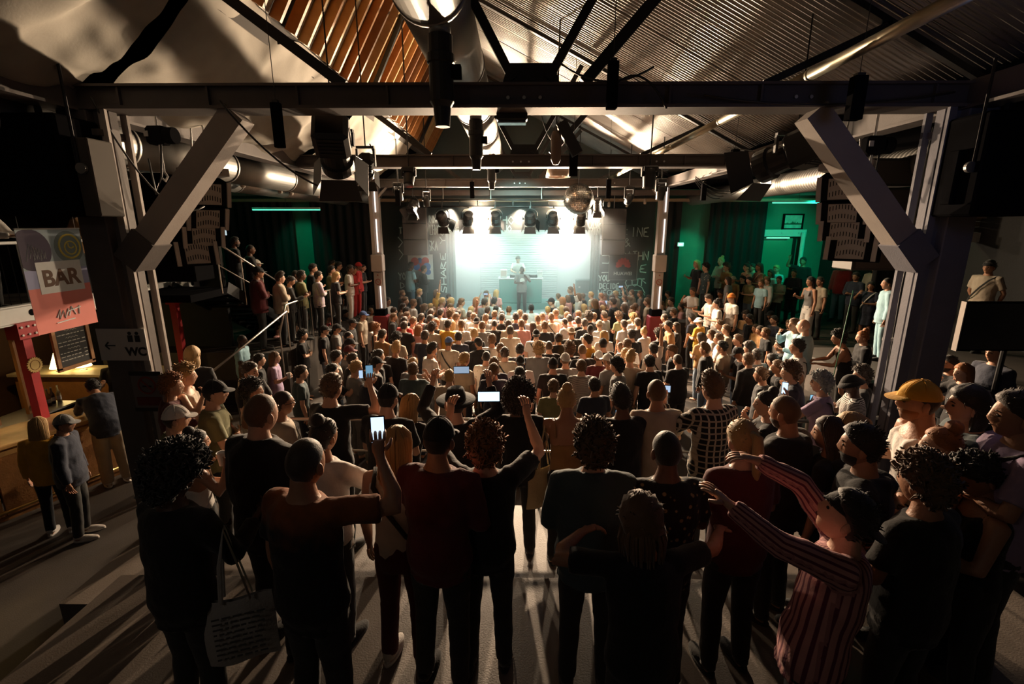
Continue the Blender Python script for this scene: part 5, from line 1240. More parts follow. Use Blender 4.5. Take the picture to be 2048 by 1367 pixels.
for k, cn in enumerate(('yellow', 'red', 'green', 'amber', 'dark brown', 'cream')):
    q = tag(empty('bottle', (-8.45+0.02*(k % 2), 7.75+0.10*k, PIT+0.925)), '%s bottle standing on the sink unit below the red post' % cn, 'bottle', 'bottles at the bar')
    MB().lathe([(0.035, 0), (0.036, 0.17), (0.014, 0.23), (0.013, 0.29)], 12).build('glass_body', mat('bottle_'+cn.replace(' ', '_'), BOTC[k], 0.1, spec=0.8), q, smooth=True); MB().lathe([(0.0365, 0.05), (0.0368, 0.05), (0.0368, 0.12), (0.0365, 0.12)], 12).build('paper_label', WHITE, q); MB().lathe([(0.014, 0.29), (0.015, 0.29), (0.015, 0.31), (0, 0.312)], 8).build('bottle_cap', STEEL, q)
GLS = mat('clear_glass', (0.6, 0.58, 0.5), 0.08, spec=0.9)
for k in range(14):
    q = MB().lathe([(0.028, 0), (0.036, 0.12), (0.033, 0.12), (0.026, 0.01)], 10).build('drinking_glass', GLS, smooth=True, loc=(-7.9+0.11*(k % 5)-0.03*(k//5), 9.35+0.1*(k//5), PIT+1.12))
    tag(q, 'clear drinking glass in the cluster on the back counter', 'glass', 'glasses on the back counter')
SHADE = mat('lit_lamp_shade', (0.9, 0.7, 0.3), 0.5, emit=((1.0, 0.72, 0.28), 5.0))
for (x, y, lab) in ((-9.55, 9.5, 'glowing yellow cone lamp on the back counter behind the red post'), (-9.15, 9.6, 'glowing yellow cone lamp on the back counter just past the red post')):
    q = tag(empty('table_lamp', (x, y, PIT+1.12)), lab, 'lamp', 'cone lamps on the back counter'); MB().lathe([(0.16, 0.08), (0.04, 0.42), (0.03, 0.42)], 18).build('shade', SHADE, q, smooth=True); MB().lathe([(0.07, 0), (0.06, 0.02), (0.015, 0.03), (0.015, 0.1)], 12).build('base', STEEL, q)
q = tag(empty('till', (-8.35, 6.1, PIT+0.925), R(60)), 'till with a tilted bluish screen on the bar', 'till'); MB().box((0, 0, 0.06), (0.36, 0.36, 0.12), bev=0.02).build('body', BLACK, q); MB().box((0, 0.03, 0.28), (0.4, 0.03, 0.26), X3(-20)).build('monitor', BLACK, q); MB().box((0, 0.012, 0.28), (0.36, 0.004, 0.22), X3(-20)).build('screen', mat('till_screen', (0.1, 0.12, 0.25), 0.2, emit=((0.45, 0.5, 0.9), 1.0)), q)
p = on_counter(-0.9, 0.4); q = tag(empty('tip_jar', p), 'copper-coloured round jar with a black lid on the counter', 'jar'); MB().lathe([(0.12, 0), (0.13, 0.02), (0.13, 0.16), (0.12, 0.17)], 18).build('jar_body', mat('copper', (0.55, 0.24, 0.14), 0.4, 0.6), q); MB().lathe([(0.15, 0.17), (0.15, 0.2), (0.0, 0.215)], 18).build('lid', BLACK, q)
# signs on the pillar -----------------------------------------------------------------
SG = mat('sign_grey', (0.62, 0.60, 0.58), 0.6); SGK = mat('sign_black', (0.02, 0.02, 0.02), 0.6)
a, b = atY(191, 655, 5.1), atY(297, 722, 5.1)
q = tag(empty('wc_sign', ((a.x+b.x)/2, 5.11, (a.z+b.z)/2)), 'grey restroom sign with an arrow and the letters WC on the braced pillar', 'sign'); w, h = b.x-a.x+0.02, 0.36
MB().box((0, 0, 0), (w, 0.012, h)).build('plate', SG, q)
text('WC', 0.13, SGK, q, Matrix.Translation((0.14, -0.008, -0.12)) @ FRONT, 0.005)
MB().bar((-0.19, -0.009, -0.01), (-0.08, -0.009, -0.01), 0.014, 0.004, (0, 1, 0)).bar((-0.19, -0.009, -0.01), (-0.15, -0.009, 0.03), 0.014, 0.004, (0, 1, 0)).bar((-0.19, -0.009, -0.01), (-0.15, -0.009, -0.05), 0.014, 0.004, (0, 1, 0)).build('arrow', SGK, q)
for x in (0.10, 0.18):
    MB().tube([(x, -0.006, 0.13), (x, -0.010, 0.13)], 0.02, 12).build('figure_head', SGK, q); MB().box((x, -0.008, 0.07), (0.055, 0.004, 0.075)).build('figure_body', SGK, q)
q = tag(empty('prohibition_sign', (-4.18, 5.11, 1.05)), 'dark no-smoking sign with a ring and a red panel below the restroom sign', 'sign')
MB().box((0, 0, 0), (0.34, 0.012, 0.46)).build('plate', mat('sign_dim', (0.16, 0.14, 0.14), 0.6), q); MB().box((0, -0.007, 0.21), (0.36, 0.01, 0.05)).build('black_strip', SGK, q); MB().box((0, -0.007, -0.22), (0.36, 0.01, 0.04)).build('black_strip', SGK, q)
MB().tube([(0.095*math.cos(t), -0.009, 0.07+0.095*math.sin(t)) for t in [k*0.314 for k in range(20)]], 0.011, 5, closed=True).build('ring', MATS['faded_red'], q); MB().bar((-0.065, -0.009, 0.135), (0.065, -0.009, 0.005), 0.018, 0.005, (0, 1, 0)).build('slash', MATS['faded_red'], q)
MB().bar((-0.05, -0.0085, 0.06), (0.05, -0.0085, 0.06), 0.016, 0.004, (0, 1, 0)).build('cigarette', SGK, q); MB().box((0, -0.007, -0.12), (0.28, 0.006, 0.10)).build('red_panel', mat('sign_red_dim', (0.12, 0.02, 0.02), 0.6), q)
# rails ------------------------------------------------------------------------------
def rail(pts, name, label, m, r=0.022, posts=1.2, drop=1.05, mids=(0.5,), z0=None):
    o = tag(empty(name, pts[0]), label, 'railing'); P = [Vector(p)-Vector(pts[0]) for p in pts]
    MB().tube(P, r, 8).build('handrail', m, o, smooth=True)
    for mm in mids: MB().tube([q-Vector((0, 0, drop*mm)) for q in P], r*0.6, 6).build('mid_rail', m, o, smooth=True)
    for i in range(len(P)-1):
        n = max(1, int((P[i+1]-P[i]).length/posts))
        for k in range(n+1 if i == len(P)-2 else n):
            q = P[i].lerp(P[i+1], k/n); MB().tube([q, q-Vector((0, 0, drop))], r*0.8, 6).build('rail_post', m, o)
    return o
RAILM = mat('rail_steel', (0.5, 0.46, 0.42), 0.35, 0.8)
rail([(-2.7, 4.97, 0.78), (3.2, 4.97, 0.78)], 'railing', 'straight steel rail along the front edge of the lower tier', RAILM, mids=(0.35, 0.7), drop=1.08)
h1 = rail([(-5.35, 16.2, 1.1), (-5.35, 10.9, 1.1), (-5.3, 10.4, 0.55)], 'handrail', 'curved steel handrail along the edge of the heart-side platform', RAILM, mids=(), drop=1.07)
mb = MB()
for k in range(50): mb.tube([(0, -0.1-0.105*k, -0.06), (0, -0.1-0.105*k, -1.0)], 0.008, 4)
mb.build('balusters', DARKMETAL, h1)['kind'] = 'stuff'
rail([(-6.15, 9.9, 2.55), (-6.15, 13.2, 1.05)], 'stair_rail', 'pale sloping stair rail descending from the gallery', RAILM, mids=(0.45,), posts=0.9)
st = struct(empty('floor_stairs', (-6.75, 10.2, 0)), 'dark stair from the gallery down to the heart-side platform')
for i in range(9): MB().box((0, 0.33*i, 1.55-0.17*i), (1.15, 0.35, 0.05)).build('step', BLACK, st)
for s in (-1, 1): MB().bar((s*0.58, -0.1, 1.6), (s*0.58, 3.0, 0.03), 0.05, 0.24).build('stringer', DARKMETAL, st)
slab('floor_gallery', -7.6, -6.15, 8.9, 10.25, 1.46, 1.60, BLACK, 'gallery landing at the top of the stair')
rail([(-5.7, 8.4, 0.2), (-5.2, 10.6, 1.0)], 'handrail', 'short slanting steel handrail in the dark below the stair', RAILM, mids=(), posts=3, drop=0.9)
# right-hand platform side ---------------------------------------------------------------
pl = tag(empty('cable_pole', (4.86, 6.2, -0.58)), 'pale steel pole with bundled cables beside the blue-grey pillar', 'pole')
MB().tube([(0, 0, 0), (0.0, 0, 2.5)], 0.026, 8).build('pole', PALE, pl, smooth=True)
for k in range(5): MB().tube([(0.06+0.03*k, 0.05, 0), (0.07+0.03*k, 0.02*math.sin(k), 1.5), (0.05+0.035*k, 0.03, 2.6), (0.09+0.03*k, 0.02, 4.6)], 0.010, 6).build('cable', RUBBER if k % 2 else mat('grey_cable', (0.2, 0.2, 0.2), 0.5), pl, smooth=True)
for z in (0.9, 2.0): MB().box((0.06, 0, z), (0.2, 0.06, 0.04)).build('clip', WHITE, pl)
pipe([(4.66, 6.7, 2.0), (4.6, 6.7, 1.0), (4.5, 6.7, -0.4)], 0.006, 'cable', mat('green_cable', (0.02, 0.16, 0.07), 0.5), 'thin green cable hanging beside the cable pole', 'cable')
a, b = atY(1938, 602, 5.9), atY(2085, 700, 5.9)
tv = tag(empty('monitor', ((a.x+b.x)/2, 5.9, (a.z+b.z)/2)), 'large blank black screen on a stand beside the blue-grey pillar', 'screen'); w, h = b.x-a.x+0.2, a.z-b.z
MB().box((0.1, 0, 0), (w+0.1, 0.06, h), bev=0.01).build('case', BLACK, tv); MB().box((0.1, -0.032, 0), (w+0.06, 0.004, h-0.04)).build('panel', mat('screen_off', (0.012, 0.013, 0.016), 0.12), tv)
MB().box((-w/2+0.04, -0.01, 0), (0.014, 0.07, h)).build('edge_strip', PALE, tv); MB().tube([(0.1, 0.05, 0), (0.1, 0.05, PIT-tv.location.z)], 0.03, 8).build('stand_tube', DARKMETAL, tv); MB().box((0.1, 0.05, PIT-tv.location.z+0.02), (0.7, 0.5, 0.03)).build('stand_foot', DARKMETAL, tv)
for (x, lab, g, sx) in ((atY(2000, 330, 4.9).x, 'black hanging loudspeaker box beyond the blue-grey pillar', 1, -1), (atY(95, 350, 4.9).x, 'black hanging loudspeaker box above the bar banner', -1, 1)):
    q = tag(empty('loudspeaker', (x, 4.95, 3.42)), lab, 'loudspeaker', 'hanging loudspeaker boxes')
    MB().box((0, 0, 0), (0.72, 0.5, 0.92), bev=0.02).build('cabinet', BLACK, q); MB().box((0, 0.255, 0), (0.64, 0.012, 0.84)).build('grille', mat('grille_black', (0.03, 0.03, 0.03), 0.6), q)
    k = sx*(0.46 if sx > 0 else 0.39)
    MB().box((k, 0, -0.1), (0.16, 0.3, 0.72) if sx > 0 else (0.05, 0.12, 0.5), bev=0.01).build('mounting_plate', mat('plate_grey', (0.09, 0.08, 0.07), 0.8, spec=0.1) if sx > 0 else BLACK, q); MB().tube([(k-0.03*sx, -0.17, 0.0), (k-0.03*sx, -0.17, 0.9)], 0.014, 6).build('hanging_rod', DARKMETAL, q)
    MB().tube([(k, -0.16, -0.02), (k, -0.19, -0.02)], 0.05, 14).build('washer', STEEL, q); MB().tube([(0, 0, 0.46), (0, 0, 0.85)], 0.03, 6).build('hanger', DARKMETAL, q)
# upper gallery fascia at the far side
WCL = mat('weathered_cladding', (0.17, 0.15, 0.09), 0.7, noise=0.3, nscale=6)
fc = tag(empty('gallery_front', (10.1, 11.9, 3.2)), 'weathered board cladding of the upper gallery beyond the blue-grey pillar', 'cladding')
for i in range(8): MB().box((0, 0, -0.42+0.125*i), (1.8, 0.03, 0.115)).build('plank', WCL, fc)
MB().box((0, -0.04, -0.60), (1.8, 0.1, 0.22)).build('fascia_beam', WHITE, fc); MB().tube([(-0.1, -0.09, -0.6), (-0.1, -0.095, -0.6)], (0.06), 10).build('hole', BLACK, fc)
q = tag(empty('picture_frame', (10.25, 11.83, 3.27)), 'brown framed panel on the weathered gallery boards', 'picture'); MB().box((0, 0, 0), (0.66, 0.02, 0.62)).build('panel', mat('gold_panel', (0.28, 0.22, 0.09), 0.6, noise=0.5, nscale=9), q)
for (x, z, sx, sz) in ((0, .31, .7, .04), (0, -.31, .7, .04), (-.33, 0, .04, .62), (.33, 0, .04, .62)): MB().box((x, -0.01, z), (sx, 0.03, sz)).build('frame_edge', WOOD, q)
q = tag(empty('wall_box', (10.75, 11.8, 3.35)), 'grey cabinet with a small white light next to the framed panel', 'cabinet'); MB().box((0, 0, 0), (0.5, 0.1, 0.62)).build('case', PALE, q); MB().box((-0.1, -0.055, -0.1), (0.06, 0.02, 0.05)).build('indicator', mat('indicator', (1, 1, 1), 0.4, emit=((0.9, 0.95, 1), 2)), q)
curtain(9.2, 10.95, 12.6, 0.2, 2.6, 'dark ribbed curtain under the weathered gallery, behind the man in grey')
# green doorway, painting, exit sign
dr = struct(empty('door_1', (8.75+0.55, 17.72, -0.15)), 'green doorway behind the side platform')
MB().box((0, 0.03, 1.3), (1.15, 0.06, 2.6)).build('door_leaf', mat('door_green', (0.06, 0.30, 0.2), 0.5), dr)
for s in (-1, 1): MB().box((s*0.62, -0.02, 1.3), (0.09, 0.1, 2.6)).build('door_frame', DARKMETAL, dr)
MB().tube([(-0.45, -0.04, 1.0), (-0.45, -0.08, 1.0), (-0.33, -0.08, 1.0)], 0.012, 6).build('door_handle', STEEL, dr)
q = tag(empty('lintel_beam', (9.35, 17.6, 2.62)), 'pale green-lit beam with bolts over the green doorway', 'beam'); MB().box((0, 0, 0), (1.75, 0.12, 0.24)).build('beam_face', WHITE, q)
for x in (-0.6, 0, 0.6): MB().tube([(x, -0.06, 0), (x, -0.075, 0)], 0.02, 8).build('bolt', STEEL, q)
MB().box((-0.1, -0.05, -0.17), (0.8, 0.05, 0.04)).build('light_strip', mat('green_strip', (0.3, 0.9, 0.7), 0.4, emit=((0.3, 1, 0.75), 0.8)), q)
q = tag(empty('pole', (10.05, 17.4, -0.15)), 'bright green-lit round post beside the doorway', 'post'); MB().tube([(0, 0, 0), (0, 0, 2.8)], 0.07, 12).build('shaft', WHITE, q, smooth=True); MB().box((0, 0, 0.01), (0.25, 0.25, 0.02)).build('base_plate', STEEL, q)
a, b = atY(1570, 428, 17.7), atY(1604, 457, 17.7); q = tag(empty('painting', ((a.x+b.x)/2, 17.74, (a.z+b.z)/2)), 'framed landscape painting lit green above the doorway', 'picture'); w, h = b.x-a.x, a.z-b.z
MB().box((0, 0, 0), (w, 0.02, h)).build('canvas', mat('painted_canvas', (0.45, 0.55, 0.5), 0.6, noise=0.7, nscale=5), q)
for (x, z, sx, sz) in ((0, h/2, w+.06, .05), (0, -h/2, w+.06, .05), (-w/2, 0, .05, h), (w/2, 0, .05, h)): MB().box((x, -0.02, z), (sx, 0.05, sz)).build('frame_edge', BLACK, q)
mb = MB(); rgt = random.Random(4)
for k in range(14): x = -w*0.45+w*0.9*k/13; hh = rgt.uniform(.1, .28)*h; mb.prism([(x-0.04, -h*.2), (x+0.04, -h*.2), (x, -h*.2+hh)], 0.004, Matrix.Translation((0, -0.012, 0)) @ FRONT)
mb.build('painted_trees', mat('dark_green_paint', (0.03, 0.08, 0.05), 0.7), q)
p = atY(1361, 488, 17.44); q = tag(empty('exit_sign', p), 'small lit green and white exit sign on the aisle wall', 'sign'); MB().box((0, 0, 0), (0.22, 0.05, 0.14)).build('case', WHITE, q); MB().box((0, -0.027, 0), (0.20, 0.004, 0.12)).build('lit_panel', mat('exit_panel', (0.2, 0.8, 0.6), 0.4, emit=((0.4, 1.0, 0.8), 1.6)), q)
MB().bar((-0.05, -0.031, 0), (0.05, -0.031, 0), 0.015, 0.003, (0, 1, 0)).bar((-0.05, -0.031, 0), (-0.02, -0.031, 0.03), 0.012, 0.003, (0, 1, 0)).bar((-0.05, -0.031, 0), (-0.02, -0.031, -0.03), 0.012, 0.003, (0, 1, 0)).build('arrow', mat('exit_white', (0.9, 1, 0.95), 0.4, emit=((0.9, 1, 0.95), 2.5)), q)
a, b = atY(429, 415, 13.0), atY(449, 470, 13.0); q = tag(empty('projection_screen', ((a.x+b.x)/2-0.2, 13.0, (a.z+b.z)/2)), 'bright white screen with a dark figure seen past the line array', 'screen'); MB().box((0, 0.02, 0), (0.75, 0.04, 0.74)).build('frame', BLACK, q); MB().box((0, -0.003, 0), (0.7, 0.004, 0.7)).build('lit_picture', mat('lit_picture', (0.5, 0.6, 0.65), 0.4, emit=((0.75, 0.9, 1.0), 0.7)), q)
MB().tube([(0.18, -0.008, -0.2), (0.2, -0.008, 0.05), (0.18, -0.008, 0.12)], [0.03, 0.07, 0.05], 8).sphere((0.2, -0.008, 0.19), (0.05, 0.01, 0.06), 10, 8).build('figure_shape', BLACK, q)
MB().tube([(0, 0.02, 0.36), (0, 0.02, 4.25-q.location.z)], 0.01, 5).build('hanger', STEEL, q)
# teal tubes over the aisles, small bulbs, loose cables
for (u0, u1, v, Y, lab) in ((505, 640, 418, 14.0, 'long tube lamp glowing teal over the heart-side aisle'), (1545, 1650, 404, 15.0, 'long tube lamp glowing green over the side platform')):
    a, b = atY(u0, v, Y), atY(u1, v, Y); q = tag(empty('tube_lamp', (a+b)/2), lab, 'lamp', 'tube lamps over the aisles'); L = (b-a).length
    MB().box((0, 0, 0.03), (L, 0.06, 0.05)).build('fitting', WHITE, q); MB().tube([(-L/2, 0, -0.01), (L/2, 0, -0.01)], 0.02, 8).build('tube', mat('teal_tube', (0.2, 0.9, 0.7), 0.4, emit=((0.15, 1.0, 0.7), 0.9)), q); MB().tube([(0, 0, 0.05), (0, 0, (4.25 if u0 < 1000 else 4.12)-q.location.z)], 0.006, 4).build('cord', RUBBER, q)
for i, (u, v, Y) in enumerate(((485, 365, 9.5), (560, 378, 11.0), (582, 382, 11.5), (637, 388, 12.5), (690, 395, 13.5), (1218, 408, 16.4), (1254, 408, 16.4), (1290, 402, 16.4))):
    p = atY(u, v, Y); q = tag(empty('bulb_pendant', p), ('pale pendant bulb %s' % ('first before the line array over the bar aisle', 'second along the bar aisle, paired', 'third along the bar aisle, paired', 'fourth along the bar aisle', 'last along the bar aisle by the column', 'first past the mirror ball', 'second past the mirror ball', 'third past the mirror ball')[i]), 'lamp', 'small pendants')
    MB().lathe([(0.02, 0.10), (0.045, 0.06), (0.05, -0.02), (0.04, -0.08), (0.0, -0.09)], 12).build('bulb', mat('dull_bulb', (0.6, 0.52, 0.45), 0.35), q, smooth=True); MB().tube([(0, 0, 0.1), (0, 0, roofz(p.x)-p.z)], 0.008, 5).build('cord', RUBBER, q)
def cable(pts, lab, r=0.011): pipe(pts, r, 'cable', RUBBER, lab, 'cable', group='cables on the beams', n=5)
def sagc(a, b, s, n=12): return [Vector(a).lerp(Vector(b), t/n)-Vector((0, 0, s*4*(t/n)*(1-t/n))) for t in range(n+1)]
cable(sagc((0.35, 5.1, BOT+0.42), (1.3, 5.1, BOT+0.35), 0.16), 'slack black cable over the middle of the nearest beam')
cable(sagc((0.9, 5.1, BOT+0.15), (1.45, 5.1, BOT-0.02), -0.2), 'black cable looping up beside the upright black pendant')
cable(sagc((0.45, 9.9, BOT+0.9), (0.95, 9.9, BOT+0.8), 0.4), 'black cable loop hanging by the cylindrical loudspeaker')
cable(sagc((-2.9, 5.05, BOT+0.05), (-2.2, 5.5, 3.3), 0.1), 'black cable running down to the big profile spot')
cable(sagc((1.8, 5.1, BOT+0.1), (4.2, 5.1, BOT+0.12), 0.10), 'long black cable along the nearest beam towards the blue-grey pillar')
cable(sagc((-4.2, 5.1, BOT+0.1), (-3.8, 6.0, 3.1), 0.4), 'black cable looping below the chain hoist by the bar')
cable(sagc((-3.0, 10.0, BOT+0.25), (-1.9, 10.0, BOT+0.25), 0.05), 'black cable lying along the second beam towards the bar')
for k in range(4): cable(sagc((4.2+0.1*k, 12+0.3*k, 4.0), (6.5, 14.5+0.3*k, 3.9), 0.18+0.05*k), 'grey slack cable %s beside the petal-side column' % ('lowest', 'second lowest', 'second highest', 'highest')[3-k])
# haze over the stage -------------------------------------------------------------------
hz = bpy.data.materials.new('stage_haze'); hz.use_nodes = True; nt = hz.node_tree; nt.nodes.clear()
vo = nt.nodes.new('ShaderNodeOutputMaterial'); vs_ = nt.nodes.new('ShaderNodeVolumeScatter'); vs_.inputs['Density'].default_value = 0.13; vs_.inputs['Anisotropy'].default_value = 0.55; vs_.inputs['Color'].default_value = (0.95, 1, 0.98, 1)
nt.links.new(vs_.outputs[0], vo.inputs['Volume'])
tag(MB().box((0, 18.17, 1.7), (9.4, 4.96, 4.4)).build('haze', hz), 'thin smoke haze filling the stage and hanging about the glaring lanterns', 'haze', kind='stuff')
# ================================================================ PEOPLE IN THE HALL
TARGET = Vector((0.15, 17.8, 0))
def face(p, extra=0.0):
    d = TARGET-Vector(p); return math.atan2(-d.x, d.y)+extra
def head_h(H, pose):
    return (pose_frame(pose)[2] @ Vector((0, 0, 0))).z*H/1.745
def stand(u, v, floor, H, label, turn=0.0, pose='stand', Y=None, **kw):
    """head centre seen at pixel (u, v) of a person of height H standing on 'floor' (None: the sloping pit)"""
    hz = head_h(H, pose)
    if floor is None:
        fz = PIT
        for _ in range(8):
            p = atZ(u, v, fz+hz); fz = pitz(p.y)
    else: p = atZ(u, v, floor+hz); fz = floor
    if Y is not None:
        p = atY(u, v, Y); H = (p.z-fz)/hz*H; H = max(1.5, min(1.98, H))
    rz = face(p, turn)
    off = Matrix.Rotation(rz, 3, 'Z') @ (pose_frame(pose)[2] @ Vector((0, 0, 0)))
    s = H/1.745
    return person((p.x-off.x*s, p.y-off.y*s, fz), rz, H, label, pose, **kw)
def phone_at(b, pose, sg, label, glow=0.6, land=False, both=False, col=(0.55, 0.75, 1.0)):
    p, hd, pn = hand_world(b, pose, sg)
    if both:
        q, _, _ = hand_world(b, pose, -sg); p = (p+q)/2; land = True
    o = tag(empty('phone', p+Vector((0, 0, 0.03))), label, 'phone', 'phones held up in the crowd')
    d = Vector((0, 0, CZ))-p
    o.rotation_euler = (R(-6), 0, math.atan2(d.x, -d.y)*0.6)
    w, h = (0.15, 0.074) if land else (0.074, 0.15)
    MB().box((0, 0, 0), (w, 0.009, h), bev=0.004).build('phone_case', BLACK, o)
    k = 'phone_screen_%d_%d' % (int(glow*10), int(col[0]*100))
    MB().box((0, -0.0052, 0), (w-0.010, 0.001, h-0.012)).build('phone_screen', mat(k, (0.02, 0.02, 0.03), 0.15, emit=(col, glow)), o)
    MB().tube([(w/2-0.012, 0.0045, h/2-0.012), (w/2-0.012, 0.0065, h/2-0.012)], 0.006, 8).build('camera_lens', STEEL, o)
    return o
CUPM = mat('clear_plastic_cup', (0.75, 0.72, 0.68), 0.2, spec=0.6)
def cup_at(b, pose, sg, label):
    p, hd, pn = hand_world(b, pose, sg)
    o = tag(empty('plastic_cup', p+Vector((0, 0, -0.02))), label, 'cup', 'cups held by the audience')
    MB().lathe([(0.028, -0.05), (0.038, 0.06), (0.040, 0.062), (0.036, 0.06), (0.026, -0.045)], 14).build('cup_wall', CUPM, o, smooth=True)
    MB().lathe([(0.0, 0.03), (0.033, 0.03), (0.034, 0.034), (0.0, 0.034)], 14).build('drink', mat('beer', (0.5, 0.25, 0.05), 0.2), o)
    return o
def tote(p, rz, label, col, drop=0.45, writing=False):
    o = tag(empty('tote_bag', p, rz), label, 'bag')
    m = mat('tote_'+str(int(col[0]*100)), col, 0.85, noise=0.12, bump=0.3, bscale=80)
    w, h = 0.36, 0.40
    vs = []; fs = []; nx, nz = 12, 12
    for sd in (-1, 1):
        for j in range(nz+1):
            for i in range(nx+1):
                a = i/nx*2-1; b = j/nz
                th = 0.045*(1-a*a)*math.sin(math.pi*min(1, b*0.85+0.1))+0.004
                vs.append((a*w/2*(1-0.05*b), sd*th+0.012*math.sin(a*4+b*5), -drop-h*(1-b)))
    n = (nx+1)*(nz+1)
    for sd in (0, 1):
        for j in range(nz):
            for i in range(nx):
                q = sd*n+j*(nx+1)+i; f = (q, q+1, q+nx+2, q+nx+1); fs.append(f if sd == 0 else tuple(reversed(f)))
    MB().add(vs, fs).build('bag_body', m, o, smooth=True)
    for sd in (-1, 1):
        MB().tube([(-0.07, sd*0.03, -drop+0.0), (-0.05, sd*0.03, -drop*0.5), (-0.01, sd*0.02, -0.02), (0.03, sd*0.02, -drop*0.5), (0.07, sd*0.03, -drop)], [(0.012, 0.004)]*5, 6).build('handle', m, o)
    if writing:
        rg = random.Random(5); mb = MB()
        for r in range(9):
            x = -0.12
            while x < 0.10:
                l = rg.uniform(0.015, 0.05); mb.box((x+l/2, -0.052-0.0*r, -drop-0.07-0.032*r), (l, 0.002, 0.010)); x += l+0.012
        mb.build('printed_lines', mat('print_ink', (0.08, 0.08, 0.08), 0.8), o)['kind'] = 'stuff'
    return o

# ---- the nearest rows, standing on the terrace and its lower tier
T0, T1 = 0.0, -0.3
stand(523, 828, T0, 1.86, 'bald man in a black jacket with his back to the camera, by the braced pillar', -0.25, hair='mz', top='jacket:k', skin='l')
b = stand(612, 927, T0, 1.86, 'crop-haired man in a rust and black tie-dye t-shirt raising a phone', -0.3, 'phoner1', hair='dz', top='tee:k:tie', skin='m')
phone_at(b, 'phoner1', 1, 'phone with a bright white screen held up by the man in tie-dye', 1.6)
b = stand(352, 952, T0, 1.72, 'person with a big black afro in black, carrying a pale tote bag', -0.2, 'textr', hair='kA', top='long:k', skin='d')
tote(b.location+Vector((0.30, -0.02, 1.36)), 0.35, 'pale grey tote bag with printed lines, hanging from the afro-haired person', (0.42, 0.40, 0.38), writing=True)
stand(648, 872, T0, 1.66, 'person with a dark bun and white t-shirt behind the tie-dye man', -0.3, 'phone', hair='kb', top='tee:w', skin='m')
stand(795, 893, T0, 1.68, 'woman with very long straight blond hair in a white vest and maroon trousers', -0.1, 'cup', hair='yl', top='tank:w', bottom='trousers:m', strap='x', shoe='w')
stand(878, 880, T0, 1.80, 'man in a maroon sweater and black cap, centre of the terrace', -0.2, 'hands', hair='kz', hat='Ck', top='long:m', skin='m', shoe='k')
b = stand(970, 893, T0, 1.70, 'woman with curly ginger hair in black lifting a phone with both hands', 0.0, 'phoneup', hair='gc', top='tee:k')
phone_at(b, 'phoneup', 1, 'phone with a white screen held sideways above the ginger curls', 1.8, both=True)
b = stand(912, 808, T1, 1.78, 'man in a wide-brimmed black hat lifting a phone above his head at the rail', 0.0, 'phoneup', hair='kz', hat='Fk', top='long:k', skin='l')
phone_at(b, 'phoneup', 1, 'phone with a dim screen held sideways above the black brimmed hat', 0.5, both=True)
b = stand(1037, 796, T1, 1.74, 'person with a halo of curly hair in black, cream tote bag on the shoulder', 0.0, 'hands', hair='dA', top='tee:k', skin='b')
tote(b.location+Vector((0.24, -0.03, 1.40)), 0.5, 'cream tote bag hanging behind the person with the curly halo', (0.52, 0.42, 0.26))
stand(1133, 800, T1, 1.74, 'woman with pinned-up blond hair and bare shoulders in a tan strap top', 0.0, 'rail', hair='yb', top='strap:a', skin='m', bottom='trousers:k')
stand(1188, 893, T0, 1.76, 'person with wavy brown hair in a dark blue denim jacket', -0.1, 'hands', hair='mc', top='jacket:t', skin='l')
b = stand(1243, 800, T1, 1.76, 'man with tall black curls in a black t-shirt, texting at the rail', 0.1, 'textr', hair='kq', top='tee:k', skin='b')
phone_at(b, 'textr', 1, 'phone with a blue screen in the hands of the texting man', 0.7, col=(0.3, 0.65, 1.0))
stand(1313, 785, T1, 1.80, 'crop-haired man in a pale pinkish t-shirt leaning at the rail', 0.0, 'cross', hair='mz', top='tee:e', skin='m')
b = stand(1425, 778, T1, 1.86, 'man with a brown quiff in a black plaid shirt filming with a phone', 0.25, 'phonel', hair='mq', top='long:k:plaid', skin='l', glasses=True)
phone_at(b, 'phonel', -1, 'phone held sideways by the man in the plaid shirt', 0.8, land=True)
stand(1333, 903, T0, 1.74, 'person with close-cropped dark hair in a black floral shirt', 0.0, 'hands', hair='kz', top='tee:k:floral', skin='b')
stand(1283, 1048, T0, 1.62, 'dancing person with brown locs and outstretched arms in a black t-shirt', 0.05, 'dance', hair='mD', top='tee:k', skin='m')
b = stand(1485, 880, T0, 1.74, 'person with tied-back blond hair in a dark maroon t-shirt', 0.1, 'hands', hair='yk', top='tee:m', skin='l')
phone_at(b, 'hands', -1, 'phone glowing low in front of the person in dark maroon', 0.6)
stand(1570, 825, T0, 1.74, 'bald bearded man in a black hoodie looking towards the stage', 0.5, 'hands', hair='mz', top='hoodie:k', skin='m', beard='d')
stand(1533, 808, T1, 1.72, 'man with slicked black hair and hand at his mouth, beside the bald bearded man', 0.9, 'mouth', hair='kb', top='tee:k', skin='l')
stand(1658, 868, T0, 1.62, 'woman with long dark hair beside a long-haired blonde, black top', 0.7, 'cup', hair='dl', top='tee:k', skin='m')
stand(1702, 862, T0, 1.66, 'woman with long honey-blond hair in a black top', 0.5, 'hands', hair='yl', top='tee:k', skin='l')
stand(1722, 893, T0, 1.76, 'bearded man with short black hair in a black hoodie, face turned to the stage', 0.85, 'cross', hair='ks', top='hoodie:k', skin='m', beard='k')
stand(1690, 1035, T0, 1.72, 'person in a pink striped shirt leaning back with both arms stretched out', 0.95, 'stretch', hair='ks', hat='Kk', top='long:p:bars', skin='l')
b = stand(1838, 803, T0, 1.90, 'bearded man in a yellow cap and white vest holding a bottle', 1.05, 'cup', hair='dz', hat='Cy', top='tank:w', skin='m', beard='g')
p, hd, pn = hand_world(b, 'cup', 1)
o = tag(empty('bottle', p), 'clear glass bottle in the hand of the man in the yellow cap', 'bottle')
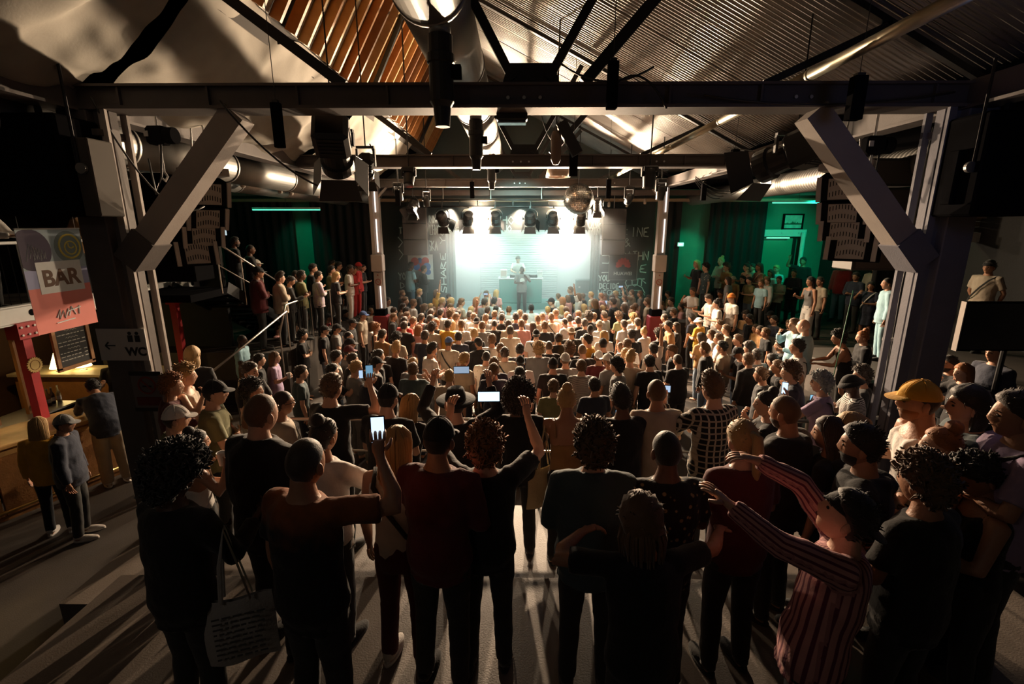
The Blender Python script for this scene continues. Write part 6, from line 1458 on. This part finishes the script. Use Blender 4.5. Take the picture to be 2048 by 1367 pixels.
MB().lathe([(0.030, -0.09), (0.033, -0.08), (0.033, 0.05), (0.014, 0.10), (0.013, 0.15), (0.015, 0.152), (0.015, 0.16)], 16).build('glass_body', mat('bottle_glass', (0.35, 0.32, 0.25), 0.08, spec=0.8), o, smooth=True)
MB().lathe([(0.0335, -0.05), (0.0340, -0.05), (0.0340, 0.01), (0.0335, 0.01)], 16).build('paper_label', WHITE, o)
MB().lathe([(0.0155, 0.15), (0.016, 0.151), (0.016, 0.168), (0.0, 0.170)], 12).build('bottle_cap', STEEL, o)
stand(1935, 812, 0.2, 1.70, 'woman with a black bob and teal top watching in profile', 1.0, 'cross', hair='ko', top='long:t', skin='l')
stand(2032, 832, 0.2, 1.80, 'man with short dark hair and lilac t-shirt in profile by the low step', 1.0, 'cross', hair='ds', top='tee:v', skin='m', strap='x')
stand(1882, 893, T0, 1.70, 'woman with tied strawberry-blond hair in profile beside the curly-haired man', 1.0, 'cross', hair='gb', top='strap:k', skin='l')
stand(1955, 955, T0, 1.64, 'woman with long wavy dark hair in a black vest looking down', 1.15, 'down', hair='kw', top='tank:k', skin='m')
stand(1845, 965, T0, 1.76, 'man with brown curls in a black t-shirt seen from behind', 0.25, 'hands', hair='mc', top='tee:k', skin='m')
stand(430, 786, T1, 1.74, 'man in a black cap and olive t-shirt in profile by the braced pillar', -0.9, 'cross', hair='kz', hat='Ck', top='tee:o')
stand(345, 772, T1, 1.62, 'woman with ginger waves in a maroon sweater by the pillar foot', -0.8, 'cup', hair='gw', top='long:m', skin='l')
stand(372, 752, T1, 1.66, 'woman with blond waves in a beige vest by the pillar foot', -0.9, 'mouth', hair='yw', top='tank:e', skin='l')
stand(385, 712, T1, 1.66, 'woman with a blond bob and black t-shirt, her back turned, near the bar', 0.5, 'back', hair='yo', top='tee:k', skin='l', strap='x')
stand(352, 838, T1, 1.66, 'person in a white cap and dark camouflage jacket, hand at mouth, by the pillar', -0.9, 'mouth', hair='dz', hat='Cw', top='jacket:o:camo', skin='l')
b = stand(393, 886, T1, 1.56, 'woman with dark pinned hair and bare back in a white strap top', -0.7, 'mouth', hair='kb', top='strap:w', skin='m')
cup_at(b, 'mouth', 1, 'plastic cup at the lips of the woman in the white strap top')
stand(501, 744, T1, 1.60, 'man with dark hair facing the camera side, beside the blond woman in lilac', -1.5, 'cross', hair='ds', top='tee:k', skin='l')
stand(505, 782, T1, 1.60, 'woman with black wavy hair in a white top in front of the bald man', -0.9, 'cross', hair='kw', top='strap:w', skin='m')
b = stand(565, 806, T1, 1.70, 'shaven-headed man in glasses and a pale t-shirt with dark straps', -0.7, 'cup', hair='dz', top='tee:e', skin='m', strap='x', glasses=True)
cup_at(b, 'cup', 1, 'plastic cup in the hand of the shaven-headed man in glasses')
stand(822, 812, T1, 1.60, 'woman with long straight blond hair in a dark top at the rail', -0.3, 'rail', hair='yl', top='tee:k', skin='l')
stand(776, 797, T1, 1.80, 'broad man in a black cap and black t-shirt at the rail', -0.15, 'hands', hair='kz', hat='Ck', top='tee:k', skin='l')
b = stand(664, 776, T1, 1.82, 'man with short brown hair in a black t-shirt holding up a blue-lit phone', -0.3, 'phoner1', hair='ms', top='tee:k', skin='l')
phone_at(b, 'phoner1', 1, 'phone with a blue screen beside the face of the man in black', 0.5, col=(0.25, 0.6, 0.9))
# ---- at the bar and on its gallery
b = stand(78, 852, PIT, 1.66, 'woman with long blond hair in a yellow sweater standing at the bar', 0.9, 'cup', hair='yl', top='long:y', skin='l', bottom='trousers:k', shoe='w')
stand(128, 848, PIT, 1.74, 'man in a navy jacket and white-fronted cap walking past the bar', -0.7, 'stand', hair='kz', hat='Cg', top='jacket:n', skin='m', shoe='w')
person((-6.48, 6.98, PIT), R(50), 1.86, 'man in a navy sweatshirt and khaki trousers bending over the bar', 'lean', hair='ks', top='long:n', bottom='wide:e', skin='m', shoe='w')
person((-7.55, 8.6, PIT), R(205), 1.78, 'bartender in glasses behind the counter with a forearm raised', 'cup', hair='ks', top='tee:k', skin='l', glasses=True)
person((-7.95, 7.15, 1.60), R(-70), 1.74, 'man in a white shirt leaning on the gallery rail above the bar', 'rail', hair='gs', top='long:w', skin='l')
person((-7.95, 8.75, 1.60), R(-70), 1.70, 'person in a brown top at the gallery rail, next to the bar banner', 'rail', hair='ds', top='long:a', skin='m')
# ---- on the stage
PERF = stand(1044, 539, STAGE_Z, 1.86, 'performer in a grey t-shirt and black trousers rapping into a microphone', math.pi, 'mic', Y=17.65, hair='kz', top='tee:g', bottom='trousers:k', skin='d', shoe='k')
p, hd, pn = hand_world(PERF, 'mic', -1)
o = tag(empty('microphone', p), 'black handheld microphone at the mouth of the performer', 'microphone')
M = Matrix.Rotation(R(-60), 4, 'X')
MB().lathe([(0.010, -0.11), (0.016, 0.0), (0.018, 0.03)], 12, M).build('handle', BLACK, o, smooth=True)
MB().lathe([(0.018, 0.03), (0.026, 0.05), (0.022, 0.078), (0.0, 0.088)], 12, M).build('grille', STEEL, o, smooth=True)
o = MB().lathe([(0.085, -0.005), (0.09, 0), (0.085, 0.005)], 20, Matrix.Translation((0, 0.165, 1.24)) @ Matrix.Rotation(R(90), 4, 'X')).build('shirt_print', WHITE, PERF)
person((0.02, 19.7, STAGE_Z+0.25), R(178), 1.78, 'disc jockey in a white t-shirt behind the decks', 'dj', hair='ds', top='tee:w', skin='l')
stand(822, 532, STAGE_Z, 1.78, 'man in a pale t-shirt and jeans standing on the stage wing by the heart poster', 0.6, 'hands', Y=17.35, hair='ks', top='tee:l', bottom='trousers:j', skin='b')
stand(848, 538, STAGE_Z, 1.76, 'man in a dark jacket leaning on the stage wing beside the one in jeans', 0.2, 'cross', Y=17.4, hair='ks', top='jacket:k', skin='m')
# ---- stair and side platform by the heart poster
LP = 0.03
for (u, v, fl, Y, lab, tn, kw) in (
    (470, 484, None, 11.1, 'bearded man in black on the upper stair by the line array', -0.2, dict(hair='ks', top='tee:k', skin='b', pose='cross', beard='k')),
    (501, 499, None, 11.7, 'crop-haired man in black lower on the stair', -0.2, dict(hair='kz', top='tee:k', skin='b', pose='cross')),
    (513, 528, None, 12.3, 'person in a white cap at the stair foot', -0.2, dict(hair='kz', hat='Cw', top='tee:k', skin='l')),
    (516, 545, LP, 10.95, 'man in a black cap and dark red shirt at the platform end', -0.3, dict(hair='kz', hat='Ck', top='jacket:m', skin='m', pose='cross')),
    (560, 556, LP, 11.3, 'young man with a dark quiff in a grey jacket, arms folded', -0.3, dict(hair='dq', top='jacket:e', skin='l', pose='cross')),
    (581, 562, LP, 11.7, 'boy with black hair in an open dark shirt looking at his hands', -0.4, dict(hair='ks', top='long:k', skin='m', pose='textr')),
    (591, 549, LP, 12.6, 'man in black between two onlookers on the side platform', -0.3, dict(hair='kz', top='tee:k', skin='b', pose='cross')),
    (603, 551, LP, 12.0, 'man in an olive short-sleeved shirt with folded arms', -0.3, dict(hair='ks', top='tee:o', skin='b', pose='cross')),
    (626, 537, LP, 13.2, 'man in black behind the purple-shirted one', -0.3, dict(hair='ks', top='tee:k', skin='l', pose='hands')),
    (637, 552, LP, 12.4, 'man in a purple and white shirt with crossed forearms', -0.3, dict(hair='ds', top='long:v:plaid', skin='l', pose='cross')),
    (664, 528, LP, 15.0, 'tall man at the back of the platform with pale face', -0.3, dict(hair='ks', top='tee:k', skin='m', pose='hands')),
    (677, 532, LP, 14.6, 'bespectacled man beside the tall one at the back', -0.3, dict(hair='ks', top='tee:t', skin='l', pose='hands', glasses=True)),
    (663, 540, LP, 13.9, 'man in olive with a hand at his mouth by the curtain', -0.3, dict(hair='ks', top='tee:o', skin='l', pose='mouth')),
    (673, 552, LP, 13.0, 'blond woman with long hair and black t-shirt on the platform', -0.3, dict(hair='yl', top='tee:k', skin='l', pose='hands')),
    (700, 538, LP, 14.5, 'young man in a white t-shirt and white trousers', -0.4, dict(hair='ks', top='tee:w', bottom='trousers:w', skin='b', pose='hands')),
    (707, 540, LP, 14.9, 'man in a bright red tracksuit', -0.3, dict(hair='ks', top='jacket:r', bottom='trousers:r', skin='m', pose='cross')),
    (717, 532, LP, 15.4, 'man in a red beanie behind the red tracksuit', -0.3, dict(hair='kz', hat='Nr', top='jacket:r', bottom='trousers:r', skin='b')),
    (726, 535, LP, 15.6, 'man in a dark polo shirt with joined hands next to the stage column', -0.4, dict(hair='kz', top='tee:k', skin='l', pose='hands')),
):
    f0 = fl if fl is not None else max(LP, 1.55-(Y-10.2)*0.55)
    stand(u, v, f0, 1.76, lab, tn, Y=Y, **kw)
# ---- side platform by the green door
RP = -0.15; RN = 0.2
for (u, v, fl, Y, lab, tn, kw) in (
    (1393, 528, RP, 16.4, 'woman with long blond hair at the back, green lit', 0.4, dict(hair='yl', top='tee:k', skin='l', pose='cup')),
    (1411, 535, RP, 15.9, 'person with curly hair in a floral shirt beside the green strip', 0.4, dict(hair='kc', top='tee:t:camo', skin='l')),
    (1442, 520, RP, 16.8, 'blond person with folded arms and long sleeves, high at the back', 0.4, dict(hair='yb', top='long:e', skin='l', pose='cross')),
    (1453, 534, RP, 16.2, 'woman with dark hair close to the blond one with folded arms', 0.4, dict(hair='dw', top='long:a', skin='l', pose='hands')),
    (1493, 534, RP, 15.8, 'pale woman in a black crop top, front of three friends', 0.4, dict(hair='kb', top='crop:k', skin='l', pose='cup')),
    (1505, 535, RP, 16.3, 'short-haired person just behind the pale woman in a crop top', 0.4, dict(hair='ks', top='tee:g', skin='l')),
    (1518, 534, RP, 15.6, 'woman with a pale bag strap over a strap top', 0.4, dict(hair='dl', top='strap:p', skin='m', strap='p', pose='hands')),
    (1541, 546, RP, 15.6, 'woman with dark hair beside a man in light blue', 0.5, dict(hair='dl', top='tee:w', skin='m', pose='cup')),
    (1553, 538, RP, 16.0, 'man with short fair hair in a light blue t-shirt near the green door', 0.6, dict(hair='ys', top='tee:l', skin='l', pose='hands')),
    (1535, 563, RP, 14.6, 'woman in a white ruffled top looking over the crowd', 0.5, dict(hair='mb', top='long:w', skin='l', pose='cup')),
    (1588, 546, RP, 15.0, 'shaven-headed man dressed in black standing at the green door', 0.9, dict(hair='kz', top='jacket:k', skin='m', pose='hands')),
    (1608, 508, RP, 16.6, 'man in a black t-shirt lifting a phone in the green doorway', 0.8, dict(hair='ks', top='tee:k', skin='m', pose='highr')),
    (1621, 563, RP, 12.5, 'woman with long dark hair in a grey vest and wide white trousers', 0.7, dict(hair='kl', top='tank:g', bottom='wide:w', skin='m', pose='cup')),
    (1640, 563, RP, 13.0, 'person with dark hair just behind the woman in white trousers', 0.7, dict(hair='ds', top='tee:e', skin='m')),
    (1687, 524, RP, 15.4, 'person in a bright red shirt and jeans under the line array', 0.8, dict(hair='ks', top='long:r', bottom='trousers:j', skin='m')),
    (1712, 553, RP, 13.8, 'person in a dark navy jacket beside the red shirt', 0.8, dict(hair='ks', top='jacket:n', skin='m', pose='hands')),
    (1752, 530, RP, 14.2, 'person in a pale grey top under the far side of the line array', 0.8, dict(hair='ks', top='long:e', skin='m')),
    (1742, 572, RP, 12.6, 'woman in a dark dress with a white bag strap, hand at mouth', 1.0, dict(hair='kl', top='tee:n', bottom='skirt:n', skin='m', pose='mouth', strap='w')),
    (1775, 567, RN, 9.6, 'man in light blue denim jacket and trousers behind the cable pole', 0.5, dict(hair='kz', top='jacket:l', bottom='trousers:l', skin='m', pose='stand')),
    (1978, 534, RN, 10.3, 'man in a grey t-shirt and backpack straps behind the blank screen', 1.0, dict(hair='ks', hat='Kk', top='tee:e', bottom='trousers:t', skin='m', pose='back', strap='x')),
    (1677, 676, -0.55, 8.1, 'woman with curly black hair and a bare back resting her hands on the platform step', 0.7, dict(hair='kc', top='strap:k', skin='m', pose='rail')),
    (1725, 674, -0.55, 8.3, 'woman with gathered ginger hair in black below the denim-clad man', 0.7, dict(hair='gb', top='long:k', skin='l', pose='hands')),
):
    stand(u, v, fl, 1.72, lab, tn, Y=Y, **kw)
for (u, v, fl, H, lab, tn, kw) in (
    (1594, 694, -0.58, 1.74, 'man with black hair in a white t-shirt with a dark strap', 0.75, dict(hair='ks', top='tee:w', skin='m', pose='hips', strap='x')),
    (1607, 652, -0.58, 1.84, 'bald man in a pale blue shirt with his back turned', 0.3, dict(hair='mn', top='long:l', skin='l', pose='stand')),
    (1588, 650, -0.58, 1.72, 'man with brown hair next to the bald one in pale blue', 0.9, dict(hair='ms', top='long:l', skin='m', pose='mouth')),
    (1580, 745, -0.58, 1.74, 'man with brown hair in a dark blazer, profile to the stage', 0.9, dict(hair='mc', top='jacket:n', skin='l', pose='hands')),
    (1641, 766, -0.58, 1.72, 'person with grey-blue curls in a lavender t-shirt lifting a phone', 0.6, dict(hair='wc', top='tee:v', skin='l', pose='phonel', strap='x')),
    (1703, 768, -0.58, 1.70, 'person in a black bucket hat and black-and-white striped top', 0.8, dict(hair='kz', hat='Bk', top='tee:w:stripes', skin='d', pose='textr')),
    (1722, 752, -0.58, 1.66, 'person with brown curls behind the black bucket hat', 0.8, dict(hair='dc', top='tee:k', skin='m', pose='mouth')),
    (1925, 745, -0.58, 1.70, 'woman with long ginger hair behind the pillar, under the blank screen', 0.9, dict(hair='gl', top='tee:k', skin='l', pose='mouth')),
    (1898, 728, -0.58, 1.66, 'bearded man in the dark between pillar and blank screen', 0.9, dict(hair='ks', top='tee:k', skin='m', pose='mouth', beard='k')),
    (1990, 705, -0.4, 1.80, 'person in a navy t-shirt reaching out below the blank screen', 1.2, dict(hair='kz', top='tee:n', skin='m', pose='cup')),
):
    b = stand(u, v, fl, H, lab, tn, **kw)
    if kw.get('pose') == 'phonel': phone_at(b, 'phonel', -1, 'phone with a white screen held up beside the grey-blue curls', 1.6)
    if kw.get('pose') == 'textr': phone_at(b, 'textr', 1, 'phone lighting the striped top under the bucket hat', 0.8, col=(0.35, 0.75, 1.0))

# ---- the crowd on the floor: head positions read off the photograph, hair, top and what sets each one apart
CROWD = [(750, 560, 7.858, '''200 310 ks w R;430 210 ms k;700 190 ys k;490 320 ms k R;640 360 ms w;450 420 ds e;750 420 ml k;880 430 ys e;1000 200 ml y armr;1050 300 ys p;1130 260 kz k Ck;1240 300 yl p;1320 310 ms e;1600 300 gl p phoneup
1790 220 ms e R;1870 200 yl p;1820 310 ks w;1730 330 ds g;1020 410 ks k;1190 430 ms p;1300 430 ds e;1440 545 ks w armr b;1570 450 yl e;1660 450 ml p;1770 480 ds k;1900 460 ks g;880 520 ds k;960 470 ms k;1030 520 ks w;1210 510 mc w;1320 540 ks k
300 490 ds e;490 490 ks k;500 560 ms k;300 580 ms Jk R;760 580 ds p;870 610 ks k;1255 600 ms e;1550 580 ms w;1740 600 ms g;1880 540 ms g;1990 560 ks n;1600 650 kz e Kk S;970 680 gs k;1150 700 ds y;1360 700 ms w;1240 690 yl e;470 650 ds r
540 720 ds k;600 650 ms e;850 740 dc e;660 780 gl p;1690 720 ms g;1880 690 kz k;1530 850 ys k;1350 890 ks n;790 880 ds n;340 910 kc e;120 860 ds a;20 740 gw Tk R;1160 980 nz e Cb S;1650 980 kz Jk Ck L textr;1820 950 ms w;2000 1110 ms e S
330 1080 yq k;890 1100 kq w R hands;1410 1250 ys e R;1750 1210 kz w/camo;40 1230 ks k;1870 1330 ms n;600 1330 ys g mouth'''),
 (1000, 560, 7.858, '''30 580 ks k;140 470 ms w S;490 440 ks w b;310 530 ms e;250 580 ks n;430 590 ds w;580 600 ms e;680 590 ms k;790 570 ms e S;750 470 ys p;860 530 ms w;860 260 dz k Ck L;960 260 ms w;1090 170 ms k L;1075 290 ml p;950 320 gl e;950 440 yl e;1040 480 ds k
1220 240 ml w arml;1190 430 ys p;1310 265 ms k;1450 230 ys e;1480 300 ml k;1640 270 ms e L;1560 245 gs p;1790 340 ds k phone;1850 230 ys e;1960 285 ms w;1770 265 ds p;1450 430 ys w;1340 430 yl e;1610 400 ms g;1600 455 ys p;1900 430 ml k;1230 540 ms p;1210 640 ds k
1050 560 ms e;1100 615 ks p;1020 660 dz w L;1390 570 dc k;1640 560 dq g;1860 570 mc o;1470 575 ms e;1330 680 ds k;1560 700 mz w Ce;1420 780 kz w Ck d R;1960 700 ds w;700 720 ms k;490 730 dl k;330 690 ms p;160 690 ds e;160 800 ds e;570 850 kz w Kk S
1120 820 mz k Ke;920 920 ks Jk;770 1040 dz k;1630 870 yl w;1390 950 ks y L;1600 1000 kz k Ck;580 1080 yc g;330 1100 ks n;60 1120 ds e S;1140 1100 mc k;1260 1090 mz k;1530 1200 mz m Kw;1720 1260 mz g Cw L;1920 1080 ml e L;1980 1000 ms w;1070 1270 mz g Kw
320 1290 kz w Kk;1230 1340 ms w/stripes;830 1330 kz k Ck;1990 1200 ys e;1830 1350 kc g L'''),
 (1000, 690, 7.858, '''310 460 ks p;1480 640 ks n;840 660 ms o'''),
 (750, 690, 7.858, '''1170 500 ys e;1870 390 ms n;600 390 ms t mouth;20 210 ks k R'''),
 (1250, 560, 7.858, '''70 200 mz e phoneup;200 410 mz p;300 220 ms g;300 275 ds k;310 340 ms e;120 460 ms k;100 530 ms e;130 600 yc w;225 690 ds k;250 790 yb w;100 860 ks k;530 850 dc k;440 1090 ks w armr S;680 720 ks a L;800 730 dl k L;1050 600 kq n;1160 650 mz y Bw
1190 900 dl a;1480 700 ms k L;1410 850 ml w L;1480 930 ms w L;750 1110 ms Jk L textr;1280 1090 mq Jk L;1750 1130 kz k Ck L textr;1930 1090 dD k L;1930 1260 ms Jk;620 590 dz k;760 510 ms k;860 410 ds p;620 390 ms w L;720 320 ds w L;930 340 dc w L;540 150 ks t;615 220 ks o
1060 180 ds w L mouth;1100 520 mz w Ne;1320 290 ds w L textr;1440 370 kb w L;1500 210 kw k L;1660 280 mz w/camo NO L;1700 60 ml a Ne L;1860 150 ks k L;1900 560 dc a L;340 1280 ks k;830 1260 dz k textr;80 1210 yq e R'''),
 (1350, 490, 6.3875, '''1080 665 mq l L;1300 590 ms e/camo L hands;1170 500 yl w L;1050 1070 dl a L;1220 890 kz k Ck L;1450 1010 ms k L mouth;700 470 dl g;870 560 ks o L;480 880 ks w L;600 1080 ms e L'''),
 (1350, 490, 6.3875, '''990 960 ks k L;1155 1120 ms k L;1270 960 ks n L;1340 1280 ks k L;960 1280 kz k;800 1215 ms n L;1150 1440 ks k;1310 1560 ms k L;1060 1420 ds g;700 1330 ks e L'''),
 (1500, 620, 6.3875, '''140 830 ms k L;225 1130 kb k L;60 230 dl a L'''),
 (440, 480, 6.3875, '''515 820 ks w R cup;505 1130 dl j R cup;750 1140 mb p R cup;950 1120 ds w R;1200 890 yw p R;1110 980 ml w R cross;1420 850 ds w R;1545 790 gs w R;1700 820 kz k Ck R;1600 940 ks w R;1390 990 kz r Ck R;1500 1020 ks k R;1830 960 mz e Cb R;1930 910 ml e R
1690 1060 kz k Ck R;1340 1150 kz k Ck R;1490 1130 kz g Ck R;1640 1230 kz k R;1960 1100 ml w R;285 1280 kz l R d cup;1060 1220 kc k R;1650 1340 kz k Ck R'''),
 (440, 680, 6.3875, '''670 240 ml v R cup;480 270 ks k R;1040 420 ds t R;1500 220 ks w/camo R;1650 140 kz g Cm R;1680 250 ds k R;1760 345 ys g R;1990 260 kz k Ck R;1910 470 kz n Ck R;400 340 ml w R;1480 390 ks k R phone'''),
]
HW = {'k': 'black', 'd': 'dark brown', 'm': 'brown', 'y': 'blond', 'g': 'ginger', 'w': 'grey', 'n': 'dark', 'p': 'pale'}
SW = {'s': 'short', 'z': 'cropped', 'c': 'curly', 'A': 'big curly', 'q': 'swept-up', 'l': 'long', 'b': 'pinned-up', 'k': 'tied', 'o': 'bobbed', 'w': 'wavy', 'D': 'locked'}
CW = {'k': 'black', 'n': 'navy', 'w': 'white', 'e': 'beige', 'g': 'grey', 'y': 'yellow', 'r': 'red', 'b': 'blue', 't': 'dark teal', 'p': 'peach', 'o': 'olive', 'm': 'maroon', 'l': 'light blue', 'v': 'lavender', 'a': 'tan', 'O': 'orange', 'j': 'denim', 'x': 'black'}
TW = {'tee': 't-shirt', 'jacket': 'jacket', 'hoodie': 'hoodie', 'long': 'sweater', 'tank': 'vest'}
PW = {'armr': 'one arm up', 'arml': 'one arm up', 'phoneup': 'filming overhead', 'phone': 'holding a phone', 'textr': 'looking down', 'mouth': 'hand at mouth', 'cup': 'holding a cup', 'cross': 'arms folded', 'hips': 'hands on hips'}
rng = random.Random(21)
crowd = []; cups = 0
HC['n'] = HC['d']
for (u0, v0, sc, txt) in CROWD:
    for row in txt.replace('\n', ';').split(';'):
        t = row.split()
        u, v = u0+float(t[0])/sc, v0+float(t[1])/sc
        hair, top = t[2], t[3]
        pat = ''
        if '/' in top: top, pat = top.split('/')
        ty = 'tee'
        if top[0] in 'JHLT' and len(top) > 1: ty = {'J': 'jacket', 'H': 'hoodie', 'L': 'long', 'T': 'tank'}[top[0]]; top = top[1]
        pose = 'stand'; hat = None; strap = None; turn = rng.uniform(-0.16, 0.16); skin = rng.choice('lllllmmm')
        side = ''
        for x in t[4:]:
            if x == 'L': turn += 0.75; side = 'L'
            elif x == 'R': turn -= 0.65; side = 'R'
            elif x == 'S': strap = 'x'
            elif x in 'bd': skin = x
            elif x in POSE: pose = x
            elif x[0] in 'CKBNF': hat = x
        if pose == 'stand' and rng.random() < 0.3: pose = rng.choice(('hands', 'cross', 'hands'))
        H = rng.uniform(1.60, 1.68) if hair[1] in 'lbkow' else rng.uniform(1.70, 1.83)
        # a head that lands beyond the stage foot stands on the black step there; platform edges are respected
        p = atZ(u, v, PIT-0.2+head_h(H, pose)); kw = {}
        fl = None
        if u > 1330 and v < 628:
            q = atZ(u, v, -0.75+H*0.92)
            if q.x > 5.4: fl = -0.75 if q.x < 6.7 else -0.15
            if fl == -0.15: kw['Y'] = min(max(q.y, 11.0), 15.0)
        if p.x < -4.9 and p.y > 10.2: fl = 0.03 if False else None
        if fl is None and p.y > 16.1:
            kw['Y'] = 16.15 if -0.5 < p.x < 1.5 else (16.65 if v < 598 else 16.2)
            fl = -1.48 if kw['Y'] < 16.3 else -0.95
        b = stand(u, v, fl, H, '', turn, pose, hair=hair if not hat else hair[0]+'z', top=ty+':'+top+(':'+pat if pat else ''), skin=skin, hat=hat, strap=strap, shoe=None, bottom='trousers:'+rng.choice('xxnjg'), **kw)
        hat_w = {'C': 'cap', 'K': 'backward cap', 'B': 'bucket hat', 'N': 'beanie'}
        hw = ('%s %s' % (CW[hat[1]], hat_w[hat[0]])) if hat else '%s %s hair' % (SW[hair[1]], HW[hair[0]])
        tw = '%s %s' % (CW[top], TW[ty]) if not pat else '%s patterned %s' % (CW[top], TW[ty])
        crowd.append([b, hw, tw, PW.get(pose, ''), 'bag strap' if strap else '', side])
        if pose == 'cup': cup_at(b, pose, 1, 'plastic cup held by the one with %s' % hw)
        if pose in ('phone',): phone_at(b, pose, 1, 'small phone held by the one with %s in %s' % (hw, tw), 0.9)
        if pose == 'phoneup': phone_at(b, pose, 1, 'small phone lifted over the crowd by the one with %s' % hw, 0.8, both=True)
# people who came out closer than shoulder width step apart
for _ in range(4):
    for i in range(len(crowd)):
        for j in range(i+1, len(crowd)):
            a, b = crowd[i][0], crowd[j][0]; d = (b.location-a.location).to_2d(); l = d.length
            if l < 0.40 and abs(b.location.z-a.location.z) < 0.3:
                d = d.normalized() if l > 1e-3 else Vector((0, 1)); k = (0.40-l)*0.5
                d = Vector((d.x*0.5, d.y))
                a.location.x -= d.x*k; a.location.y -= d.y*k; b.location.x += d.x*k; b.location.y += d.y*k
# labels that single each one out: look first, then the landmark it stands by, then its neighbour
def where(b):
    x, y = b.location.x, b.location.y
    r = 'at the stage edge' if y > 14.2 else ('mid-crowd' if y > 11 else 'near the rail')
    c = 'before the performer' if -1.2 < x < 1.5 else ('below the heart poster' if -4.5 < x < 0 else ('below the petal logo' if 0 < x < 4.6 else ('beside the handrail' if x < 0 else 'by the platform step')))
    return r, c
from collections import Counter
labs = []
for c in crowd:
    base = 'person with %s, %s' % (c[1], c[2])
    labs.append([base, base+((', '+c[3]) if c[3] else (', '+c[4] if c[4] else ''))])
lev = [l[1] for l in labs]
def uniq(): return Counter(lev)
n = uniq()
for i, c in enumerate(crowd):
    if n[lev[i]] > 1: lev[i] = lev[i]+' '+where(c[0])[1]
n = uniq()
for i, c in enumerate(crowd):
    if n[lev[i]] > 1:
        w = where(c[0]); lev[i] = lev[i].replace(w[1], w[0]+' '+w[1])
n = uniq(); lev2 = list(lev)
for i, c in enumerate(crowd):
    if n[lev[i]] > 1:
        q = sorted((d for d in crowd if d is not c), key=lambda d: (d[0].location-c[0].location).length)
        # nearest neighbour whose look is rare
        lev2[i] = c[1].replace(' hair','-haired person')+' in %s beside %s, %s' % (c[2], q[0][1], where(c[0])[1])
lev = lev2; n = uniq()
for k in (1, 2, 3, 4):
    seen = set()
    for i, c in enumerate(crowd):
        if n[lev[i]] > 1 and lev[i] in seen:
            q = sorted((d for d in crowd if d is not c), key=lambda d: (d[0].location-c[0].location).length)
            lev[i] = c[1].replace(' hair', '-haired person')+' in %s beside %s, %s' % (c[2], q[k][1], where(c[0])[1])
        seen.add(lev[i])
    n = uniq()
for i, c in enumerate(crowd):
    w = lev[i].split()
    c[0]['label'] = lev[i] if len(w) <= 16 else ' '.join(w[:16] if w[15] not in ('the', 'at') else w[:14])
    c[0]['group'] = 'crowd on the hall floor'
print('CROWD', len(crowd), 'dup labels', sum(v for v in n.values() if v > 1))
